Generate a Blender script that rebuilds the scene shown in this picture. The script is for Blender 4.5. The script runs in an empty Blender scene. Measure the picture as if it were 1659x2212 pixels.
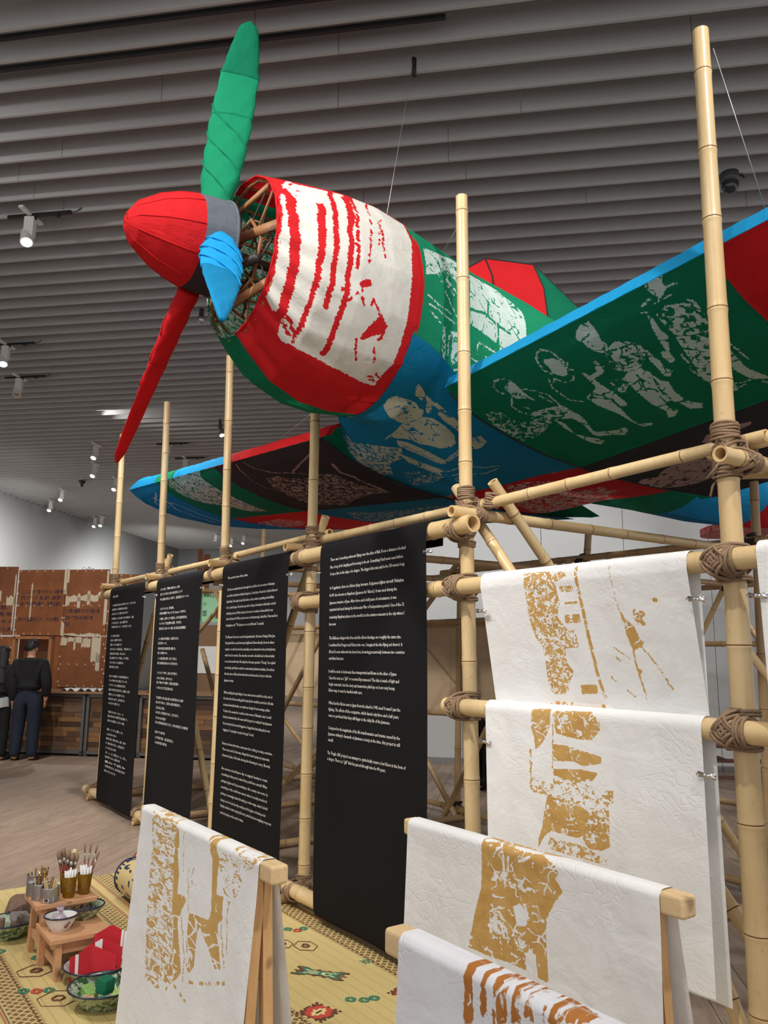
import bpy, math, random
import numpy as np
from mathutils import Vector, Matrix

C = bpy.context.scene
COL = C.collection
PI = math.pi

# ------------------------------------------------------------------ camera, world, lights, exposure
PITCH, ROLL, FPX, CAMH = .17814, .00982, 1703.4, 1.59
cd = bpy.data.cameras.new('camera'); cam = bpy.data.objects.new('camera', cd); COL.objects.link(cam)
cd.sensor_fit = 'HORIZONTAL'; cd.sensor_width = 36; cd.lens = FPX/1659*36; cd.clip_end = 200; cd.clip_start = .05
cam.matrix_world = Matrix.Translation((0, 0, CAMH)) @ Matrix.Rotation(PI/2+PITCH, 4, 'X') @ Matrix.Rotation(ROLL, 4, 'Z')
C.camera = cam

W = bpy.data.worlds.new('world'); C.world = W; W.use_nodes = True
W.node_tree.nodes['Background'].inputs[0].default_value = (1, .98, .96, 1)
W.node_tree.nodes['Background'].inputs[1].default_value = .85
C.view_settings.view_transform = 'Standard'; C.view_settings.look = 'None'
C.view_settings.gamma = 1; C.view_settings.use_curve_mapping = False
C.view_settings.exposure = 0.0

def spot(name, loc, tgt, power, ang, col=(1, .965, .92), rad=.10, blend=.6):
    l = bpy.data.lights.new(name, 'SPOT'); o = bpy.data.objects.new(name, l); COL.objects.link(o)
    l.energy = power; l.spot_size = math.radians(ang); l.spot_blend = blend; l.shadow_soft_size = rad; l.color = col
    o.location = loc
    o.rotation_euler = (Vector(tgt)-Vector(loc)).to_track_quat('-Z', 'Y').to_euler()
    return o
# gallery spots on the tracks (behind and beside the viewer, and over the room), plus added fill lamps
spot('gallery_and_fill_spot', (-2.6, 1.6, 5.9), (-.3, 5.0, 3.4), 640, 66)
spot('gallery_and_fill_spot', (1.9, .2, 5.9), (.9, 3.6, 2.6), 560, 74)
spot('gallery_and_fill_spot', (-1.2, .6, 5.9), (.5, 2.6, .6), 420, 62)
spot('gallery_and_fill_spot', (-4.6, 4.6, 5.9), (-1.8, 5.6, .2), 520, 70)
spot('gallery_and_fill_spot', (3.6, 3.0, 5.9), (1.6, 7.6, 1.2), 420, 80)
spot('gallery_and_fill_spot', (5.2, 5.6, 5.9), (3.6, 11.5, 1.0), 260, 76)
spot('gallery_and_fill_spot', (-2.6, 8.2, 5.9), (-1.0, 9.0, 0), 520, 84)
spot('gallery_and_fill_spot', (-5.2, 9.4, 5.9), (-5.4, 13.5, 1.2), 520, 64)
spot('gallery_and_fill_spot', (1.2, 8.4, 5.9), (1.2, 12.0, 1.0), 240, 84)
spot('gallery_and_fill_spot', (-6.2, 16.5, 5.5), (-9.0, 17.0, .4), 900, 165, blend=1)  # four wide lamps added to brighten the far walls and ceiling
spot('gallery_and_fill_spot', (-8.2, 20.0, 5.5), (-11.0, 21.0, 1.0), 950, 165, blend=1)
spot('gallery_and_fill_spot', (-7.0, 27.0, 5.5), (-8.4, 29.5, .8), 1100, 165, blend=1)
spot('gallery_and_fill_spot', (-1.5, 18.5, 5.5), (-2.5, 22.0, 0), 1000, 160, blend=1)
spot('gallery_and_fill_spot', (-4.6, 4.0, 5.9), (-4.5, 9.5, 0), 800, 84)
spot('gallery_and_fill_spot', (-.9, -.6, 5.7), (-.1, 4.9, 3.7), 240, 44)  # added lamp aimed into the cowl opening to brighten its lining
# two lamps on the tracks that graze the ceiling fins
spot('fin_spot', (-5.2, 5.2, 5.75), (-3.0, 6.4, 6.25), 60, 110, rad=.05, blend=1)
spot('fin_spot', (-5.6, 14.5, 5.95), (-4.4, 14.8, 6.2), 26, 110, rad=.04, blend=1)

# ------------------------------------------------------------------ frames
class Frame:
    def __init__(s, ox, oy, ang):
        s.o = (ox, oy); s.a = ang; s.c = math.cos(ang); s.s = math.sin(ang)
    def w(s, p):
        return (s.o[0]+p[0]*s.c-p[1]*s.s, s.o[1]+p[0]*s.s+p[1]*s.c, p[2])
ROW = Frame(-.4675, 5.4087, -.95017)      # x along the bamboo front, y behind it
ROOM = Frame(0, 0, -.16270)               # x along the ceiling fins, y into the room
SP = 1.527

# ------------------------------------------------------------------ mesh builder
class MB:
    def __init__(s): s.v = []; s.f = []; s.m = []
    def add(s, v, f, mi=0):
        n = len(s.v); s.v += [tuple(p) for p in v]; s.f += [tuple(n+i for i in q) for q in f]; s.m += [mi]*len(f); return s
    def box(s, c, d, rz=0, ry=0, rx=0, mi=0, taper=1.0):
        R = Matrix.Rotation(rz, 3, 'Z') @ Matrix.Rotation(ry, 3, 'Y') @ Matrix.Rotation(rx, 3, 'X')
        v = []
        for z in (-.5, .5):
            k = taper if z > 0 else 1
            for x, y in ((-.5, -.5), (.5, -.5), (.5, .5), (-.5, .5)):
                v.append(R @ Vector((x*d[0]*k, y*d[1]*k, z*d[2])) + Vector(c))
        return s.add(v, [(3, 2, 1, 0), (4, 5, 6, 7), (0, 1, 5, 4), (1, 2, 6, 5), (2, 3, 7, 6), (3, 0, 4, 7)], mi)
    def bar(s, a, b, w, h, mi=0, up=(0, 0, 1)):
        a = Vector(a); b = Vector(b); t = (b-a).normalized(); u = Vector(up)
        x = t.cross(u)
        if x.length < 1e-4: x = t.cross(Vector((1, 0, 0)))
        x.normalize(); y = x.cross(t)
        v = []
        for p in (a, b):
            for i, j in ((-.5, -.5), (.5, -.5), (.5, .5), (-.5, .5)): v.append(p+x*w*i+y*h*j)
        return s.add(v, [(3, 2, 1, 0), (4, 5, 6, 7), (0, 1, 5, 4), (1, 2, 6, 5), (2, 3, 7, 6), (3, 0, 4, 7)], mi)
    def tube(s, pts, rad, n=8, caps=True, mi=0, closed=False, mis=None):
        pts = [Vector(p) for p in pts]; k = len(pts)
        if not isinstance(rad, (list, tuple)): rad = [rad]*k
        v = []; up = None
        for i, p in enumerate(pts):
            a = pts[(i-1) % k] if closed else pts[max(i-1, 0)]; b = pts[(i+1) % k] if closed else pts[min(i+1, k-1)]
            t = (b-a)
            if t.length < 1e-9: t = pts[-1]-pts[0]
            t.normalize()
            if up is None:
                up = t.cross(Vector((0, 0, 1)))
                if up.length < .1: up = t.cross(Vector((1, 0, 0)))
            up = (up-t*up.dot(t)).normalized(); w = t.cross(up)
            for j in range(n):
                q = 2*PI*j/n; v.append(p+(up*math.cos(q)+w*math.sin(q))*rad[i])
        f = []; ms = []
        for i in range(k if closed else k-1):
            i2 = (i+1) % k
            for j in range(n):
                j2 = (j+1) % n; f.append((i*n+j, i*n+j2, i2*n+j2, i2*n+j)); ms.append(mis[i] if mis else mi)
        if caps and not closed:
            f.append(tuple(range(n-1, -1, -1))); f.append(tuple((k-1)*n+j for j in range(n))); ms += [mi, mi]
        b = len(s.v); s.v += [tuple(p) for p in v]; s.f += [tuple(b+i for i in q) for q in f]; s.m += ms
        return s
    def lathe(s, prof, c=(0, 0, 0), n=24, sx=1, sy=1, mi=0, mis=None):
        v = []; f = []; k = len(prof)
        for r, z in prof:
            for j in range(n):
                q = 2*PI*j/n; v.append((c[0]+r*sx*math.cos(q), c[1]+r*sy*math.sin(q), c[2]+z))
        ms = []
        for i in range(k-1):
            for j in range(n):
                j2 = (j+1) % n; f.append((i*n+j, i*n+j2, (i+1)*n+j2, (i+1)*n+j)); ms.append(mis[i] if mis else mi)
        b = len(s.v); s.v += v; s.f += [tuple(b+i for i in q) for q in f]; s.m += ms
        return s
    def grid(s, fn, us, vs, mi=0):
        b = len(s.v); nu = len(us); nv = len(vs)
        for u in us:
            for v in vs: s.v.append(tuple(fn(u, v)))
        for i in range(nu-1):
            for j in range(nv-1):
                s.f.append((b+i*nv+j, b+(i+1)*nv+j, b+(i+1)*nv+j+1, b+i*nv+j+1)); s.m.append(mi)
        return s
    def prism(s, poly, a, b, axis=2, mi=0):
        n = len(poly); v = []
        for h in (a, b):
            for p in poly:
                q = [p[0], p[1]]; q.insert(axis, h); v.append(q)
        return s.add(v, [tuple(range(n-1, -1, -1)), tuple(range(n, 2*n))]+[(i, (i+1) % n, n+(i+1) % n, n+i) for i in range(n)], mi)

def link(name, data, parent, frame, base):
    o = bpy.data.objects.new(name, data); COL.objects.link(o)
    if parent is not None: o.parent = parent
    elif frame is not None:
        o.location = frame.w(base); o.rotation_euler = (0, 0, frame.a)
    return o
def build(mb, name, mat, parent=None, frame=ROW, base=None, smooth=True, attrs=None, angle=None):
    """one mesh object; vertices are in the frame's coordinates, stored relative to base"""
    if base is None: base = tuple(parent['base']) if (parent is not None and 'base' in parent) else (0, 0, 0)
    v = np.array(mb.v, dtype=np.float64)-np.array(base)
    me = bpy.data.meshes.new(name); me.from_pydata(v.tolist(), [], mb.f)
    mats = mat if isinstance(mat, (list, tuple)) else [mat]
    for m in mats: me.materials.append(m)
    me.polygons.foreach_set('material_index', np.array(mb.m, dtype=np.int32))
    if smooth:
        me.polygons.foreach_set('use_smooth', np.ones(len(mb.f), dtype=bool))
        if angle: me.set_sharp_from_angle(angle=math.radians(angle))
    if 'pat' in mats[0] and not (attrs and 'pat' in attrs):
        attrs = dict(attrs or {}); attrs['pat'] = np.array(mb.v)[:, [0, 2, 1]]
    if attrs:
        for k, a in attrs.items():
            if np.ndim(a) == 2:
                at = me.attributes.new(k, 'FLOAT_VECTOR', 'POINT'); at.data.foreach_set('vector', np.asarray(a, dtype=np.float32).ravel())
            else:
                at = me.attributes.new(k, 'FLOAT', 'POINT'); at.data.foreach_set('value', np.asarray(a, dtype=np.float32))
    me.update()
    o = link(name, me, parent, frame, base)
    o['base'] = list(base)
    return o
def thing(name, label, cat, base, group=None, frame=ROW, rz=0):
    o = bpy.data.objects.new(name, None); COL.objects.link(o); o.empty_display_size = .1
    o.location = frame.w(base); o.rotation_euler = (0, 0, frame.a+rz)
    o['base'] = list(base); o['label'] = label; o['category'] = cat
    if group: o['group'] = group
    return o
def tag(o, label, cat, group=None):
    o['label'] = label; o['category'] = cat
    if group: o['group'] = group
    return o
def struct(o): o['kind'] = 'structure'; return o
def stuff(o): o['kind'] = 'stuff'; return o

# ------------------------------------------------------------------ materials
def srgb(r, g, b):
    f = lambda c: (c/255/12.92) if c/255 <= .04045 else ((c/255+.055)/1.055)**2.4
    return (f(r), f(g), f(b), 1)
class NT:
    def __init__(s, name):
        s.m = bpy.data.materials.new(name); s.m.use_nodes = True; s.t = s.m.node_tree; s.n = s.t.nodes
        s.b = s.n['Principled BSDF']
    def new(s, typ, **kw):
        n = s.n.new(typ)
        for k, v in kw.items(): setattr(n, k, v)
        return n
    def link(s, a, b): s.t.links.new(a, b)
    def val(s, sock, v):
        if hasattr(v, 'default_value') or hasattr(v, 'is_linked'): s.link(v, sock)
        else: sock.default_value = v
    def math(s, op, a, b=0, clamp=False):
        n = s.new('ShaderNodeMath', operation=op, use_clamp=clamp); s.val(n.inputs[0], a); s.val(n.inputs[1], b); return n.outputs[0]
    def mix(s, f, a, b):
        n = s.new('ShaderNodeMix', data_type='RGBA'); s.val(n.inputs[0], f); s.val(n.inputs[6], a); s.val(n.inputs[7], b); return n.outputs[2]
    def ramp(s, f, a, b):
        n = s.new('ShaderNodeMapRange'); n.clamp = True; s.val(n.inputs[0], f); n.inputs[1].default_value = a; n.inputs[2].default_value = b; return n.outputs[0]
    def coord(s, kind='Object', scale=(1, 1, 1), rot=(0, 0, 0)):
        if kind == 'attr':
            a = s.new('ShaderNodeAttribute'); a.attribute_name = 'pat'; src = a.outputs['Vector']
        else: src = s.new('ShaderNodeTexCoord').outputs[kind]
        m = s.new('ShaderNodeMapping'); m.inputs['Scale'].default_value = scale; m.inputs['Rotation'].default_value = rot; s.link(src, m.inputs[0]); return m.outputs[0]
    def noise(s, vec, scale, detail=2, rough=.5, dist=0):
        n = s.new('ShaderNodeTexNoise'); s.link(vec, n.inputs['Vector']); n.inputs['Scale'].default_value = scale
        n.inputs['Detail'].default_value = detail; n.inputs['Roughness'].default_value = rough; n.inputs['Distortion'].default_value = dist; return n.outputs['Fac']
    def attr(s, name):
        a = s.new('ShaderNodeAttribute'); a.attribute_name = name; return a.outputs['Fac']
    def bump(s, h, strength, dist=.01, prev=None):
        n = s.new('ShaderNodeBump'); n.inputs['Strength'].default_value = strength; n.inputs['Distance'].default_value = dist; s.link(h, n.inputs['Height'])
        if prev is not None: s.link(prev, n.inputs['Normal'])
        return n.outputs[0]
    def done(s, col, rough=.6, normal=None, metal=0, spec=None, trans=None):
        s.val(s.b.inputs['Base Color'], col); s.val(s.b.inputs['Roughness'], rough); s.b.inputs['Metallic'].default_value = metal
        if normal is not None: s.link(normal, s.b.inputs['Normal'])
        if spec is not None: s.b.inputs['Specular IOR Level'].default_value = spec
        return s.m
_mc = {}
def plain(name, col, rough=.6, metal=0, grain=.12, nscale=30, bump=.0, spec=None):
    if name in _mc: return _mc[name]
    t = NT(name); v = t.coord()
    n = t.noise(v, nscale, 3)
    c2 = tuple(x*(1-grain) for x in col[:3])+(1,); c1 = tuple(min(1, x*(1+grain)) for x in col[:3])+(1,)
    _mc[name] = t.done(t.mix(n, c2, c1), rough, t.bump(n, bump) if bump else None, metal, spec); return _mc[name]
def emis(name, col, st):
    t = NT(name); t.b.inputs['Emission Color'].default_value = col; t.b.inputs['Emission Strength'].default_value = st
    return t.done(col, .5)
def bamboo_mat(name, a, b, spot_amt=.5):
    t = NT(name); v = t.coord('Object')
    n1 = t.noise(v, 2.2, 3); n2 = t.noise(t.coord('Object', (60, 60, 6)), 1.0, 3); n3 = t.noise(t.coord('Object', (9, 9, 5)), 6, 4, .7)
    c = t.mix(t.ramp(n1, .3, .7), a, b)
    c = t.mix(t.math('MULTIPLY', t.ramp(n2, .5, .75), .25), c, tuple(x*.72 for x in a[:3])+(1,))
    c = t.mix(t.math('MULTIPLY', t.ramp(n3, .60, .75), spot_amt), c, (a[0]*.5, a[1]*.38, a[2]*.25, 1))
    return t.done(c, .33, t.bump(n2, .15, .004))
BAM = bamboo_mat('bamboo', srgb(208, 178, 128), srgb(222, 196, 150))
BAM_D = bamboo_mat('bamboo_aged', srgb(170, 140, 100), srgb(190, 160, 118), .7)
NODE = plain('bamboo_node', srgb(112, 72, 38), .7)
CORE = plain('bamboo_core', srgb(214, 180, 128), .8)
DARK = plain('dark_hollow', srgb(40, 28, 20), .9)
def rope_mat():
    t = NT('jute_rope'); v = t.coord('Object'); n = t.noise(v, 160, 4, .7); n2 = t.noise(v, 18, 2)
    c = t.mix(n, srgb(92, 70, 52), srgb(190, 160, 128)); c = t.mix(t.math('MULTIPLY', n2, .4), c, srgb(110, 86, 66))
    return t.done(c, .95, t.bump(n, .8, .004))
ROPE = rope_mat()
def fabric_mat(name, base, ink=None, jit=.012, nsc=26, stretch=(1, 1, 1), wr=.35, sheen=True, inkvar=.12, ink2=None, wrs=5, trl=.30, vein=1, rough=.85):
    """dyed cloth; the print is a signed distance stored on the vertices, broken up by noise where 'brk' > 0"""
    t = NT(name); v = t.coord('attr'); vs = t.coord('attr', stretch)
    fine = t.noise(v, 700, 1); big = t.noise(v, 3.2, 3)
    c = t.mix(big, tuple(x*.92 for x in base[:3])+(1,), tuple(min(1, x*1.06) for x in base[:3])+(1,))
    if ink is not None:
        d = t.attr('ink'); brk = t.attr('brk')
        j = t.math('MULTIPLY', t.math('SUBTRACT', t.noise(v, 60, 3, .6), .5), jit*2)
        m = t.ramp(t.math('ADD', d, j), -.0008, .0008)
        nz = t.noise(vs, nsc, 4, .62, .9)
        carve = t.ramp(t.math('SUBTRACT', nz, brk), -.004, .004)
        m = t.math('MULTIPLY', m, carve)
        vv = t.new('ShaderNodeTexVoronoi', feature='DISTANCE_TO_EDGE'); nv = t.new('ShaderNodeTexNoise'); t.link(v, nv.inputs['Vector']); nv.inputs['Scale'].default_value = nsc*.35; nv.inputs['Detail'].default_value = 3
        av = t.new('ShaderNodeVectorMath', operation='MULTIPLY_ADD'); t.link(nv.outputs['Color'], av.inputs[0]); av.inputs[1].default_value = (.12, .12, .12); t.link(vs, av.inputs[2]); t.link(av.outputs[0], vv.inputs['Vector']); vv.inputs['Scale'].default_value = nsc*.42
        vein = t.math('MULTIPLY', t.ramp(vv.outputs[0], .06, .035), t.ramp(t.noise(v, nsc*.3, 3, .6), .50, .515) if vein else 0.0)
        m = t.math('MULTIPLY', m, t.math('SUBTRACT', 1, vein))
        iv = t.mix(t.ramp(t.noise(v, 14, 4, .6), .35, .7), ink, ink2 if ink2 else tuple(x*(1-inkvar) for x in ink[:3])+(1,))
        c = t.mix(m, c, iv)
    cre = t.noise(t.coord('attr', (1, 1, 1)), wrs, 4, .5, .3)
    cr2 = t.new('ShaderNodeTexVoronoi', feature='DISTANCE_TO_EDGE'); wv = t.new('ShaderNodeVectorMath', operation='ADD'); nz0 = t.new('ShaderNodeTexNoise'); t.link(v, nz0.inputs['Vector']); nz0.inputs['Scale'].default_value = 5; t.link(t.coord('attr', (1, 2.2, 1)), wv.inputs[0]); t.link(nz0.outputs['Color'], wv.inputs[1]); t.link(wv.outputs[0], cr2.inputs['Vector']); cr2.inputs['Scale'].default_value = wrs*1.4
    h = t.math('ADD', cre, t.math('MULTIPLY', t.math('MULTIPLY', t.ramp(cr2.outputs[0], 0, .10), t.ramp(t.noise(v, 2.3, 2), .42, .7)), .11))
    nrm = t.bump(h, wr, .05); nrm = t.bump(fine, .12, .002, nrm)
    m = t.done(c, rough, nrm, spec=.2)
    if trl:
        tr = t.new('ShaderNodeBsdfTranslucent'); t.link(c, tr.inputs[0]); mx = t.new('ShaderNodeMixShader'); mx.inputs[0].default_value = trl
        out = t.n['Material Output']; t.link(t.b.outputs[0], mx.inputs[1]); t.link(tr.outputs[0], mx.inputs[2]); t.link(mx.outputs[0], out.inputs[0])
    m['pat'] = 1
    return m
RED = srgb(214, 34, 40); GREEN = srgb(10, 122, 88); GREENL = srgb(24, 146, 104); BLUE = srgb(14, 128, 176); BLUEL = srgb(30, 160, 220)
BLACKC = srgb(62, 56, 62); GRAYC = srgb(108, 116, 126); INKW = srgb(206, 226, 218); INKP = srgb(196, 160, 158); WHITEC = srgb(240, 238, 230)
FB = {
 'red': fabric_mat('red_cloth', RED), 'green': fabric_mat('green_cloth', GREEN), 'greenl': fabric_mat('bright_green_cloth', GREENL),
 'blue': fabric_mat('blue_cloth', BLUE), 'bluel': fabric_mat('bright_blue_cloth', BLUEL), 'black': fabric_mat('black_cloth', BLACKC), 'gray': fabric_mat('grey_cloth', GRAYC),
 'red_p': fabric_mat('red_printed_cloth', RED, srgb(214, 196, 190)), 'green_p': fabric_mat('green_printed_cloth', GREEN, INKW),
 'greenl_p': fabric_mat('bright_green_printed_cloth', GREENL, srgb(222, 240, 234)), 'blue_p': fabric_mat('blue_printed_cloth', BLUE, srgb(206, 208, 190)),
 'black_p': fabric_mat('black_printed_cloth', BLACKC, INKP), 'lining': fabric_mat('green_lining_printed', GREENL, srgb(224, 240, 232), trl=.55, nsc=30, stretch=(1, 3, 1)), 'cowl_p': fabric_mat('red_cloth_printed_white', RED, WHITEC, jit=.016, wr=.25, vein=0),
}
OCHRE = srgb(212, 172, 106); ORANGE = srgb(172, 108, 50)
CLOTHW = srgb(242, 242, 241)
CL = {
 'a': fabric_mat('white_cotton_ochre', CLOTHW, OCHRE, jit=.006, nsc=38, stretch=(1, 1.3, 1), wr=.22, ink2=srgb(196, 150, 82), wrs=6, trl=.1),
 'b': fabric_mat('white_cotton_ochre_rows', CLOTHW, OCHRE, jit=.006, nsc=26, stretch=(.7, 2.4, 1), wr=.22, ink2=srgb(202, 162, 96), wrs=6, trl=.1),
 'o': fabric_mat('white_cotton_orange', srgb(230, 231, 236), ORANGE, jit=.008, nsc=34, stretch=(2.0, .9, 1), wr=.22, ink2=srgb(190, 126, 66), wrs=6, trl=.1),
 'k': fabric_mat('black_banner_cloth', srgb(17, 16, 18), wr=.08, wrs=3, trl=0),
 'w': fabric_mat('plain_white_cotton', CLOTHW, wr=.30, wrs=7, trl=.1),
}
def wood_mat(name, a, b, sc=1.0, ax=(1, 12, 12), rough=.5, knots=0):
    t = NT(name); v = t.coord('Object', ax); n = t.noise(v, 3*sc, 5, .6, .8); n2 = t.noise(t.coord('Object', tuple(q*3 for q in ax)), 9*sc, 2)
    c = t.mix(t.ramp(n, .3, .7), a, b); c = t.mix(t.math('MULTIPLY', n2, .25), c, tuple(x*.7 for x in a[:3])+(1,))
    if knots:
        k = t.noise(t.coord('Object'), 9, 1); c = t.mix(t.ramp(k, .70, .76), c, tuple(x*.35 for x in a[:3])+(1,))
    return t.done(c, rough, t.bump(n, .1, .004))
PINE = wood_mat('pine_wood', srgb(206, 158, 104), srgb(226, 184, 132), ax=(14, 14, 2), knots=1)
PINEX = wood_mat('pine_beam', srgb(214, 180, 132), srgb(232, 204, 160), ax=(2, 14, 14), knots=1)
STOOLW = wood_mat('stool_wood', srgb(206, 150, 108), srgb(222, 174, 130), ax=(12, 2, 12), knots=1)
BENCHW = wood_mat('dark_bench_wood', srgb(84, 50, 36), srgb(110, 68, 48), ax=(2, 12, 12))
METAL = plain('brushed_steel', srgb(190, 190, 192), .35, 1, .1, 40)
CHROME = plain('chrome', srgb(215, 215, 215), .15, 1, .05)
GREYM = plain('grey_steel_frame', srgb(112, 110, 108), .45, .6)
WHITEP = plain('white_paint', srgb(222, 222, 220), .6, 0, .03)
BLKP = plain('black_plastic', srgb(24, 24, 26), .5)
TEXTW = plain('white_print', srgb(236, 232, 226), .8, 0, .03)
TEXTN = plain('navy_lettering', srgb(44, 40, 70), .8, 0, .1)

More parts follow.
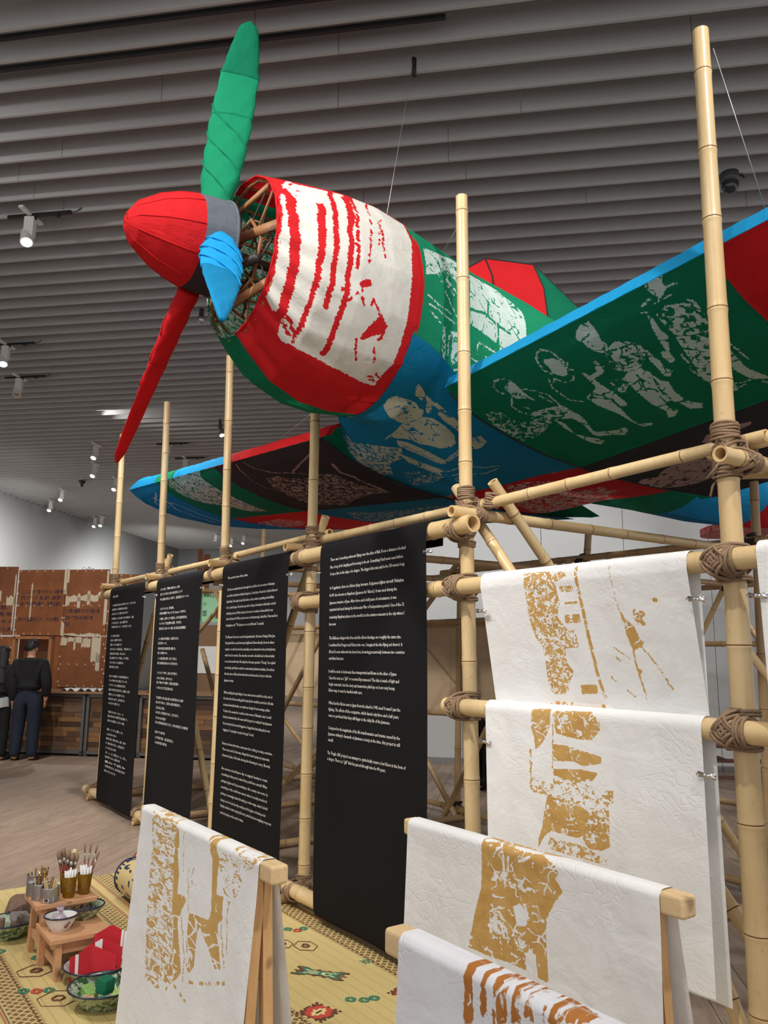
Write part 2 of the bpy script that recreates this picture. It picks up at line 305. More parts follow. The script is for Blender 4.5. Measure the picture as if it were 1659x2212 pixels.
# ------------------------------------------------------------------ print data (surface coordinates in metres)
#TRACES
TR={'RGRN':[('p',0,[(2.658,0.1),(2.698,0.084),(2.751,0.093),(2.737,0.122),(2.731,0.145),(2.707,0.17),(2.683,0.176),(2.668,0.152),(2.66,0.127),(2.656,0.11)]),
('p',0.5,[(2.655,0.099),(2.707,0.071),(2.758,0.091),(2.743,0.111),(2.687,0.098)]),
('s',0.01,[(2.73,0.147),(2.755,0.146),(2.783,0.152)]),
('s',0.01,[(2.7,0.184),(2.714,0.187),(2.732,0.184)]),
('s',0.01,[(2.586,0.17),(2.614,0.164),(2.643,0.158)]),
('s',0.01,[(2.649,0.185),(2.673,0.182)]),
('s',0.01,[(2.66,0.23),(2.693,0.223)]),
('s',0.01,[(2.698,0.239),(2.699,0.268)]),
('s',0.01,[(2.776,0.244),(2.792,0.267),(2.787,0.328)]),
('s',0.01,[(2.728,0.251),(2.712,0.297)]),
('s',0.01,[(2.749,0.298),(2.786,0.299)]),
('s',0.01,[(2.79,0.507),(2.773,0.571),(2.777,0.616),(2.77,0.689),(2.769,0.736)]),
('s',0.01,[(2.546,0.526),(2.541,0.585),(2.514,0.659),(2.512,0.733)]),
('s',0.01,[(2.566,0.196),(2.589,0.204)]),
('p',0.5,[(2.613,0.24),(2.697,0.232),(2.751,0.25),(2.796,0.291),(2.795,0.331),(2.766,0.416),(2.712,0.507),(2.658,0.43),(2.609,0.355),(2.607,0.279)]),
('p',0.44,[(2.614,0.34),(2.671,0.363),(2.73,0.389),(2.757,0.463),(2.711,0.584),(2.655,0.585),(2.613,0.513),(2.594,0.44)]),
('p',0.25,[(2.582,0.221),(2.589,0.245),(2.573,0.325),(2.577,0.379),(2.53,0.452),(2.497,0.512),(2.508,0.447),(2.538,0.341),(2.552,0.29)]),
('p',0.4,[(2.475,0.458),(2.509,0.47),(2.502,0.547),(2.47,0.55),(2.464,0.508)]),
('p',0.4,[(2.592,0.419),(2.664,0.472),(2.689,0.568),(2.59,0.721),(2.509,0.837),(2.503,0.765),(2.54,0.655),(2.569,0.543)]),
('p',0.32,[(2.751,0.573),(2.743,0.655),(2.718,0.803),(2.744,0.945),(2.704,1.017),(2.673,0.918),(2.664,0.783),(2.698,0.666)]),
('p',0.15,[(2.574,0.864),(2.581,0.939),(2.562,0.99),(2.51,0.977)]),
('s',0.01,[(2.579,0.903),(2.621,0.93),(2.68,0.925)]),
('s',0.01,[(2.575,0.968),(2.628,0.955)]),
('p',0,[(2.201,0.165),(2.236,0.132),(2.274,0.12),(2.321,0.122),(2.327,0.149),(2.324,0.19),(2.308,0.222),(2.315,0.253),(2.301,0.288),(2.262,0.298),(2.235,0.264),(2.223,0.224),(2.222,0.194)]),
('h',0,[(2.241,0.196),(2.257,0.196),(2.253,0.209),(2.237,0.209)]),
('h',0,[(2.249,0.226),(2.268,0.242),(2.26,0.248),(2.244,0.236)]),
('h',0,[(2.226,0.176),(2.254,0.18),(2.245,0.185),(2.219,0.186)]),
('p',0.46,[(2.281,0.289),(2.351,0.266),(2.411,0.301),(2.436,0.365),(2.425,0.419),(2.389,0.456),(2.332,0.501),(2.266,0.486),(2.232,0.462),(2.224,0.423),(2.243,0.35)]),
('p',0.05,[(2.442,0.389),(2.435,0.447),(2.435,0.514),(2.425,0.565),(2.44,0.604),(2.408,0.642),(2.383,0.623),(2.395,0.535),(2.401,0.474)]),
('p',0.1,[(2.19,0.305),(2.197,0.345),(2.2,0.383),(2.156,0.423),(2.074,0.434),(2.076,0.399),(2.143,0.389),(2.174,0.337)]),
('p',0.08,[(2.219,0.509),(2.263,0.49),(2.327,0.508),(2.342,0.555),(2.346,0.637),(2.369,0.674),(2.337,0.764),(2.325,0.868),(2.325,0.931),(2.355,0.991),(2.326,1.039),(2.277,0.996),(2.28,0.934),(2.283,0.879),(2.27,0.832),(2.234,0.831),(2.215,0.892),(2.226,0.966),(2.168,1.012),(2.137,1.002),(2.182,0.919),(2.183,0.861),(2.177,0.792),(2.187,0.692),(2.2,0.588)]),
('t',0.01,[(2.2,0.588),(2.277,0.573),(2.288,0.628)]),
('t',0.01,[(2.328,0.608),(2.29,0.713),(2.281,0.817)]),
('t',0.01,[(2.201,0.901),(2.216,0.962)]),
('t',0.01,[(2.282,0.532),(2.263,0.609)]),
('t',0.01,[(2.303,0.9),(2.314,0.956)]),
('p',0.55,[(2.138,0.487),(2.228,0.526),(2.154,0.63),(2.099,0.578)]),
('s',0.01,[(1.921,0.179),(1.951,0.153),(1.989,0.144),(2.034,0.177),(2.047,0.241),(2.057,0.266),(2.015,0.293)]),
('s',0.01,[(1.921,0.184),(1.906,0.25),(1.93,0.289)]),
('s',0.01,[(1.917,0.319),(1.946,0.368),(2.0,0.377),(2.022,0.349)]),
('s',0.01,[(1.889,0.303),(1.854,0.37),(1.847,0.444),(1.843,0.517),(1.893,0.572)]),
('s',0.01,[(1.922,0.321),(1.879,0.343)]),
('s',0.01,[(2.03,0.3),(2.052,0.316)]),
('p',0.2,[(1.958,0.192),(2.01,0.203),(2.043,0.246),(2.032,0.285),(2.001,0.328),(1.971,0.325),(1.939,0.294),(1.943,0.251),(1.944,0.218)]),
('p',0.12,[(2.072,0.349),(2.091,0.368),(2.082,0.495),(2.09,0.588),(2.086,0.69),(2.072,0.729),(2.033,0.713),(2.05,0.638),(2.036,0.55),(2.057,0.441)]),
('p',0.36,[(1.935,0.55),(2.046,0.504),(2.071,0.542),(2.027,0.648),(2.015,0.753),(1.997,0.83),(1.976,0.952),(2.04,0.991),(2.015,1.021),(1.968,1.002),(1.973,0.881),(1.977,0.783),(1.953,0.703),(1.937,0.634)]),
('s',0.01,[(1.568,0.203),(1.6,0.183),(1.638,0.186),(1.663,0.198)]),
('s',0.01,[(1.564,0.211),(1.56,0.248),(1.573,0.28)]),
('s',0.01,[(1.699,0.3),(1.753,0.344),(1.786,0.41),(1.773,0.491),(1.758,0.545)]),
('s',0.01,[(1.594,0.322),(1.537,0.375),(1.535,0.448),(1.564,0.514),(1.609,0.581)]),
('s',0.01,[(1.741,0.39),(1.751,0.481)]),
('s',0.01,[(1.591,0.417),(1.602,0.466)]),
('s',0.01,[(1.679,0.207),(1.687,0.239)]),
('p',0.38,[(1.616,0.239),(1.675,0.227),(1.693,0.258),(1.684,0.315),(1.691,0.383),(1.698,0.43),(1.664,0.369),(1.611,0.339),(1.605,0.295)]),
('p',0.46,[(1.578,0.491),(1.69,0.512),(1.773,0.543),(1.778,0.625),(1.751,0.7),(1.681,0.662),(1.613,0.63),(1.57,0.568)]),
('p',0.08,[(1.729,0.592),(1.783,0.655),(1.767,0.746),(1.721,0.859),(1.731,0.884),(1.818,0.927),(1.897,0.931),(1.873,0.991),(1.809,1.035),(1.775,0.98),(1.698,0.94),(1.689,0.893),(1.724,0.778),(1.719,0.691)]),
('p',0.16,[(1.626,0.634),(1.641,0.707),(1.607,0.822),(1.631,0.885),(1.673,0.97),(1.673,1.032),(1.624,1.053),(1.604,0.994),(1.602,0.862),(1.599,0.754)]),
('t',0.008,[(1.759,0.755),(1.728,0.865),(1.783,0.912)]),
('t',0.008,[(1.827,0.915),(1.854,0.987)]),
('t',0.008,[(1.71,0.702),(1.643,0.852)]),
('t',0.008,[(1.643,0.977),(1.652,1.034)]),
('p',0.52,[(1.345,0.349),(1.408,0.35),(1.442,0.385),(1.435,0.478),(1.479,0.522),(1.57,0.534),(1.598,0.646),(1.507,0.693),(1.39,0.72),(1.301,0.701),(1.3,0.611),(1.297,0.506),(1.297,0.427)])],'BELLY':[('p',0.04,[(0.958,-0.123),(1.037,-0.142),(1.063,-0.099),(1.04,-0.017),(1.025,0.036),(0.989,0.113),(0.956,0.152),(0.98,0.171),(0.928,0.2),(0.867,0.214),(0.819,0.195),(0.769,0.19),(0.736,0.156),(0.762,0.075),(0.897,-0.06)]),
('h',0,[(1.016,0.012),(1.012,0.046),(0.968,0.089),(0.981,0.046)]),
('h',0,[(0.88,0.094),(0.899,0.113),(0.868,0.132),(0.862,0.113)]),
('h',0,[(0.96,0.099),(0.965,0.118),(0.952,0.127),(0.944,0.113)]),
('p',0.02,[(1.131,-0.017),(1.161,-0.012),(1.134,0.036),(1.092,0.094),(1.081,0.147),(1.078,0.18),(1.052,0.18),(1.04,0.142),(1.037,0.103),(1.072,0.036)]),
('p',0.35,[(1.032,0.152),(1.06,0.171),(1.012,0.205),(0.959,0.214),(0.991,0.176)]),
('s',0.035,[(1.073,0.195),(1.078,0.267),(1.097,0.363)]),
('p',0.24,[(0.745,0.18),(0.834,0.214),(0.913,0.214),(0.961,0.262),(0.98,0.363),(0.958,0.436),(0.878,0.518),(0.784,0.546),(0.705,0.527),(0.677,0.469),(0.634,0.421),(0.627,0.349),(0.58,0.306),(0.527,0.277),(0.518,0.248),(0.633,0.214)]),
('p',0.06,[(1.067,0.229),(1.092,0.282),(1.106,0.359),(1.014,0.445),(1.03,0.373),(1.013,0.311),(1.02,0.248)]),
('p',0.2,[(1.051,0.508),(1.126,0.508),(1.107,0.58),(1.0,0.628),(0.948,0.628),(0.962,0.585)]),
('p',0.04,[(0.522,0.296),(0.578,0.359),(0.597,0.662),(0.56,0.705),(0.513,0.686),(0.489,0.484),(0.477,0.349)]),
('p',0.06,[(0.386,0.421),(0.391,0.503),(0.452,0.782),(0.358,0.802),(0.335,0.686),(0.316,0.561)]),
('t',0.008,[(0.519,0.349),(0.517,0.542),(0.541,0.691)]),
('p',0.47,[(-0.067,0.282),(0.156,0.262),(0.324,0.306),(0.478,0.373),(0.339,0.489),(0.162,0.508),(0.002,0.652),(-0.11,0.648),(-0.11,0.561),(-0.11,0.45)]),
('p',0.52,[(0.005,0.176),(0.024,0.214),(0.12,0.286),(-0.073,0.291)]),
('p',0.54,[(0.138,0.638),(0.307,0.71),(0.41,0.845),(0.19,0.893),(-0.058,0.879)]),
('s',0.012,[(0.443,0.802),(0.578,0.802),(0.677,0.831),(0.742,0.903),(0.855,0.927)]),
('s',0.012,[(0.56,0.937),(0.658,0.994),(0.831,0.965)]),
('s',0.012,[(0.433,0.869),(0.606,0.893)]),
('s',0.012,[(0.448,0.262),(0.673,0.209)]),
('s',0.012,[(0.592,0.691),(0.836,0.619),(0.934,0.614)]),
('s',0.012,[(0.602,0.667),(0.841,0.59)]),
('s',0.01,[(0.396,0.937),(0.438,0.913),(0.457,0.922),(0.428,0.961),(0.372,0.99),(0.368,0.97),(0.396,0.937)])],'CRED':[('p',0.5,[(0.587,1.271),(0.757,1.294),(0.911,1.391),(0.812,1.726),(1.051,1.746),(1.039,1.977),(0.857,2.059),(0.679,2.465),(0.444,2.519),(0.179,2.509),(-0.053,2.443),(0.101,1.966),(0.171,1.654)]),
('p',0.5,[(-0.185,1.109),(0.055,1.176),(-0.149,1.387),(-0.288,1.282)])],'RBLK':[('p',0.36,[(1.213,1.893),(1.344,1.832),(1.418,1.904),(1.531,1.789),(1.653,1.714),(1.789,1.724),(1.997,1.68),(2.109,1.708),(1.934,2.25),(1.822,2.315),(1.628,2.271),(1.457,2.302),(1.31,2.207),(1.27,2.036)]),
('p',0.2,[(2.038,1.468),(2.143,1.356),(2.198,1.36),(2.33,1.338),(2.42,1.357),(2.382,1.407),(2.318,1.423),(2.261,1.453),(2.13,1.535),(2.047,1.533)])],'LBLK':[('s',0.014,[(-1.484,0.128),(-1.432,0.187),(-1.333,0.232),(-1.241,0.28),(-1.048,0.342),(-0.848,0.44)]),
('s',0.014,[(-1.007,0.348),(-0.701,0.261),(-0.427,0.184)]),
('s',0.014,[(-1.642,0.133),(-1.689,0.192),(-1.726,0.297),(-1.73,0.437),(-1.641,0.543)]),
('p',0.5,[(-1.447,0.328),(-1.245,0.33),(-1.179,0.415),(-0.946,0.498),(-0.589,0.493),(-1.359,0.975),(-1.634,0.931),(-1.71,0.815),(-1.656,0.653),(-1.605,0.498)]),
('p',0.5,[(-0.785,0.435),(-0.547,0.468),(-0.493,0.749),(-0.463,0.947),(-0.66,0.911),(-1.315,1.086),(-1.569,0.937)]),
('s',0.03,[(-0.377,0.354),(-0.449,0.465),(-0.401,0.566),(-0.432,0.692),(-0.449,0.936)])],'LGRN':[('p',0.45,[(-3.199,0.09),(-2.774,0.059),(-2.326,0.056),(-2.497,0.157),(-2.488,0.309),(-2.517,0.485),(-2.508,0.724),(-2.554,0.93),(-2.861,0.87),(-2.959,0.731),(-3.109,0.585),(-3.249,0.433),(-3.343,0.302),(-3.408,0.172)])],'LTIP':[('s',0.022,[(-4.09,0.239),(-3.862,0.464),(-3.857,0.702),(-3.996,1.039)]),
('s',0.022,[(-3.937,0.36),(-4.081,0.52),(-4.046,0.78),(-4.139,1.039)]),
('s',0.022,[(-3.847,0.187),(-4.209,0.313)]),
('s',0.022,[(-4.238,0.338),(-4.13,0.448)])],'LRR':[('p',0.5,[(-3.498,1.292),(-2.925,1.228),(-2.639,1.48),(-3.242,1.716),(-3.635,1.604),(-3.803,1.462)])],'LRB':[('p',0.54,[(-1.752,1.369),(-1.251,1.392),(-0.825,1.504),(-0.289,1.485),(-1.177,1.891),(-1.873,2.03),(-2.02,1.735)])],'COWL':[('p',0,[(-0.963,0.42),(-0.915,0.504),(-0.2,0.454),(-0.23,0.264),(-0.259,0.113),(-0.271,-0.007),(-0.27,-0.143),(-0.267,-0.254),(-0.258,-0.368),(-0.259,-0.47),(-0.282,-0.548),(-0.295,-0.605),(-0.291,-0.641),(-0.368,-0.633),(-0.542,-0.605),(-0.665,-0.6),(-0.752,-0.607),(-0.824,-0.615),(-0.864,-0.646),(-0.898,-0.638),(-0.902,-0.58),(-0.905,-0.527),(-0.945,-0.524),(-0.951,-0.534),(-0.983,-0.514),(-1.001,-0.498),(-0.994,-0.428),(-0.995,-0.331),(-1.001,-0.201),(-1.005,-0.093),(-0.995,0.032),(-0.992,0.147),(-0.998,0.239),(-0.967,0.331)]),
('h',0,[(-0.97,0.369),(-0.921,0.374),(-0.927,0.179),(-0.921,0.062),(-0.914,-0.065),(-0.907,-0.181),(-0.906,-0.323),(-0.903,-0.504),(-0.898,-0.638),(-0.934,-0.584),(-0.943,-0.522),(-0.948,-0.364),(-0.95,-0.227),(-0.96,-0.096),(-0.967,0.007),(-0.975,0.156)]),
('p',0.42,[(-0.969,0.418),(-0.904,0.544),(-0.826,0.411),(-0.877,0.226),(-0.912,0.296),(-0.952,0.375)]),
('h',0,[(-0.78,0.307),(-0.794,0.121),(-0.799,-0.001),(-0.805,-0.103),(-0.811,-0.224),(-0.816,-0.324),(-0.819,-0.476),(-0.826,-0.606),(-0.836,-0.617),(-0.842,-0.489),(-0.838,-0.343),(-0.837,-0.254),(-0.836,-0.144),(-0.835,-0.02),(-0.836,0.103),(-0.824,0.291)]),
('t',0.03,[(-0.69,0.49),(-0.713,0.41),(-0.717,0.357)]),
('t',0.03,[(-0.717,0.339),(-0.73,0.262),(-0.737,0.197),(-0.735,0.141)]),
('t',0.03,[(-0.743,0.127),(-0.743,0.071),(-0.742,0.019),(-0.748,-0.033)]),
('t',0.03,[(-0.75,-0.051),(-0.75,-0.103),(-0.748,-0.153),(-0.746,-0.203)]),
('t',0.03,[(-0.75,-0.213),(-0.754,-0.242),(-0.753,-0.268),(-0.751,-0.295)]),
('t',0.03,[(-0.752,-0.305),(-0.752,-0.31),(-0.75,-0.314),(-0.751,-0.32)]),
('t',0.03,[(-0.626,0.44),(-0.629,0.368),(-0.631,0.303)]),
('t',0.03,[(-0.638,0.272),(-0.64,0.229),(-0.653,0.185),(-0.663,0.144)]),
('t',0.03,[(-0.666,0.133),(-0.663,0.105),(-0.661,0.079),(-0.66,0.053)]),
('t',0.03,[(-0.664,0.035),(-0.667,0.008),(-0.67,-0.018),(-0.669,-0.042)]),
('t',0.03,[(-0.667,-0.053),(-0.671,-0.077),(-0.671,-0.099),(-0.673,-0.122)]),
('t',0.03,[(-0.674,-0.129),(-0.67,-0.148),(-0.665,-0.167),(-0.667,-0.188)]),
('t',0.03,[(-0.666,-0.197),(-0.668,-0.23),(-0.668,-0.263),(-0.669,-0.296)]),
('t',0.03,[(-0.669,-0.314),(-0.67,-0.335),(-0.677,-0.359),(-0.673,-0.378)]),
('t',0.03,[(-0.675,-0.397),(-0.674,-0.421),(-0.671,-0.444),(-0.675,-0.47)]),
('t',0.03,[(-0.672,-0.489),(-0.672,-0.512),(-0.674,-0.537),(-0.677,-0.56)]),
('t',0.04,[(-0.593,0.483),(-0.621,0.406),(-0.625,0.356)]),
('t',0.04,[(-0.626,0.349),(-0.634,0.31),(-0.635,0.276),(-0.646,0.241)]),
('t',0.04,[(-0.64,0.239),(-0.65,0.222),(-0.651,0.208),(-0.651,0.195)]),
('t',0.02,[(-0.564,0.486),(-0.582,0.434),(-0.586,0.402),(-0.59,0.373)]),
('t',0.02,[(-0.589,0.357),(-0.597,0.335),(-0.597,0.318),(-0.588,0.307)]),
('t',0.02,[(-0.602,0.275),(-0.607,0.242),(-0.616,0.209),(-0.616,0.18)]),
('t',0.02,[(-0.618,0.151),(-0.62,0.13),(-0.627,0.108),(-0.622,0.089)]),
('t',0.02,[(-0.628,0.067),(-0.622,0.054),(-0.626,0.037),(-0.626,0.022)]),
('t',0.02,[(-0.626,-0.001),(-0.631,-0.023),(-0.628,-0.042),(-0.631,-0.063)]),
('t',0.014,[(-0.465,0.48),(-0.478,0.443),(-0.494,0.409),(-0.493,0.39)]),
('t',0.014,[(-0.503,0.352),(-0.503,0.344),(-0.494,0.34),(-0.499,0.328)]),
('t',0.014,[(-0.52,0.273),(-0.522,0.258),(-0.521,0.246),(-0.523,0.233)]),
('t',0.014,[(-0.536,0.189),(-0.532,0.179),(-0.535,0.166),(-0.539,0.152)]),
('t',0.014,[(-0.548,0.131),(-0.541,0.125),(-0.543,0.116),(-0.548,0.106)]),
('t',0.014,[(-0.551,0.085),(-0.549,0.075),(-0.55,0.064),(-0.555,0.052)]),
('t',0.014,[(-0.559,0.03),(-0.562,0.021),(-0.561,0.013),(-0.557,0.006)]),
('t',0.014,[(-0.56,-0.008),(-0.563,-0.012),(-0.561,-0.015),(-0.562,-0.018)]),
('t',0.012,[(-0.469,0.271),(-0.468,0.264),(-0.465,0.258),(-0.466,0.251)]),
('t',0.012,[(-0.464,0.222),(-0.457,0.222),(-0.46,0.217),(-0.457,0.215)]),
('t',0.012,[(-0.461,0.199),(-0.455,0.196),(-0.454,0.191),(-0.461,0.182)]),
('t',0.012,[(-0.453,0.168),(-0.456,0.163),(-0.463,0.155),(-0.456,0.153)]),
('t',0.012,[(-0.465,0.135),(-0.467,0.128),(-0.458,0.125),(-0.465,0.116)]),
('t',0.012,[(-0.459,0.104),(-0.465,0.094),(-0.459,0.088),(-0.463,0.079)]),
('t',0.012,[(-0.458,0.059),(-0.461,0.054),(-0.458,0.052),(-0.459,0.048)]),
('t',0.01,[(-0.431,0.323),(-0.439,0.31),(-0.446,0.299),(-0.452,0.288)]),
('t',0.01,[(-0.456,0.256),(-0.462,0.247),(-0.46,0.242),(-0.468,0.233)]),
('t',0.01,[(-0.476,0.2),(-0.476,0.194),(-0.476,0.188),(-0.483,0.179)]),
('t',0.01,[(-0.488,0.155),(-0.483,0.151),(-0.486,0.143),(-0.485,0.138)]),
('t',0.01,[(-0.489,0.119),(-0.49,0.115),(-0.494,0.11),(-0.499,0.105)]),
('t',0.014,[(-0.693,-0.193),(-0.693,-0.197),(-0.686,-0.199),(-0.691,-0.205)]),
('t',0.014,[(-0.675,-0.238),(-0.67,-0.241),(-0.667,-0.246),(-0.669,-0.252)]),
('t',0.014,[(-0.646,-0.238),(-0.641,-0.233),(-0.643,-0.23),(-0.639,-0.225)]),
('t',0.014,[(-0.614,-0.196),(-0.614,-0.193),(-0.61,-0.189),(-0.61,-0.186)]),
('t',0.014,[(-0.584,-0.161),(-0.58,-0.162),(-0.579,-0.165),(-0.582,-0.169)]),
('t',0.014,[(-0.581,-0.199),(-0.58,-0.202),(-0.574,-0.204),(-0.58,-0.209)]),
('h',0,[(-0.525,-0.401),(-0.51,-0.348),(-0.48,-0.299),(-0.443,-0.252),(-0.389,-0.294),(-0.395,-0.373),(-0.426,-0.382),(-0.412,-0.342),(-0.453,-0.364),(-0.481,-0.387),(-0.51,-0.406)]),
('t',0.014,[(-0.543,-0.411),(-0.528,-0.458),(-0.497,-0.516)]),
('t',0.014,[(-0.424,-0.421),(-0.387,-0.495)]),
('t',0.014,[(-0.517,-0.222),(-0.512,-0.193),(-0.491,-0.214),(-0.466,-0.241)]),
('t',0.014,[(-0.463,-0.245),(-0.447,-0.265)]),
('t',0.014,[(-0.575,-0.211),(-0.564,-0.235)]),
('t',0.04,[(-0.585,-0.137),(-0.554,-0.12)]),
('t',0.03,[(-0.888,-0.505),(-0.873,-0.511)]),
('t',0.03,[(-0.859,-0.536),(-0.843,-0.54)]),
('t',0.03,[(-0.879,-0.577),(-0.863,-0.581)]),
('p',0.5,[(-0.912,-0.537),(-0.862,-0.512),(-0.875,-0.616),(-0.898,-0.638)]),
('t',0.014,[(-0.348,-0.601),(-0.314,-0.609)]),
('t',0.014,[(-0.372,-0.585),(-0.338,-0.583)]),
('t',0.014,[(-0.333,-0.558),(-0.301,-0.581)])],'FUS':[('p',0.4,[(0.309,0.442),(0.195,0.241),(0.134,0.195),(0.061,0.205),(-0.033,0.131),(-0.138,0.066),(-0.132,0.165),(-0.121,0.272)]),
('p',0.55,[(-0.033,0.131),(0.062,0.207),(0.19,0.228),(0.145,0.037),(0.054,0.065),(-0.016,0.085)]),
('p',0.34,[(0.34,0.358),(0.511,0.402),(0.627,0.384),(0.719,0.321),(0.798,0.27),(0.798,0.175),(0.78,0.073),(0.715,0.021),(0.6,-0.049),(0.537,-0.098),(0.529,-0.047),(0.362,-0.039),(0.242,-0.04),(0.255,0.127)]),
('t',0.016,[(0.243,0.037),(0.396,0.073),(0.628,0.038)]),
('t',0.016,[(0.518,0.063),(0.522,-0.07)]),
('t',0.016,[(0.451,0.181),(0.424,0.077)]),
('s',0.01,[(-0.131,-0.029),(-0.124,-0.032),(-0.112,-0.033),(-0.103,-0.035)]),
('s',0.01,[(-0.095,-0.035),(-0.094,-0.039),(-0.087,-0.041),(-0.074,-0.039)]),
('s',0.01,[(-0.071,-0.043),(-0.054,-0.046),(-0.042,-0.05),(-0.02,-0.049)]),
('s',0.01,[(-0.008,-0.049),(0.005,-0.05),(0.014,-0.053),(0.035,-0.05)]),
('s',0.01,[(0.037,-0.053),(0.057,-0.05),(0.065,-0.052),(0.079,-0.052)]),
('s',0.01,[(-0.113,-0.078),(-0.104,-0.079),(-0.091,-0.078),(-0.08,-0.078)]),
('s',0.01,[(-0.072,-0.077),(-0.069,-0.079),(-0.061,-0.079),(-0.046,-0.076)]),
('s',0.01,[(-0.042,-0.078),(-0.024,-0.079),(-0.011,-0.083),(0.011,-0.082)]),
('s',0.01,[(0.022,-0.083),(0.036,-0.084),(0.044,-0.088),(0.064,-0.086)]),
('s',0.01,[(0.067,-0.09),(0.085,-0.088),(0.093,-0.09),(0.107,-0.09)]),
('s',0.01,[(0.12,-0.09),(0.12,-0.093),(0.129,-0.091),(0.131,-0.093)]),
('s',0.01,[(-0.107,-0.114),(-0.099,-0.116),(-0.087,-0.116),(-0.077,-0.117)]),
('s',0.01,[(-0.069,-0.117),(-0.067,-0.12),(-0.059,-0.121),(-0.045,-0.119)]),
('s',0.01,[(-0.041,-0.121),(-0.028,-0.124),(-0.022,-0.131),(-0.008,-0.133)]),
('s',0.01,[(0.022,0.045),(0.026,0.038),(0.033,0.033),(0.038,0.027)]),
('s',0.01,[(0.044,0.025),(0.043,0.017),(0.046,0.013),(0.058,0.012)]),
('s',0.01,[(0.057,0.004),(0.069,-0.004),(0.074,-0.015),(0.089,-0.021)]),
('s',0.01,[(0.097,-0.026),(0.106,-0.032),(0.108,-0.041),(0.124,-0.044)]),
('s',0.01,[(0.124,-0.051),(0.138,-0.052),(0.14,-0.058),(0.148,-0.061)]),
('s',0.01,[(0.019,-0.138),(0.018,-0.146),(0.021,-0.153),(0.022,-0.161)]),
('s',0.01,[(0.026,-0.165),(0.021,-0.173),(0.021,-0.179),(0.029,-0.182)]),
('s',0.01,[(0.026,-0.19),(0.03,-0.202),(0.029,-0.217),(0.036,-0.227)]),
('s',0.01,[(0.039,-0.235),(0.042,-0.245),(0.04,-0.256),(0.049,-0.264)]),
('s',0.01,[(0.045,-0.273),(0.055,-0.278),(0.055,-0.287),(0.06,-0.294)]),
('s',0.01,[(0.065,-0.301),(0.062,-0.308),(0.068,-0.312),(0.067,-0.319)]),
('s',0.01,[(0.037,-0.147),(0.032,-0.164),(0.035,-0.178),(0.045,-0.189)]),
('s',0.01,[(0.042,-0.198),(0.048,-0.208),(0.051,-0.219),(0.054,-0.23)]),
('s',0.01,[(0.054,-0.235),(0.06,-0.243),(0.064,-0.251),(0.067,-0.26)]),
('s',0.01,[(0.064,-0.269),(0.065,-0.279),(0.069,-0.288),(0.076,-0.295)]),
('s',0.01,[(0.081,-0.299),(0.079,-0.302),(0.08,-0.303),(0.078,-0.306)]),
('s',0.01,[(0.09,-0.139),(0.086,-0.149),(0.086,-0.157),(0.084,-0.165)]),
('s',0.01,[(0.084,-0.169),(0.078,-0.178),(0.076,-0.185),(0.081,-0.188)]),
('s',0.01,[(0.075,-0.197),(0.079,-0.21),(0.078,-0.224),(0.086,-0.234)]),
('s',0.01,[(0.089,-0.242),(0.091,-0.251),(0.088,-0.261),(0.097,-0.267)]),
('s',0.01,[(0.114,-0.137),(0.114,-0.145),(0.116,-0.153),(0.116,-0.161)]),
('s',0.01,[(0.119,-0.165),(0.113,-0.173),(0.114,-0.179),(0.121,-0.182)]),
('s',0.01,[(0.117,-0.191),(0.12,-0.203),(0.117,-0.218),(0.123,-0.229)]),
('s',0.01,[(0.126,-0.237),(0.126,-0.248),(0.123,-0.26),(0.131,-0.268)]),
('s',0.01,[(0.127,-0.277),(0.135,-0.283),(0.134,-0.292),(0.138,-0.3)]),
('s',0.01,[(0.142,-0.307),(0.138,-0.31),(0.141,-0.31),(0.139,-0.313)]),
('s',0.01,[(0.155,-0.128),(0.138,-0.148),(0.129,-0.164),(0.128,-0.177)]),
('s',0.01,[(-0.154,-0.391),(-0.139,-0.387),(-0.122,-0.384),(-0.108,-0.381)]),
('s',0.01,[(-0.098,-0.38),(-0.087,-0.376),(-0.08,-0.376),(-0.07,-0.373)]),
('s',0.01,[(-0.069,-0.374),(-0.052,-0.37),(-0.038,-0.368),(-0.028,-0.368)]),
('s',0.01,[(-0.014,-0.364),(-0.003,-0.363),(0.004,-0.363),(0.021,-0.359)]),
('s',0.01,[(0.023,-0.361),(0.038,-0.359),(0.061,-0.353),(0.072,-0.352)]),
('s',0.01,[(0.085,-0.349),(0.102,-0.347),(0.128,-0.341),(0.146,-0.338)]),
('s',0.01,[(0.159,-0.332),(0.168,-0.328),(0.181,-0.322),(0.191,-0.317)]),
('s',0.01,[(0.192,-0.316),(0.199,-0.313),(0.204,-0.31),(0.213,-0.306)]),
('s',0.01,[(-0.144,-0.299),(-0.132,-0.305),(-0.12,-0.31),(-0.11,-0.317)]),
('s',0.01,[(-0.104,-0.322),(-0.093,-0.322),(-0.089,-0.326),(-0.079,-0.327)]),
('s',0.01,[(-0.079,-0.331),(-0.065,-0.334),(-0.069,-0.342),(-0.08,-0.354)]),
('s',0.01,[(-0.078,-0.356),(-0.09,-0.362),(-0.105,-0.369),(-0.111,-0.372)]),
('s',0.01,[(-0.122,-0.377),(-0.126,-0.379),(-0.123,-0.378),(-0.132,-0.382)]),
('s',0.01,[(0.33,-0.106),(0.34,-0.106),(0.355,-0.104),(0.368,-0.104)]),
('s',0.01,[(0.377,-0.103),(0.381,-0.104),(0.39,-0.104),(0.407,-0.101)]),
('s',0.01,[(0.413,-0.102),(0.435,-0.101),(0.451,-0.102),(0.477,-0.099)]),
('s',0.01,[(0.492,-0.098),(0.503,-0.098),(0.508,-0.101),(0.524,-0.1)]),
('s',0.01,[(0.337,-0.105),(0.328,-0.123),(0.329,-0.138),(0.337,-0.149)]),
('s',0.01,[(0.333,-0.159),(0.336,-0.159),(0.336,-0.161),(0.336,-0.163)]),
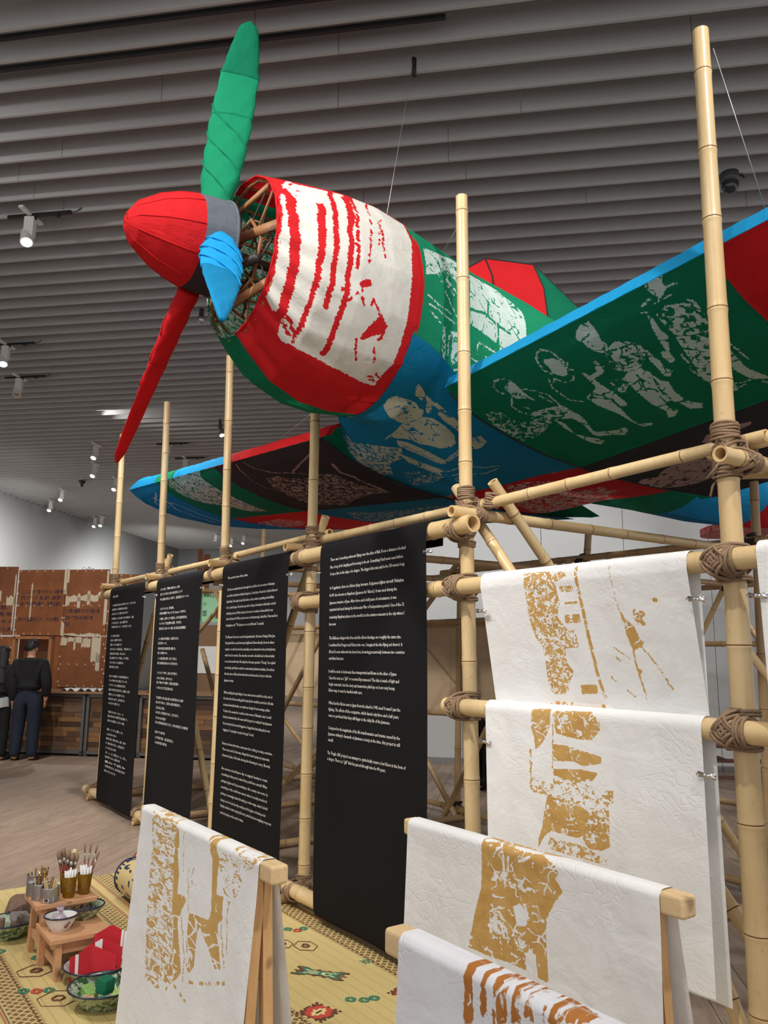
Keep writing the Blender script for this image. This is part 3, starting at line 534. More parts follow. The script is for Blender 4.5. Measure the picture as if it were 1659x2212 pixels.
('s',0.01,[(0.292,-0.209),(0.306,-0.21),(0.329,-0.208),(0.358,-0.203)]),
('s',0.01,[(0.365,-0.204),(0.377,-0.202),(0.386,-0.201),(0.395,-0.201)]),
('s',0.01,[(0.405,-0.151),(0.417,-0.154),(0.437,-0.154),(0.466,-0.151)]),
('p',0.45,[(0.096,-0.137),(0.156,-0.128),(0.203,-0.271),(0.165,-0.286),(0.14,-0.312)])],'CL1':[('p',0.46,[(2.103,1.96),(2.182,1.962),(2.345,1.949),(2.362,1.93),(2.294,1.907),(2.303,1.814),(2.279,1.76),(2.325,1.704),(2.379,1.639),(2.298,1.623),(2.296,1.56),(2.33,1.525),(2.292,1.47),(2.276,1.424),(2.19,1.421),(2.172,1.466),(2.171,1.623),(2.134,1.67),(2.11,1.746),(2.107,1.881)]),
('p',0.0,[(2.314,1.888),(2.395,1.886),(2.396,1.861),(2.317,1.864)]),
('p',0.0,[(2.319,1.766),(2.405,1.766),(2.405,1.729),(2.321,1.729)]),
('p',0.0,[(2.355,1.467),(2.444,1.473),(2.443,1.435),(2.357,1.429)]),
('p',0.5,[(2.275,1.709),(2.37,1.703),(2.373,1.623),(2.283,1.623)]),
('s',0.01,[(2.334,1.814),(2.339,1.814),(2.34,1.815),(2.348,1.815)]),
('s',0.01,[(2.359,1.815),(2.359,1.815),(2.365,1.816),(2.379,1.815)]),
('s',0.01,[(2.379,1.816),(2.39,1.816),(2.399,1.816),(2.401,1.817)]),
('s',0.017,[(2.413,1.962),(2.415,1.89),(2.426,1.79),(2.436,1.684),(2.446,1.597),(2.456,1.511),(2.467,1.46),(2.48,1.421)]),
('s',0.005,[(2.593,1.956),(2.587,1.943),(2.588,1.928),(2.596,1.914)]),
('s',0.005,[(2.593,1.907),(2.596,1.895),(2.597,1.884),(2.599,1.872)]),
('s',0.005,[(2.598,1.868),(2.602,1.858),(2.605,1.849),(2.606,1.84)]),
('s',0.005,[(2.601,1.834),(2.601,1.824),(2.602,1.815),(2.607,1.805)]),
('s',0.005,[(2.611,1.8),(2.61,1.791),(2.613,1.783),(2.612,1.774)]),
('s',0.005,[(2.612,1.771),(2.616,1.769),(2.62,1.767),(2.618,1.766)]),
('p',0.12,[(2.617,1.776),(2.638,1.74),(2.675,1.712),(2.685,1.68),(2.703,1.647),(2.682,1.621),(2.654,1.613),(2.641,1.648),(2.628,1.698),(2.62,1.732)]),
('p',0.42,[(2.678,1.77),(2.699,1.783),(2.743,1.757),(2.718,1.737),(2.736,1.707),(2.695,1.711),(2.681,1.737)]),
('p',0.42,[(2.672,1.656),(2.712,1.651),(2.7,1.623),(2.675,1.623)]),
('s',0.008,[(2.655,1.614),(2.657,1.573),(2.665,1.524),(2.677,1.476),(2.687,1.422)]),
('p',0.2,[(2.658,1.545),(2.685,1.537),(2.669,1.512)]),
('s',0.008,[(2.559,1.627),(2.566,1.621),(2.575,1.615),(2.587,1.609)]),
('s',0.008,[(2.593,1.604),(2.604,1.598),(2.615,1.592),(2.627,1.587)]),
('s',0.008,[(2.634,1.582),(2.633,1.582),(2.63,1.581),(2.636,1.581)]),
('s',0.008,[(2.563,1.591),(2.568,1.586),(2.569,1.582),(2.577,1.578)]),
('s',0.008,[(2.586,1.572),(2.581,1.572),(2.581,1.571),(2.588,1.571)]),
('s',0.008,[(2.528,1.508),(2.53,1.501),(2.54,1.493),(2.556,1.487)]),
('s',0.008,[(2.56,1.48),(2.564,1.479),(2.565,1.478),(2.566,1.478)]),
('s',0.008,[(2.596,1.456),(2.6,1.452),(2.608,1.448),(2.614,1.443)]),
('s',0.008,[(2.62,1.44),(2.62,1.437),(2.623,1.434),(2.634,1.431)]),
('s',0.008,[(2.697,1.627),(2.704,1.621),(2.706,1.616),(2.71,1.61)]),
('s',0.008,[(2.721,1.604),(2.727,1.596),(2.73,1.587),(2.739,1.579)]),
('s',0.008,[(2.74,1.574),(2.745,1.569),(2.753,1.563),(2.756,1.558)]),
('s',0.008,[(2.756,1.549),(2.762,1.541),(2.77,1.533),(2.775,1.524)]),
('s',0.008,[(2.775,1.515),(2.784,1.507),(2.79,1.498),(2.794,1.49)]),
('s',0.008,[(2.793,1.485),(2.804,1.478),(2.807,1.472),(2.808,1.465)]),
('s',0.018,[(2.787,1.807),(2.792,1.806)])],'CL2':[('p',0.4,[(2.137,1.358),(2.248,1.363),(2.241,1.293),(2.22,1.252),(2.198,1.219),(2.153,1.184),(2.149,1.23),(2.132,1.276)]),
('s',0.006,[(2.261,1.348),(2.248,1.089)]),
('p',0.38,[(2.271,1.357),(2.466,1.365),(2.513,1.328),(2.507,1.29),(2.461,1.25),(2.374,1.251),(2.273,1.264),(2.269,1.302)]),
('p',0.3,[(2.256,1.218),(2.333,1.219),(2.392,1.209),(2.512,1.192),(2.51,1.166),(2.418,1.145),(2.37,1.158),(2.258,1.149)]),
('p',0.26,[(2.257,1.117),(2.408,1.131),(2.494,1.127),(2.463,1.093),(2.405,1.083),(2.337,1.081),(2.256,1.09)]),
('s',0.01,[(2.126,1.183),(2.125,1.173),(2.127,1.163),(2.127,1.154)]),
('s',0.01,[(2.129,1.149),(2.124,1.141),(2.124,1.133),(2.131,1.126)]),
('s',0.01,[(2.126,1.118),(2.128,1.104),(2.123,1.089),(2.128,1.075)]),
('s',0.01,[(2.129,1.065),(2.128,1.054),(2.123,1.041),(2.131,1.031)]),
('s',0.01,[(2.125,1.022),(2.134,1.013),(2.141,1.01),(2.156,1.01)]),
('s',0.01,[(2.172,1.01),(2.182,1.009),(2.2,1.01),(2.211,1.009)]),
('p',0.54,[(2.139,1.068),(2.287,1.079),(2.405,1.08),(2.498,1.064),(2.516,1.016),(2.449,0.992),(2.363,0.995),(2.242,0.997),(2.211,1.008),(2.147,1.008)]),
('p',0.05,[(2.526,1.064),(2.567,1.07),(2.561,1.024),(2.55,1.005),(2.519,1.01),(2.506,1.036)]),
('p',0.12,[(2.217,1.003),(2.283,0.999),(2.401,0.986),(2.449,0.965),(2.457,0.939),(2.427,0.883),(2.376,0.86),(2.237,0.864),(2.195,0.834),(2.161,0.783),(2.165,0.823),(2.186,0.871),(2.198,0.933)]),
('p',0.42,[(2.448,0.986),(2.541,1.001),(2.539,0.855),(2.505,0.835),(2.441,0.83),(2.395,0.856),(2.435,0.906)]),
('p',0.48,[(2.195,0.836),(2.395,0.836),(2.524,0.806),(2.523,0.785),(2.392,0.785),(2.235,0.79)])],'E2':[('p',0.26,[(2.582,0.988),(2.593,0.973),(2.671,0.981),(2.779,0.974),(2.85,0.978),(2.91,0.964),(2.925,0.941),(2.91,0.927),(2.94,0.897),(2.905,0.853),(2.882,0.817),(2.872,0.768),(2.877,0.713),(2.885,0.631),(2.839,0.632),(2.785,0.636),(2.722,0.638),(2.621,0.63),(2.523,0.63),(2.539,0.68),(2.555,0.746),(2.583,0.827),(2.584,0.913)]),
('h',0,[(2.682,0.955),(2.693,0.956),(2.693,0.901),(2.685,0.901)]),
('h',0,[(2.705,0.95),(2.715,0.951),(2.712,0.902),(2.705,0.902)]),
('h',0,[(2.732,0.807),(2.767,0.821),(2.8,0.796),(2.792,0.763),(2.751,0.752)]),
('h',0,[(2.643,0.889),(2.698,0.903),(2.724,0.881),(2.781,0.878),(2.851,0.883),(2.836,0.869),(2.757,0.851),(2.657,0.867)]),
('h',0,[(2.747,0.944),(2.795,0.967),(2.812,0.975),(2.795,0.954),(2.763,0.942)]),
('h',0,[(2.659,0.773),(2.689,0.764),(2.711,0.732),(2.784,0.72),(2.823,0.699),(2.785,0.678),(2.728,0.71),(2.636,0.685),(2.618,0.718)]),
('h',0,[(2.784,0.709),(2.832,0.692),(2.841,0.633),(2.793,0.634)]),
('p',0.5,[(2.643,0.889),(2.698,0.903),(2.724,0.881),(2.781,0.878),(2.851,0.883),(2.836,0.869),(2.757,0.851),(2.657,0.867)]),
('p',0.5,[(2.618,0.724),(2.659,0.773),(2.711,0.732),(2.784,0.72),(2.823,0.699),(2.785,0.678),(2.728,0.699),(2.636,0.685)])],'E3':[('p',0.12,[(3.351,0.983),(3.379,0.992),(3.378,0.93),(3.382,0.87),(3.351,0.859),(3.353,0.921)]),
('p',0.12,[(3.402,0.987),(3.419,0.988),(3.417,0.941),(3.421,0.895),(3.4,0.888),(3.402,0.937)]),
('p',0.12,[(3.436,0.991),(3.46,0.993),(3.458,0.945),(3.462,0.897),(3.434,0.888),(3.437,0.939)]),
('p',0.12,[(3.465,0.99),(3.475,0.99),(3.473,0.946),(3.477,0.902),(3.463,0.897),(3.465,0.944)]),
('p',0.12,[(3.488,0.993),(3.499,0.993),(3.497,0.951),(3.5,0.91),(3.485,0.905),(3.488,0.949)]),
('p',0.12,[(3.504,0.992),(3.512,0.991),(3.51,0.953),(3.513,0.915),(3.501,0.91),(3.504,0.951)]),
('p',0.12,[(3.524,0.99),(3.532,0.99),(3.53,0.961),(3.532,0.932),(3.52,0.928),(3.524,0.959)]),
('p',0.12,[(3.538,0.993),(3.545,0.991),(3.543,0.959),(3.545,0.928),(3.534,0.924),(3.538,0.959)]),
('p',0.12,[(3.567,0.993),(3.574,0.991),(3.571,0.963),(3.573,0.935),(3.564,0.932),(3.567,0.963)]),
('p',0.12,[(3.583,0.998),(3.598,0.997),(3.596,0.97),(3.598,0.944),(3.58,0.938),(3.583,0.968)]),
('p',0.12,[(3.605,0.998),(3.611,0.998),(3.609,0.973),(3.61,0.948),(3.601,0.945),(3.604,0.972)]),
('p',0.42,[(3.546,0.989),(3.737,0.996),(3.737,0.991),(3.622,0.952),(3.609,0.979),(3.551,0.981)])],'E1':[('p',0.5,[(1.284,0.935),(1.496,0.968),(1.552,0.943),(1.592,0.911),(1.579,0.868),(1.579,0.818),(1.584,0.754),(1.599,0.687),(1.64,0.598),(1.663,0.513),(1.692,0.433),(1.66,0.4),(1.577,0.35),(1.44,0.351),(1.423,0.415),(1.384,0.533),(1.354,0.658),(1.332,0.789)]),
('p',0.1,[(1.531,0.913),(1.592,0.911),(1.608,0.867),(1.605,0.823),(1.64,0.767),(1.65,0.697),(1.718,0.704),(1.739,0.694),(1.705,0.651),(1.685,0.61),(1.726,0.543),(1.771,0.463),(1.737,0.43),(1.651,0.398),(1.592,0.362),(1.643,0.443),(1.676,0.501),(1.649,0.601),(1.615,0.654),(1.588,0.756)]),
('p',0.06,[(1.869,0.945),(1.938,0.962),(1.948,0.908),(1.977,0.883),(1.973,0.825),(1.989,0.721),(2.012,0.693),(1.947,0.676),(1.958,0.713),(1.921,0.872),(1.885,0.9)]),
('p',0.06,[(1.775,0.662),(1.862,0.672),(1.938,0.68),(2.01,0.699),(2.06,0.597),(2.078,0.565),(2.038,0.547),(1.97,0.599),(1.89,0.645),(1.87,0.622),(1.88,0.517),(1.843,0.484),(1.808,0.491),(1.783,0.576)]),
('p',0.52,[(2.078,0.954),(2.199,0.96),(2.297,0.973),(2.247,0.921),(2.161,0.849),(2.134,0.799),(2.076,0.758),(2.019,0.806),(2.075,0.874)]),
('p',0.56,[(1.957,0.892),(2.07,0.931),(2.134,0.8),(2.039,0.789)]),
('p',0.3,[(1.978,0.77),(2.036,0.775),(2.042,0.702),(2.012,0.683)]),
('s',0.007,[(2.026,0.775),(2.027,0.763),(2.032,0.752),(2.036,0.741)]),
('s',0.007,[(2.039,0.738),(2.035,0.727),(2.037,0.718),(2.047,0.712)]),
('s',0.007,[(2.043,0.705),(2.049,0.687),(2.049,0.667),(2.063,0.651)]),
('s',0.007,[(2.067,0.646),(2.074,0.632),(2.074,0.616),(2.088,0.605)]),
('s',0.007,[(2.083,0.598),(2.096,0.593),(2.096,0.585),(2.102,0.578)]),
('s',0.007,[(1.728,0.804),(1.724,0.779),(1.731,0.757),(1.748,0.737)]),
('s',0.007,[(1.743,0.729),(1.753,0.711),(1.758,0.693),(1.764,0.675)]),
('s',0.007,[(1.763,0.671),(1.768,0.668),(1.772,0.666),(1.773,0.663)]),
('s',0.007,[(1.77,0.812),(1.76,0.792),(1.762,0.774),(1.772,0.759)]),
('s',0.007,[(1.648,0.914),(1.643,0.888),(1.649,0.865),(1.666,0.843)]),
('s',0.007,[(1.66,0.835),(1.669,0.817),(1.674,0.799),(1.679,0.781)]),
('s',0.007,[(1.702,0.652),(1.707,0.639),(1.717,0.629),(1.724,0.617)]),
('s',0.007,[(1.729,0.614),(1.727,0.604),(1.732,0.595),(1.747,0.589)]),
('s',0.007,[(1.743,0.582),(1.756,0.564),(1.761,0.545),(1.778,0.528)]),
('s',0.007,[(1.783,0.522),(1.786,0.506),(1.781,0.488),(1.791,0.475)]),
('s',0.007,[(1.783,0.466),(1.794,0.46),(1.791,0.45),(1.795,0.442)]),
('s',0.007,[(2.082,0.755),(2.077,0.733),(2.081,0.713),(2.093,0.695)]),
('s',0.007,[(2.089,0.687),(2.095,0.671),(2.099,0.655),(2.102,0.639)]),
('s',0.007,[(2.101,0.634),(2.106,0.627),(2.11,0.62),(2.111,0.612)]),
('s',0.01,[(1.66,0.377),(1.661,0.38),(1.667,0.383),(1.671,0.387)]),
('s',0.01,[(1.691,0.403),(1.686,0.403),(1.688,0.405),(1.701,0.41)]),
('s',0.01,[(1.724,0.41),(1.733,0.409),(1.733,0.407),(1.746,0.408)]),
('s',0.01,[(1.786,0.403),(1.791,0.402),(1.788,0.399),(1.802,0.401)]),
('s',0.01,[(1.826,0.394),(1.839,0.397),(1.838,0.395),(1.844,0.396)]),
('s',0.01,[(1.855,0.46),(1.867,0.464),(1.88,0.467),(1.889,0.469)]),
('s',0.01,[(1.941,0.483),(1.953,0.486),(1.957,0.487),(1.966,0.489)]),
('s',0.01,[(1.989,0.496),(2.002,0.5),(2.012,0.503),(2.016,0.504)]),
('s',0.01,[(2.058,0.517),(2.064,0.519),(2.066,0.52),(2.08,0.524)]),
('s',0.01,[(2.103,0.531),(2.107,0.532),(2.122,0.537),(2.122,0.537)])]}
TL={4:[(0.45,2.171,0.783,2.175),(0.451,2.124,0.761,2.127),(0.453,2.081,0.772,2.08),(0.451,1.993,0.767,1.991),(0.45,1.947,0.705,1.945),(0.45,1.901,0.701,1.9),(0.452,1.859,0.77,1.856),(0.452,1.812,0.771,1.81),(0.452,1.769,0.08,1.767),(0.455,1.684,0.742,1.681),(0.455,1.642,0.754,1.642),(0.456,1.601,0.772,1.6),(0.458,1.561,0.168,1.559),(0.459,1.483,0.701,1.487),(0.461,1.444,0.72,1.45),(0.462,1.406,0.683,1.407),(0.464,1.37,0.364,1.371),(0.465,1.295,0.728,1.3),(0.466,1.257,0.715,1.265),(0.468,1.221,0.633,1.226),(0.467,1.148,0.723,1.154),(0.466,1.113,0.725,1.119),(0.468,1.078,0.06,1.081),(0.463,1.002,0.78,1.01),(0.464,0.968,0.6,0.974)],3:[(-1.075,2.165,0.354,2.156),(-1.074,2.073,0.788,2.068),(-1.077,2.025,0.831,2.025),(-1.077,1.979,0.787,1.983),(-1.073,1.933,0.807,1.939),(-1.073,1.888,0.772,1.891),(-1.069,1.846,0.838,1.848),(-1.069,1.797,0.638,1.793),(-1.07,1.707,0.815,1.713),(-1.065,1.662,0.802,1.666),(-1.066,1.615,0.823,1.621),(-1.066,1.569,0.81,1.573),(-1.061,1.523,0.819,1.53),(-1.059,1.476,0.811,1.484),(-1.06,1.431,0.772,1.438),(-1.06,1.382,0.167,1.383),(-1.055,1.291,0.788,1.303),(-1.056,1.248,0.807,1.26),(-1.054,1.201,0.757,1.211),(-1.051,1.155,0.777,1.167),(-1.047,1.112,0.787,1.119),(-1.044,1.064,0.758,1.074),(-1.039,1.018,0.513,1.017),(-1.042,0.919,0.802,0.931),(-1.037,0.877,0.763,0.887),(-1.035,0.834,0.771,0.838),(-1.033,0.739,0.737,0.749),(-1.033,0.697,0.735,0.701),(-1.033,0.65,0.749,0.656),(-1.034,0.606,0.738,0.614),(-1.032,0.561,0.749,0.567),(-1.029,0.514,0.725,0.522),(-1.03,0.473,0.806,0.476),(-1.027,0.426,0.392,0.424)],2:[(-2.557,2.161,0.481,2.155),(-2.555,2.115,0.541,2.112),(-2.557,2.068,0.697,2.072),(-2.542,1.98,0.354,1.975),(-2.544,1.938,0.64,1.935),(-2.542,1.888,0.665,1.894),(-2.541,1.845,0.552,1.842),(-2.536,1.798,0.65,1.805),(-2.536,1.706,0.499,1.706),(-2.535,1.666,0.223,1.663),(-2.533,1.618,0.441,1.616),(-2.533,1.578,0.249,1.576),(-2.527,1.529,0.47,1.53),(-2.526,1.487,0.499,1.487),(-2.521,1.401,0.496,1.398),(-2.522,1.353,0.391,1.357),(-2.518,1.315,0.544,1.312),(-2.513,1.268,0.41,1.269),(-2.507,1.181,0.652,1.186),(-2.503,1.14,0.592,1.14),(-2.498,1.092,0.226,1.095),(-2.497,1.052,0.556,1.051),(-2.492,1.004,0.256,1.009),(-2.491,0.965,0.76,0.973),(-2.483,0.882,0.239,0.883),(-2.481,0.835,0.452,0.836),(-2.477,0.793,0.298,0.791)],1:[(-4.012,2.169,0.192,2.161),(-4.007,2.074,0.749,2.072),(-4.005,2.029,0.522,2.02),(-4.003,1.983,0.536,1.976),(-3.995,1.932,0.718,1.937),(-3.989,1.887,0.53,1.887),(-3.983,1.844,0.661,1.841),(-3.99,1.75,0.296,1.746),(-3.984,1.704,0.395,1.702),(-3.981,1.657,0.394,1.654),(-3.979,1.611,0.698,1.615),(-3.98,1.564,0.514,1.565),(-3.974,1.519,0.626,1.521),(-3.967,1.472,0.456,1.476),(-3.961,1.427,0.309,1.424),(-3.943,1.332,0.625,1.341),(-3.94,1.287,0.584,1.298),(-3.934,1.241,0.537,1.25),(-3.931,1.194,0.676,1.207),(-3.924,1.146,0.535,1.159),(-3.917,1.101,0.531,1.112),(-3.907,1.056,0.365,1.059),(-3.902,0.968,0.504,0.979),(-3.901,0.927,0.637,0.939),(-3.894,0.881,0.543,0.892),(-3.893,0.792,0.535,0.807),(-3.902,0.744,0.331,0.749),(-3.908,0.7,0.648,0.715),(-3.913,0.655,0.617,0.668),(-3.91,0.608,0.355,0.608),(-3.902,0.56,0.696,0.576),(-3.901,0.518,0.489,0.53),(-3.898,0.472,0.66,0.489),(-3.899,0.428,0.66,0.447),(-3.896,0.382,0.373,0.381)]}
#ENDTRACES
TR['COWLIN'] = [('p', .5, [(-1.0, 1.25), (-.2, 1.25), (-.2, 2.35), (-1.0, 2.35)])]

def sdf_eval(X, Y, shapes):
    """signed distance (positive inside the ink) and break-up value at the points"""
    n = len(X); ink = np.full(n, -1.0); brk = np.zeros(n)
    for kind, val, pts in shapes:
        P = np.array(pts, float)
        line = kind in 'st'; pad = .06+(val if line else 0)
        sel = (X > P[:, 0].min()-pad) & (X < P[:, 0].max()+pad) & (Y > P[:, 1].min()-pad) & (Y < P[:, 1].max()+pad)
        ix = np.nonzero(sel)[0]
        if not len(ix): continue
        x = X[ix]; y = Y[ix]
        Q = P if line else np.vstack([P, P[:1]])
        dmin = np.full(len(ix), 9.0); ins = np.zeros(len(ix), bool)
        for (ax, ay), (bx, by) in zip(Q[:-1], Q[1:]):
            dx, dy = bx-ax, by-ay; L = dx*dx+dy*dy+1e-12
            t = np.clip(((x-ax)*dx+(y-ay)*dy)/L, 0, 1)
            dmin = np.minimum(dmin, np.hypot(x-ax-t*dx, y-ay-t*dy))
            if not line:
                c = ((ay > y) != (by > y)); ins ^= c & (x < dx*(y-ay)/(dy if abs(dy) > 1e-12 else 1e-12)+ax)
        if line:
            d = val*.5-dmin; b = 0
        else:
            d = np.where(ins, dmin, -dmin); b = val if kind == 'p' else 0
        if kind in 'ht':
            ink[ix] = np.minimum(ink[ix], -d)
        else:
            up = d > ink[ix]
            jj = ix[up & (d > -.03)]; brk[jj] = b
            ink[ix] = np.maximum(ink[ix], d)
    return np.clip(ink, -.05, .05), brk

def lin(a, b, n): return np.linspace(a, b, n)
def printed(mb, name, mat, parent, X, Y, key, **kw):
    X = np.asarray(X, float); Y = np.asarray(Y, float)
    ink, brk = sdf_eval(X, Y, TR.get(key, []))
    return build(mb, name, mat, parent, attrs={'ink': ink, 'brk': brk, 'pat': np.stack([X, Y, X*0], 1)}, **kw)

# ================================================================== the room
def plank_mat(name):
    t = NT(name); v = t.coord('Object', (9, 1.1, 9)); rnd = t.new('ShaderNodeObjectInfo').outputs['Random']
    off = t.new('ShaderNodeVectorMath', operation='ADD'); cmb = t.new('ShaderNodeCombineXYZ'); t.link(t.math('MULTIPLY', rnd, 40), cmb.inputs[0]); t.link(t.math('MULTIPLY', rnd, 17), cmb.inputs[1])
    t.link(v, off.inputs[0]); t.link(cmb.outputs[0], off.inputs[1])
    n = t.noise(off.outputs[0], 2.2, 5, .62, 1.2); n2 = t.noise(off.outputs[0], 9, 3)
    c = t.mix(rnd, srgb(148, 128, 112), srgb(170, 148, 130))
    c = t.mix(t.ramp(n, .35, .75), c, srgb(124, 104, 90)); c = t.mix(t.math('MULTIPLY', n2, .25), c, srgb(186, 166, 148))
    return t.done(c, t.math('ADD', t.math('MULTIPLY', n2, .2), .38), t.bump(n2, .06, .003))
PLK = plank_mat('oak_plank')
m = MB(); m.box((-3, 16, -.062), (34, 40, .1))
floor = struct(build(m, 'floor', plain('floor_joint', srgb(70, 60, 52), .8), frame=ROOM))
random.seed(4)
pl_me = {}
def plank_mesh(L):
    if L not in pl_me:
        m = MB(); w = .216; h = .0115; c = .0012
        m.add([(0, 0, 0), (w, 0, 0), (w, L, 0), (0, L, 0), (0, 0, h-c), (w, 0, h-c), (w, L, h-c), (0, L, h-c), (c, c, h), (w-c, c, h), (w-c, L-c, h), (c, L-c, h)],
              [(0, 1, 5, 4), (1, 2, 6, 5), (2, 3, 7, 6), (3, 0, 4, 7), (4, 5, 9, 8), (5, 6, 10, 9), (6, 7, 11, 10), (7, 4, 8, 11), (8, 9, 10, 11)])
        me = bpy.data.meshes.new('plank'); me.from_pydata(m.v, [], m.f); me.materials.append(PLK); pl_me[L] = me
    return pl_me[L]
far = MB(); npl = 0
for i in range(-66, 42):
    b = i*.219; e = -1.2+random.uniform(-2, 0)
    while e < 33:
        L = random.choice((1.8, 2.2, 2.6))
        if -6.8 < b < 4.2 and 2.6 < e+L and e < 12.0 and npl < 290 and not (b > 1.2 and e < 4.2):
            o = bpy.data.objects.new('plank', plank_mesh(L)); COL.objects.link(o); o.parent = floor; o.location = (b, e, -.0118); npl += 1
        else:
            far.add([(b, e, 0), (b+.216, e, 0), (b+.216, e+L-.003, 0), (b, e+L-.003, 0)], [(0, 1, 2, 3)])
        e += L+.002
def far_mat():
    t = NT('oak_planks_beyond'); v = t.coord('Object', (4.566, .45, 1)); br = t.noise(v, 1.6, 3, .6)
    n = t.noise(t.coord('Object', (9, 1.1, 9)), 2.2, 4, .6, 1.2)
    c = t.mix(t.ramp(br, .3, .7), srgb(148, 128, 112), srgb(168, 147, 130)); c = t.mix(t.math('MULTIPLY', t.ramp(n, .4, .75), .7), c, srgb(124, 104, 90))
    return t.done(c, .45)
stuff(build(far, 'plank_field', far_mat(), parent=floor, base=(0, 0, 0), smooth=False))

WALLM = plain('white_wall_paint', srgb(214, 218, 220), .8, 0, .02, 2)
m = MB(); m.box((-14.82, 16, 3.2), (.2, 36, 6.4)); struct(build(m, 'wall_left', WALLM, frame=ROOM))
m = MB(); m.box((-3, 33.2, 3.2), (26, .2, 6.4)); struct(build(m, 'wall_back', WALLM, frame=ROOM))
m = MB()
for i in range(9): m.box((-2.0+i*1.22+.61, 12.32, 3.05), (1.212, .2, 6.1))
struct(build(m, 'wall_right', WALLM, frame=ROOM, smooth=False))
m = MB()
for i in range(9): m.box((-2.0+i*1.22+.61, 12.21, .04), (1.212, .02, .08))
struct(build(m, 'baseboard_right', plain('skirting', srgb(150, 150, 150), .6), frame=ROOM, smooth=False))

def baffle_mat():
    t = NT('ceiling_fin'); v = t.coord('Object'); n = t.noise(v, 1.2, 2)
    return t.done(t.mix(n, srgb(180, 180, 181), srgb(190, 190, 191)), .6)
BAF = baffle_mat()
m = MB(); m.box((-2.5, 16, 6.45), (26, 40, .1))
ceil = struct(build(m, 'ceiling', plain('pale_bounce_deck', srgb(225, 225, 226), .9), frame=ROOM))  # deck made pale so it bounces light onto the fins
random.seed(8)
for k in range(-3, 99):
    e = 4.59+.2925*k
    segs = [(-14.7, 9.5)]
    if k < 12:
        x = -14.7+random.uniform(0, 3.5); segs = []; a = -14.7
        while x < 9.5: segs.append((a, x)); a = x; x += 4.2
        segs.append((a, 9.5))
    for a, b in segs:
        m = MB(); c = (a+b)/2; L = b-a-.005; h = .30; w = .024
        m.box((c, e, 6.1+h/2), (L, w, h))
        o = build(m, 'fin', BAF, parent=ceil, base=(0, 0, 0), smooth=False)

# ================================================================== bamboo scaffold
scaf = thing('bamboo_scaffold', 'tall open scaffold of lashed bamboo poles standing under the cloth aeroplane', 'scaffold', (0, 0, 0))
rnd = random.Random(11)
def pole(name, pts, r0, r1, mat=BAM, n=14, gap=.27, ends=True, parent=None, hole=.72):
    """bamboo culm: swelling nodes, hollow cut ends"""
    pts = [Vector(p) for p in pts]
    L = [0]
    for a, b in zip(pts, pts[1:]): L.append(L[-1]+(b-a).length)
    T = L[-1]
    def at(d):
        d = max(0, min(T, d))
        for i in range(len(pts)-1):
            if d <= L[i+1] or i == len(pts)-2:
                k = (d-L[i])/(L[i+1]-L[i]) if L[i+1] > L[i] else 0
                return pts[i].lerp(pts[i+1], k)
    st = []; d = 0; rr = lambda x: r0+(r1-r0)*x/T
    st.append((0, rr(0), 0)); nx = gap*rnd.uniform(.3, 1.0)
    while nx < T-.04:
        r = rr(nx)
        st += [(nx-.03, r*.985, 0), (nx-.010, r*1.03, 0), (nx-.004, r*1.07, 0), (nx-.0005, r*1.03, 1), (nx+.0042, r*1.05, 0), (nx+.011, r*1.02, 0), (nx+.035, r*.985, 0)]
        nx += gap*rnd.uniform(.8, 1.25)*(1.0+.25*(nx/T))
    st.append((T, rr(T), 0))
    P = [at(x[0]) for x in st]; R = [x[1] for x in st]; mis = [1 if (st[i][2] or st[i+1][2]) and st[i][2] == 1 else 0 for i in range(len(st)-1)]
    if ends:
        ax0 = (P[1]-P[0]).normalized(); ax1 = (P[-1]-P[-2]).normalized()
        P = [P[0]+ax0*.07, P[0]+ax0*.001]+P+[P[-1]-ax1*.001, P[-1]-ax1*.07]; R = [R[0]*hole*.98, R[0]*hole]+R+[R[-1]*hole, R[-1]*hole*.98]; mis = [2, 2]+mis+[2, 2]
    # build with own frames to keep end rings in order
    m = MB(); v = []; f = []; ms = []; up = None
    for i, p in enumerate(P):
        t = (pts[-1]-pts[0]).normalized()
        if up is None:
            up = t.cross(Vector((0, 0, 1)))
            if up.length < .1: up = t.cross(Vector((1, 0, 0)))
            up.normalize(); w = t.cross(up)
        for j in range(n):
            q = 2*PI*j/n; v.append(p+(up*math.cos(q)+w*math.sin(q))*R[i])
    for i in range(len(P)-1):
        for j in range(n):
            j2 = (j+1) % n; f.append((i*n+j, i*n+j2, (i+1)*n+j2, (i+1)*n+j)); ms.append(mis[i])
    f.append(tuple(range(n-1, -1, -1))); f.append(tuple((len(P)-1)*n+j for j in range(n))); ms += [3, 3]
    m.v = [tuple(x) for x in v]; m.f = f; m.m = ms
    return build(m, name, [mat, NODE, CORE, DARK], parent=parent or scaf, angle=50)

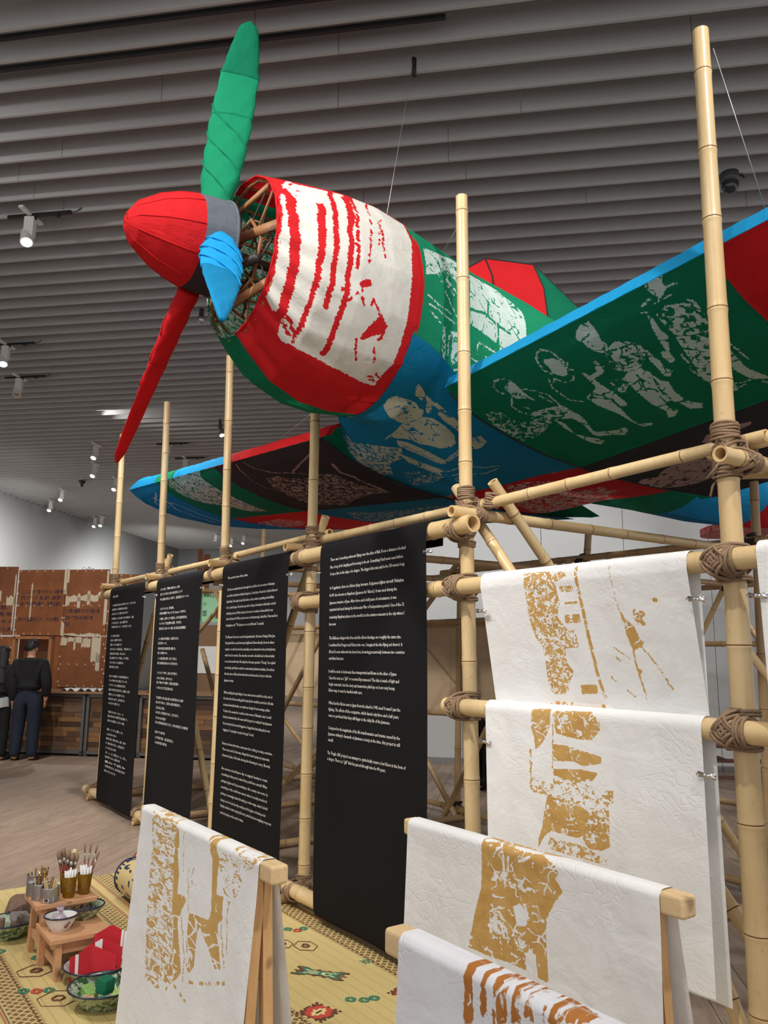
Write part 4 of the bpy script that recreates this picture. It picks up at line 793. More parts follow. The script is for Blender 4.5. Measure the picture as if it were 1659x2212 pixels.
def torus_ring(m, c, ax, ra, rb=None, t=.006, u=None, nn=18, k=5, jit=.003):
    c = Vector(c); ax = Vector(ax).normalized()
    if u is None:
        u = ax.cross(Vector((0, 0, 1)))
        if u.length < .1: u = ax.cross(Vector((1, 0, 0)))
    u = (Vector(u)-ax*Vector(u).dot(ax)).normalized(); w = ax.cross(u); rb = rb or ra
    ph = rnd.uniform(0, 6)
    pts = [c+u*math.cos(2*PI*i/nn)*ra+w*math.sin(2*PI*i/nn)*rb+ax*jit*math.sin(2*PI*i/nn*2+ph) for i in range(nn)]
    m.tube(pts, t, k, closed=True)
def lash(p, axA, rA, q, axB, rB, nb=5, nd=4, t=.006, mat=ROPE, over=1.0):
    """rope binding pole A (through p, direction axA) to pole B (through q, direction axB)"""
    m = MB(); p = Vector(p); q = Vector(q); axA = Vector(axA).normalized(); axB = Vector(axB).normalized()
    mid = (p+q)/2; off = q-p; D = off.length
    for i in range(nb):
        for sgn in ((-1, 1) if over else (1,)):
            torus_ring(m, p+axA*(sgn*(rB*1.05+.008+t*1.9*i)), axA, rA+t*.9+rnd.uniform(0, .003), t=t)
    o = off.normalized() if D > 1e-4 else axA.cross(axB).normalized()
    for sgn in (1, -1):
        dg = (axA+axB*sgn).normalized(); nrm = dg.cross(o)
        for i in range(nd):
            sh = (i-(nd-1)/2)*t*2.1
            torus_ring(m, mid+nrm*sh, nrm, D/2+(rA+rB)/2+t*.8, max(rA, rB)*1.12+t, t=t, u=o, jit=.004)
    for i in range(3):
        torus_ring(m, q+axB*((i-1)*t*2.2+rA*1.1), axB, rB+t*.9, t=t)
    # loose rope tail
    e = p+o*(-rA)+axA*(-rB-.02)
    m.tube([e, e+Vector((rnd.uniform(-.03, .03), -.02, -.03)), e+Vector((rnd.uniform(-.05, .05), -.03, -.07))], t*.8, 5)
    return build(m, 'lashing', mat, parent=scaf)

PX = {'A': [(-4.53, 0), (-4.50, 2.4), (-4.60, 4.15)], 'B': [(-3.02, 0), (-3.035, 2.42), (-3.13, 4.17)], 'C': [(-1.50, 0), (-1.50, 2.4), (-1.59, 4.2)],
      'D': [(-.05, 0), (-.055, 1.6), (-.06, 4.2)], 'E': [(1.60, 0), (1.558, 2.35), (1.543, 4.19)], 'F': [(3.045, 0), (3.052, 2.4), (3.066, 4.19)]}
PR = {'A': (.043, .033), 'B': (.043, .033), 'C': (.040, .033), 'D': (.040, .033), 'E': (.041, .034), 'F': (.048, .033)}
def ps(k, z):
    a = PX[k]; return float(np.interp(z, [x[1] for x in a], [x[0] for x in a]))
for k in 'ABCDEF':
    pole('upright_pole', [(s, 0, z) for s, z in PX[k]], *PR[k], n=18, gap=.30)
X, Y_, Z = (1, 0, 0), (0, 1, 0), (0, 0, 1)
# top rail, behind the posts
for a, b in (('A', 'C'), ('C', 'D'), ('D', 'E'), ('E', 'F')):
    pole('rail', [(ps(a, 2.37)-.10, .072, 2.375), (ps(b, 2.37)+.12, .072 if b != 'F' else .08, 2.385+.03*(b == 'F'))], .030, .026, gap=.26) if (a, b) != ('C', 'D') else pole('rail', [(ps(a, 2.37)-.05, .085, 2.40), (ps(b, 2.37)+.1, .085, 2.42)], .028, .024, gap=.26)
pole('rail', [(2.92, .10, 2.40), (4.3, .10, 2.45)], .030, .028)
pole('rail', [(2.98, .16, 2.32), (3.9, .9, 2.30)], .03, .03)
# thick banner rail, in front
pole('rail', [(-4.66, -.092, 2.225), (-1.4, -.094, 2.225)], .046, .046, gap=.34)
pole('rail', [(-1.75, -.096, 2.225), (1.72, -.096, 2.25)], .046, .048, gap=.36, n=18)
# cloth rails and the middle rail
pole('rail', [(-.10, -.092, 1.925), (4.5, -.098, 1.945)], .042, .042, gap=.38, n=18)
pole('rail', [(1.50, -.092, 1.335), (4.5, -.1, 1.335)], .041, .042, gap=.42, n=18)
# lowest rail on the floor, the banners are tucked round it
pole('rail', [(-4.72, -.095, .085), (-1.6, -.095, .085)], .046, .046, gap=.36)
pole('rail', [(-1.9, -.095, .105), (1.72, -.095, .105)], .046, .046, gap=.36)
for k in 'ABCDEF':
    s = ps(k, 2.32)+.075
    if k == 'D': s = ps(k, 2.32)-.075
    pole('tie_pole', [(s, -.17, 2.315), (s+.02, 2.85, 2.34)], .031, .028, BAM if k in 'EF' else BAM_D, gap=.28)
    sb = ps(k, .1)+(.07 if k != 'D' else -.075)
    pole('tie_pole', [(sb, -.23 if k == 'D' else -.15, .036), (sb, 2.8, .036)], .033, .03, BAM_D)
    lash((ps(k, 2.37), 0, 2.375), Z, PR[k][0]*.9, (ps(k, 2.37), .072, 2.375), X, .028, 6 if k in 'EF' else 5, 4)
    m_s = s
    lash((ps(k, 2.31), 0, 2.315), Z, PR[k][0]*.9, (s, 0, 2.315), Y_, .03, 2, 3)
    if k in 'ABCDE': lash((ps(k, 2.24), 0, 2.235), Z, PR[k][0]*.92, (ps(k, 2.24), -.094, 2.235), X, .047, 3, 4)
    if k in 'ABCD': lash((ps(k, .1), 0, .1), Z, PR[k][0], (ps(k, .1), -.095, .095), X, .046, 3, 4)
    if k in 'DEF': lash((ps(k, 1.94), 0, 1.935), Z, PR[k][0], (ps(k, 1.94), -.095, 1.935), X, .042, 2, 6, t=.007)
    if k in 'EF': lash((ps(k, 1.33), 0, 1.335), Z, PR[k][0], (ps(k, 1.33), -.096, 1.335), X, .042, 2, 6, t=.007)
# cross braces of the front row, their cut tops stick out over the rail
def brace(a, b, r=.029, mat=BAM, r1=None): return pole('brace', [a, b], r, r1 or r*.95, mat, gap=.27)
brace((.03, .055, 2.53), (-1.52, .05, .06)); brace((-.27, .105, 2.50), (1.48, .10, .06))
brace((-2.93, .055, 2.54), (-4.45, .05, .06)); brace((-3.24, .105, 2.52), (-1.62, .10, .06))
brace((1.36, .10, 2.52), (3.0, .10, .55)); brace((1.70, .06, 2.49), (1.72, 2.45, .06))
brace((2.74, .03, .76), (3.10, .0, .03)); brace((1.9, 1.9, 1.75), (2.2, 2.3, 1.05), .026)
for (k, s) in (('D', -.03), ('D', -.21), ('B', -2.98), ('B', -3.19), ('E', 1.42), ('E', 1.685)):
    m = MB()
    for i in range(6): torus_ring(m, (s+(0.012 if s > ps(k, 2.4) else -.012)*(i-3)*.3, .07 if s > ps(k, 2.4) else .1, 2.36+i*.013), (0.3, 0, 1), .037, t=.006)
    build(m, 'lashing', ROPE, parent=scaf)
# second row of posts
DR = plain('dark_rope', srgb(58, 50, 44), .95, 0, .3, 90)
for s, dz in ((-6.1, 0), (-4.58, 0), (-2.45, 0), (-1.55, 0), (.12, .0), (1.66, 0)):
    pole('upright_pole', [(s-.05, 2.65, 0), (s+.02, 2.65, 2.4), (s+.06, 2.65, 3.6 if s < -2.9 or s > 1 else 2.72)], .036, .03, BAM_D, gap=.33)
    lash((s, 2.65, 2.39), Z, .036, (s, 2.58, 2.39), X, .028, 4, 3, mat=DR)
    lash((s-.04, 2.65, .1), Z, .036, (s-.04, 2.59, .1), X, .03, 2, 3, mat=DR)
pole('rail', [(-6.4, 2.58, 2.39), (-1.3, 2.58, 2.40)], .03, .028, BAM_D); pole('rail', [(-1.75, 2.585, 2.44), (1.8, 2.585, 2.41)], .03, .026, BAM_D)
pole('rail', [(-6.4, 2.59, .11), (-1.3, 2.59, .10)], .03, .03, BAM_D); pole('rail', [(-1.7, 2.57, .09), (3.4, 2.57, .09)], .03, .03, BAM_D)
pole('rail', [(-5.6, 2.60, 1.93), (-.6, 2.60, 1.925)], .032, .030, BAM_D); pole('rail', [(-5.6, 2.60, .90), (-.6, 2.60, 1.03)], .032, .030, BAM_D)
brace((-4.4, 2.55, .08), (-1.45, 2.55, 2.52), .03, BAM_D); brace((-3.2, 2.72, 2.45), (-.05, 2.72, .1), .032, BAM_D)
brace((-2.35, 2.50, 1.0), (-1.45, 2.50, .05), .03, BAM_D); brace((-1.60, 2.48, .03), (.1, 2.48, 2.4), .029, BAM_D)
brace((-5.9, 2.7, 1.0), (-4.2, 2.7, .08), .028, BAM_D); brace((-2.6, .9, .05), (-.9, 1.2, 1.3), .028, BAM)
brace((-3.05, 1.25, .65), (-1.7, 1.35, 2.2), .027, BAM_D); brace((-3.9, .8, 1.82), (-3.1, .8, 2.2), .026, BAM); brace((-3.9, .85, 1.62), (-3.2, .8, .9), .026, BAM_D)
brace((-4.4, 1.2, 2.3), (-2.9, 1.0, 1.55), .028, BAM_D)
# third row, seen under the right wing
for s in (-1.7, -.12, 1.5):
    pole('upright_pole', [(s, 5.3, 0), (s-.02, 5.3, 2.5), (s-.03, 5.3, 2.8)], .042, .036, BAM_D, gap=.36)
    lash((s, 5.3, 2.33), Z, .04, (s, 5.22, 2.33), X, .03, 4, 3, mat=DR)
pole('rail', [(-3.2, 5.22, 2.33), (1.9, 5.22, 2.36)], .032, .03, BAM_D); pole('rail', [(-3.2, 5.22, 1.75), (1.9, 5.22, 1.72)], .03, .03, BAM_D)
pole('rail', [(-3.2, 5.22, .1), (1.9, 5.22, .1)], .032, .03, BAM_D)
for s in (-.05, 1.57): pole('tie_pole', [(s, 2.5, 2.36), (s, 5.5, 2.36)], .03, .028, BAM_D)
brace((-.15, 5.2, 2.3), (-1.0, 5.2, .9), .03, BAM); brace((-.1, 5.2, 2.3), (1.2, 5.2, .1), .03, BAM_D); brace((.9, 3.4, .1), (2.6, 2.7, 2.2), .03, BAM_D)

# ================================================================== the cloth aeroplane
kite = thing('kite_aeroplane', 'huge patchwork cloth aeroplane with red spinner and propeller hanging over the bamboo', 'kite', (.8, -.2, 3.0))
SC = .65
FX = (0, .04, .1, .2, .3, .4, .5, .7, 1.0); FZ = (0, -.07, -.14, -.215, -.27, -.30, -.325, -.335, -.31)
chord = lambda d: 2.75-.155*np.maximum(0, d-.6)
def zlow(s, q):
    d = np.abs(np.asarray(s, float)-SC); x = (np.asarray(q, float)-.09)/chord(d)
    return 3.13+.075*np.maximum(0, d-.6)+np.interp(x, FX, FZ)
def teq(d):          # trailing edge with the rounded tip
    return .09+chord(d)*np.where(d < 3.6, 1.0, np.sqrt(np.clip(1-((d-3.6)/1.55)**2, 0, 1))*.93+.07*(d < 5.0))
def zup(s, q):
    d = np.abs(np.asarray(s, float)-SC); x = np.clip((np.asarray(q, float)-.09)/chord(d), 0, 1)
    return 3.13+.075*np.maximum(0, d-.6)+np.interp(x, (0, .02, .06, .15, .35, .7, 1), (0, .07, .115, .15, .14, -.04, -.285))
wr = np.random.RandomState(3)
def wnoise(s, q): return .006*np.sin(7*s+3*np.sin(2.1*q))+.005*np.sin(11*q+4*s)
def under(name, mat, d0, d1, x0, x1, side, key=None, step=.014, curve=None):
    """one sewn panel of the wing's underside, between span stations d0..d1 and chord shares x0..x1"""
    nu = max(4, int((d1-d0)/step)); nv = max(4, int((x1-x0)*2.5/step)); m = MB()
    us = lin(d0, d1, nu); vs = lin(0, 1, nv)
    D, V = np.meshgrid(us, vs, indexing='ij')
    te = teq(D); qa = .09+chord(D)*x0; qb = np.minimum(.09+chord(D)*x1, te) if x1 < .99 else te
    qa = np.minimum(qa, te-.002)
    Q = qa+(qb-qa)*V
    S = SC+side*D
    edge = np.minimum(np.minimum(D-d0, d1-D), np.minimum(Q-qa, qb-Q))
    Zz = zlow(S, Q)+wnoise(S, Q)*np.clip(edge/.1, 0, 1)-.006*np.clip(1-edge/.012, 0, 1)
    P = np.stack([S, Q, Zz], -1).reshape(-1, 3)
    m.v = [tuple(p) for p in P]
    for i in range(nu-1):
        for j in range(nv-1):
            a = i*nv+j; qd = (a, a+nv, a+nv+1, a+1); m.f.append(qd if side < 0 else qd[::-1]); m.m.append(0)
    return printed(m, name, mat, kite, P[:, 0], P[:, 1], key)
LD, GBD = 2.70, 4.20
under('wing_panel', FB['black_p'], .76, LD, 0, .42, -1, 'LBLK'); under('wing_panel', FB['green_p'], LD, GBD, 0, .41, -1, 'LGRN')
under('wing_panel', FB['blue_p'], GBD, 5.14, 0, 1, -1, 'LTIP')
under('wing_panel', FB['blue_p'], .76, LD-.02, .42, 1, -1, 'LRB'); under('wing_panel', FB['red_p'], LD-.02, GBD, .41, 1, -1, 'LRR')
under('wing_panel', FB['green_p'], .64, 2.33, 0, .425, 1, 'RGRN', step=.0095); under('wing_panel', FB['red'], 2.33, 3.9, 0, .425, 1)
under('wing_panel', FB['black_p'], .64, 2.6, .425, 1, 1, 'RBLK', step=.012); under('wing_panel', FB['green'], 2.6, 3.9, .425, 1, 1, step=.03)
under('wing_panel', FB['blue'], 3.9, 5.14, 0, 1, 1, step=.03)
def upper(mat, d0, d1, side, x0, x1, n=30, nv=10, name='wing_top_panel', key=None):
    m = MB(); us = lin(d0, d1, n); vs = lin(0, 1, nv)**1.0
    D, V = np.meshgrid(us, vs, indexing='ij'); te = teq(D)
    ca = (te-.09)
    Q = .09+ca*(x0+(x1-x0)*V); S = SC+side*D
    xs = (Q-.09)/ca
    Zz = 3.13+.075*np.maximum(0, D-.6)+np.interp(xs, (0, .012, .04, .10, .35, .7, 1), (0, .07, .115, .15, .14, -.04, -.30))*np.where(D > 3.6, np.clip((te-.09)/1.2, .15, 1), 1)
    Zz = Zz+.008*np.sin(D*9)*np.clip(xs*6, 0, 1)-.004*np.abs(np.sin(D*18+xs*9))
    P = np.stack([S, Q, Zz], -1).reshape(-1, 3); m.v = [tuple(p) for p in P]
    for i in range(n-1):
        for j in range(nv-1):
            a = i*nv+j; qd = (a, a+nv, a+nv+1, a+1); m.f.append(qd if side > 0 else qd[::-1]); m.m.append(0)
    return printed(m, name, mat, kite, P[:, 0], P[:, 1], key) if key else build(m, name, mat, kite, attrs={'pat': np.stack([P[:, 0], P[:, 1], P[:, 1]*0], 1)})
for sd, cols in ((1, (('bluel', .62, 2.62), ('gray', 2.62, 3.4), ('bluel', 3.4, 5.14))), (-1, (('red_p', .62, 2.45), ('bluel', 2.45, 3.75), ('greenl_p', 3.75, 4.3), ('bluel', 4.3, 5.14)))):
    for c, a, b in cols: upper(FB[c], a, b, sd, 0, .10, 40, 9, 'leading_edge_panel', 'LE' if c.endswith('_p') else None)
    for a, b, c in ((.5, 2.4, 'green'), (2.4, 3.8, 'red'), (3.8, 5.14, 'blue')): upper(FB[c], a, b, sd, .10, 1, 20, 12)

# fuselage sections: q, centre height, half width, up, down
FT = np.array([(-.2, 3.66, .605, .600, .62), (.2, 3.61, .61, .615, .66), (.5, 3.57, .61, .62, .70), (1.0, 3.52, .60, .61, .70), (1.5, 3.46, .58, .575, .655), (2.2, 3.40, .56, .50, .60), (2.85, 3.36, .55, .44, .55), (3.6, 3.32, .50, .38, .53), (4.4, 3.30, .42, .32, .48), (5.6, 3.27, .27, .24, .34), (7.0, 3.22, .05, .10, .12)])
def fus(q, th):
    a = [np.interp(q, FT[:, 0], FT[:, i]) for i in range(1, 5)]
    cx = np.interp(q, (-.2, .5, 7), (.80, .68, .62))
    sn = np.sin(th); cs = np.cos(th)
    return cx+a[1]*np.sign(cs)*np.abs(cs)**.92, q, a[0]+np.where(sn > 0, a[2], a[3])*np.sign(sn)*np.abs(sn)**.95
def fuspanel(mat, q0, q1, t0, t1, key=None, nq=30, nt=30, name='fuselage_panel'):
    qs = lin(q0, q1, nq); ts = np.radians(lin(t0, t1, nt)); Qm, Tm = np.meshgrid(qs, ts, indexing='ij')
    x, q, z = fus(Qm, Tm)
    e = np.minimum(Qm-q0, q1-Qm); z = z-.004*np.sin(Tm*24)**2; P = np.stack([x, Qm, z], -1).reshape(-1, 3)
    m = MB(); m.v = [tuple(p) for p in P]
    for i in range(nq-1):
        for j in range(nt-1):
            a = i*nt+j; m.f.append((a, a+1, a+nt+1, a+nt)); m.m.append(0)
    return printed(m, name, mat, kite, Qm.ravel(), Tm.ravel()*.6, key)
fuspanel(FB['greenl_p'], -.2, 1.62, -32, 100, 'FUS', 170, 130); fuspanel(FB['green'], -.2, 1.62, 100, 212)
fuspanel(FB['gray'], 1.62, 2.3, -15, 195); fuspanel(FB['green'], 2.3, 3.05, -25, 205)
fuspanel(FB['bluel'], 3.05, 4.15, -90, 205); fuspanel(FB['red_p'], 4.15, 7.0, -90, 205, 'TAIL')
fuspanel(FB['green_p'], 2.25, 3.05, -155, -25, 'CGRN', 60, 90); fuspanel(FB['blue_p'], 3.05, 4.2, -170, -88, None); fuspanel(FB['red'], 4.2, 7.0, -170, -88)
# belly: from the cowl's rear arc to the flat wing centre
def belly():
    nu, nv = 150, 130; us = lin(0, 1, nu); vs = lin(0, 1, nv); U, V = np.meshgrid(us, vs, indexing='ij')
    Q = -.2+(1.24+.2)*V
    th = np.radians(-158+130*U); ax = .80+.62*np.cos(th); az = 3.655+.625*np.sin(th)
    bs = -.11+(1.40)*U; bz = zlow(bs, np.maximum(Q, .0901))
    w = np.clip((Q+.2)/.62, 0, 1); w = w*w*(3-2*w)
    S = ax*(1-w)+bs*w; Zz = az*(1-w)+bz*w
    Zz += wnoise(S, Q)*.8
    P = np.stack([S, Q, Zz], -1).reshape(-1, 3); m = MB(); m.v = [tuple(p) for p in P]
    for i in range(nu-1):
        for j in range(nv-1):
            a = i*nv+j; m.f.append((a, a+1, a+nv+1, a+nv)); m.m.append(0)
    printed(m, 'belly_panel', FB['blue_p'], kite, P[:, 0], P[:, 1], 'BELLY')
belly()
def centre(mat, q0, q1, key):
    nu, nv = 90, 80; U, Q = np.meshgrid(lin(-.11, 1.29, nu), lin(q0, q1, nv), indexing='ij'); Zz = zlow(U, Q)+wnoise(U, Q)
    P = np.stack([U, Q, Zz], -1).reshape(-1, 3); m = MB(); m.v = [tuple(p) for p in P]
    for i in range(nu-1):
        for j in range(nv-1):
            a = i*nv+j; m.f.append((a, a+1, a+nv+1, a+nv)); m.m.append(0)
    printed(m, 'belly_panel', mat, kite, P[:, 0], P[:, 1], key)
centre(FB['red_p'], 1.24, 2.26, 'CRED')
m = MB(); pts = [(-.09, q, float(zlow(-.09, q))-.01) for q in lin(.12, 2.7, 24)]; m.tube(pts, .007, 5)
pts = [(1.285, q, float(zlow(1.285, q))-.008) for q in lin(.12, 2.8, 24)]; m.tube(pts, .007, 5); build(m, 'seam', FB['black'], kite)

# cowling
CQ = np.array([-1.02, -.95, -.8, -.6, -.4, -.2, -.17]); CZ = np.array([3.815, 3.77, 3.70, 3.67, 3.66, 3.655, 3.655]); CR = np.array([.455, .50, .58, .635, .645, .622, .612]); CS = np.array([.78, .79, .80, .80, .80, .80, .80])
def cowl(q, th, k=1.0):
    r = np.interp(q, CQ, CR)*k; r = r*(1-.012*np.abs(np.sin(th*8)))
    return np.interp(q, CQ, CS)+r*np.cos(th), q, np.interp(q, CQ, CZ)+r*np.sin(th)
def cowlpanel(mat, t0, t1, key, nq, nt, k=1.0, flip=False, q1=-.17, name='cowl_panel'):
    qs = lin(-1.02, q1, nq); ts = np.radians(lin(t0, t1, nt)); Qm, Tm = np.meshgrid(qs, ts, indexing='ij'); x, q, z = cowl(Qm, Tm, k)
    rr = np.random.RandomState(int(t0) % 97); 
    pk = .006*np.sin(Tm*26+3*Qm)*np.exp(-((Qm+.95)/.25)**2); x = x+pk*np.cos(Tm); z = z+pk*np.sin(Tm)
    P = np.stack([x, Qm, z], -1).reshape(-1, 3); m = MB(); m.v = [tuple(p) for p in P]
    for i in range(nq-1):
        for j in range(nt-1):
            a = i*nt+j; qd = (a, a+1, a+nt+1, a+nt); m.f.append(qd[::-1] if flip else qd); m.m.append(0)
    return printed(m, name, mat, kite, Qm.ravel(), Tm.ravel()*.6, key)
cowlpanel(FB['cowl_p'], -92, 102, 'COWL', 110, 260)
cowlpanel(FB['lining'], 102, 268, 'COWLIN', 60, 140, name='cowl_panel')
for c_, t0_, t1_ in (('red', -92, 102), ('lining', 102, 268)):
    m = MB()
    for q in (-1.015, -.175):
        x, y, z = cowl(np.full(36, q), np.radians(np.linspace(t0_, t1_, 36))); m.tube(list(zip(x, y, z)), .006, 6)
    build(m, 'cowl_hem', FB[c_], kite)
# bamboo and cane inside the cowl opening
m = MB(); md = MB()
for q, n in ((-.99, 26), (-.7, 26), (-.35, 26)):
    x, y, z = cowl(np.full(n, q), np.linspace(0, 2*PI, n, endpoint=False), .965); m.tube(list(zip(x, y, z)), .010, 6, closed=True)
for a in range(0, 360, 22):
    qs = lin(-1.0, -.2, 8); x, y, z = cowl(qs, np.radians(a), .965); m.tube(list(zip(x, y, z)), .009, 6)
cx, cz = .78, 3.815
for a in (20, 110, 200, 290):
    t = math.radians(a); m.tube([(cx+.10*math.cos(t), -.99, cz+.10*math.sin(t)), (cx+.44*math.cos(t+.3), -.99, cz+.44*math.sin(t+.3))], .008, 6)
hexa = [(cx+.22*math.cos(math.radians(a)), -.99, cz+.22*math.sin(math.radians(a))) for a in range(8, 368, 60)]
for i in range(6): m.tube([hexa[i], hexa[(i+1) % 6]], .011, 6); m.tube([hexa[i], (hexa[i][0], -.25, hexa[i][2])], .007, 6)
m.bar((cx+.33, -1.0, cz-.28), (cx-.36, -.98, cz-.2), .018, .05); m.bar((cx+.42, -.99, cz+.02), (cx-.1, -1.0, cz+.16), .018, .055); m.bar((cx+.3, -1.0, cz+.3), (cx-.25, -1.0, cz+.33), .016, .03)
build(m, 'bamboo_frame', plain('cane', srgb(150, 104, 66), .6, 0, .25, 30), kite)
md.tube([(cx+.26, -1.03, cz-.12), (cx-.14, -1.03, cz-.03)], .026, 10); md.tube([(cx, -1.45, cz+.02), (cx, -.2, cz-.03)], .028, 10)
for i in range(8): md.tube([(cx+.38*math.cos(i*.8), -1.0, cz+.38*math.sin(i*.8)), (cx+.3*math.cos(i*.8+2.3), -.96, cz+.3*math.sin(i*.8+2.3))], .006, 5)
build(md, 'propeller_shaft', plain('dark_rubber', srgb(46, 38, 34), .6), kite)

# spinner: red nose, grey band
SN = (.74, -1.20, 3.83)
def spin(q0, q1, mat, name, nq=26, a0=0, a1=360, nt=60):
    qs = lin(q0, q1, nq); prof_q = (-1.665, -1.655, -1.61, -1.5, -1.4, -1.3, -1.2, -1.13); prof_r = (.0, .05, .115, .192, .234, .260, .270, .270)
    ts = np.radians(lin(a0, a1, nt)); Qm, Tm = np.meshgrid(qs, ts, indexing='ij'); r = np.interp(Qm, prof_q, prof_r)
    r = r*(1-.020*np.abs(np.sin(Tm*5+.4))*np.clip((Qm+1.66)*8, 0, 1)); m = MB()
    P = np.stack([SN[0]+r*np.cos(Tm), Qm, SN[2]+.012+r*np.sin(Tm)], -1).reshape(-1, 3); m.v = [tuple(p) for p in P]
    for i in range(nq-1):
        for j in range(nt-1):
            a = i*nt+j; m.f.append((a, a+1, a+nt+1, a+nt)); m.m.append(0)
    return build(m, name, mat, kite, attrs={'pat': np.stack([Qm.ravel(), Tm.ravel()*.3, Qm.ravel()*0], 1)})
spin(-1.665, -1.305, FB['red'], 'spinner', 40, 0, 360, 121)
spin(-1.305, -1.13, FB['gray'], 'spinner_band', 10, -20, 200, 70); spin(-1.305, -1.13, FB['black'], 'spinner_band', 10, 200, 340, 50)
m = MB()
for a in range(10): 
    t = a*PI/5-.08
    m.tube([(SN[0]+r*1.0*math.cos(t), q, SN[2]+.012+r*1.0*math.sin(t)) for q, r in ((-1.66, .03), (-1.61, .115), (-1.5, .192), (-1.4, .234), (-1.31, .258))], .004, 5)
build(m, 'spinner_seam', FB['red'], kite)
m = MB(); x = [(SN[0]+.268*math.cos(t), -1.13, SN[2]+.012+.268*math.sin(t)) for t in np.linspace(0, 2*PI, 40, endpoint=False)]; m.tube(x, .010, 6, closed=True); m.lathe([(.28, 0), (.02, 0)], (0, 0, 0), 3)
m.v = m.v[:-6]; m.f = [f for f in m.f if max(f) < len(m.v)]; m.m = m.m[:len(m.f)]
build(m, 'spinner_rim', FB['gray'], kite)

def blade(tip, mat_sections, w_prof, tw0, tw1, root=.22, hub=None, sag=(0, 0, 0), name='propeller_blade', thick=(.06, .012)):
    """lofted blade wrapped in cloth, twisting from root to tip"""
    H = Vector(hub or SN); T = Vector(tip); ax = (T-H).normalized(); L = (T-H).length
    nax = Vector((0, -1, 0)); nax = (nax-ax*nax.dot(ax)).normalized(); side = ax.cross(nax)
    holder = None; n = 20; parts = []
    cuts = [c for c, _ in mat_sections]+[1.0]
    for si, (c0, mat) in enumerate(mat_sections):
        c1 = cuts[si+1]; k = max(8, int((c1-c0)*70)); m = MB(); v = []; pat = []
        for i in range(k+1):
            t = c0+(c1-c0)*i/k; d = root+(L-root)*t
            w = np.interp(t, [x for x, _ in w_prof], [y for _, y in w_prof])*.5; h = thick[0]+(thick[1]-thick[0])*min(1, t*1.6); h = min(h, w*.9)
            tw = tw0+(tw1-tw0)*min(1, t*1.25)**.8
            e1 = side*math.cos(tw)+nax*math.sin(tw); e2 = -side*math.sin(tw)+nax*math.cos(tw)
            wrk = 1+.05*math.sin(t*46+1.3)*(1-t)+.012*math.sin(t*90); ctr = H+ax*d+Vector(sag)*t*t
            if i == 0 and si: wrk *= 1.05
            for j in range(n):
                q = 2*PI*j/n; cc, ss = math.cos(q), math.sin(q)
                dz = .006*math.sin(5*q+t*38)*(1-t)
                v.append(ctr+e1*(w*wrk*math.copysign(abs(cc)**.9, cc))+e2*((h+dz)*ss)); pat.append((t*1.3, q*.1, 0))
        m.v = [tuple(p) for p in v]
        for i in range(k):
            for j in range(n): j2 = (j+1) % n; m.f.append((i*n+j, i*n+j2, (i+1)*n+j2, (i+1)*n+j)); m.m.append(0)
        m.f.append(tuple(range(n-1, -1, -1))); m.f.append(tuple(k*n+j for j in range(n))); m.m += [0, 0]
        if holder is None: holder = build(m, name, mat, kite, attrs={'pat': np.array(pat)})
        else: build(m, 'blade_cloth', mat, parent=holder, base=tuple(kite['base']), attrs={'pat': np.array(pat)})
    # spiral seams
    m = MB()
    for s0 in (0, .16, .32):
        pts = []
        for i in range(16):
            t = .02+s0*.9+.22*i/15; d = root+(L-root)*t; w = np.interp(t, [x for x, _ in w_prof], [y for _, y in w_prof])*.5; h = thick[0]+(thick[1]-thick[0])*min(1, t*1.6); h = min(h, w*.9)
            tw = tw0+(tw1-tw0)*min(1, t*1.25)**.8
            e1 = side*math.cos(tw)+nax*math.sin(tw); e2 = -side*math.sin(tw)+nax*math.cos(tw); q = PI*(.05+.9*i/15)
            pts.append(H+ax*d+Vector(sag)*t*t+e1*(w*1.03*math.cos(q))+e2*(h*1.05*math.sin(q)+.003))
        m.tube(pts, .0045, 5)
    build(m, 'seam', mat_sections[0][1], parent=holder, base=tuple(kite['base']))
blade((.79, -1.02, 5.345), [(0, FB['greenl']), (.48, FB['greenl']), (.70, FB['green'])], [(0, .17), (.06, .19), (.2, .235), (.45, .25), (.7, .225), (.9, .15), (.97, .11), (1, .02)], -.75, -1.16, root=.24)
blade((-.23, -1.33, 2.76), [(0, FB['red']), (.40, FB['red'])], [(0, .20), (.1, .25), (.3, .22), (.5, .18), (.8, .12), (.95, .09), (1, .02)], -.5, -1.0, root=.26)
blade((1.87, -1.57, 2.90), [(0, FB['bluel']), (.45, FB['blue'])], [(0, .14), (.10, .20), (.30, .215), (.6, .17), (.85, .09), (.97, .04), (1, .02)], 1.25, 1.75, root=.10, hub=(.93, -1.20, 3.80))

# canopy
def canopy():
    st = [(.55, 4.17, .02, 0), (.90, 4.42, .17, .10), (1.36, 4.50, .24, .14), (1.95, 4.28, .22, .12), (2.7, 3.92, .05, .02)]
    rows = []
    for q, zt, w, w2 in st:
        zb = float(fus(np.array(q), np.array(PI/2))[2])-.08; cx = float(fus(np.array(q), np.array(PI/2))[0])
        rows.append([(cx+w*1.15, q, zb), (cx+w, q, zb+(zt-zb)*.55), (cx+w2, q, zt), (cx-w2, q, zt), (cx-w, q, zb+(zt-zb)*.55), (cx-w*1.15, q, zb)])
    for i, c in ((0, 'red'), (1, 'red'), (2, 'green'), (3, 'green')):
        m = MB(); m.v = rows[i]+rows[i+1]; 
        for j in range(5): m.f.append((j, j+1, 7+j, 6+j)); m.m.append(0)
        m.f = [f[::-1] for f in m.f]
        build(m, 'canopy_panel', FB[c], kite, smooth=False)
    m = MB()
    for i in range(1, 4): m.tube(rows[i], .007, 5)
    for j in (2, 3): m.tube([r[j] for r in rows], .007, 5)
    build(m, 'canopy_seam', FB['black'], kite)
canopy()
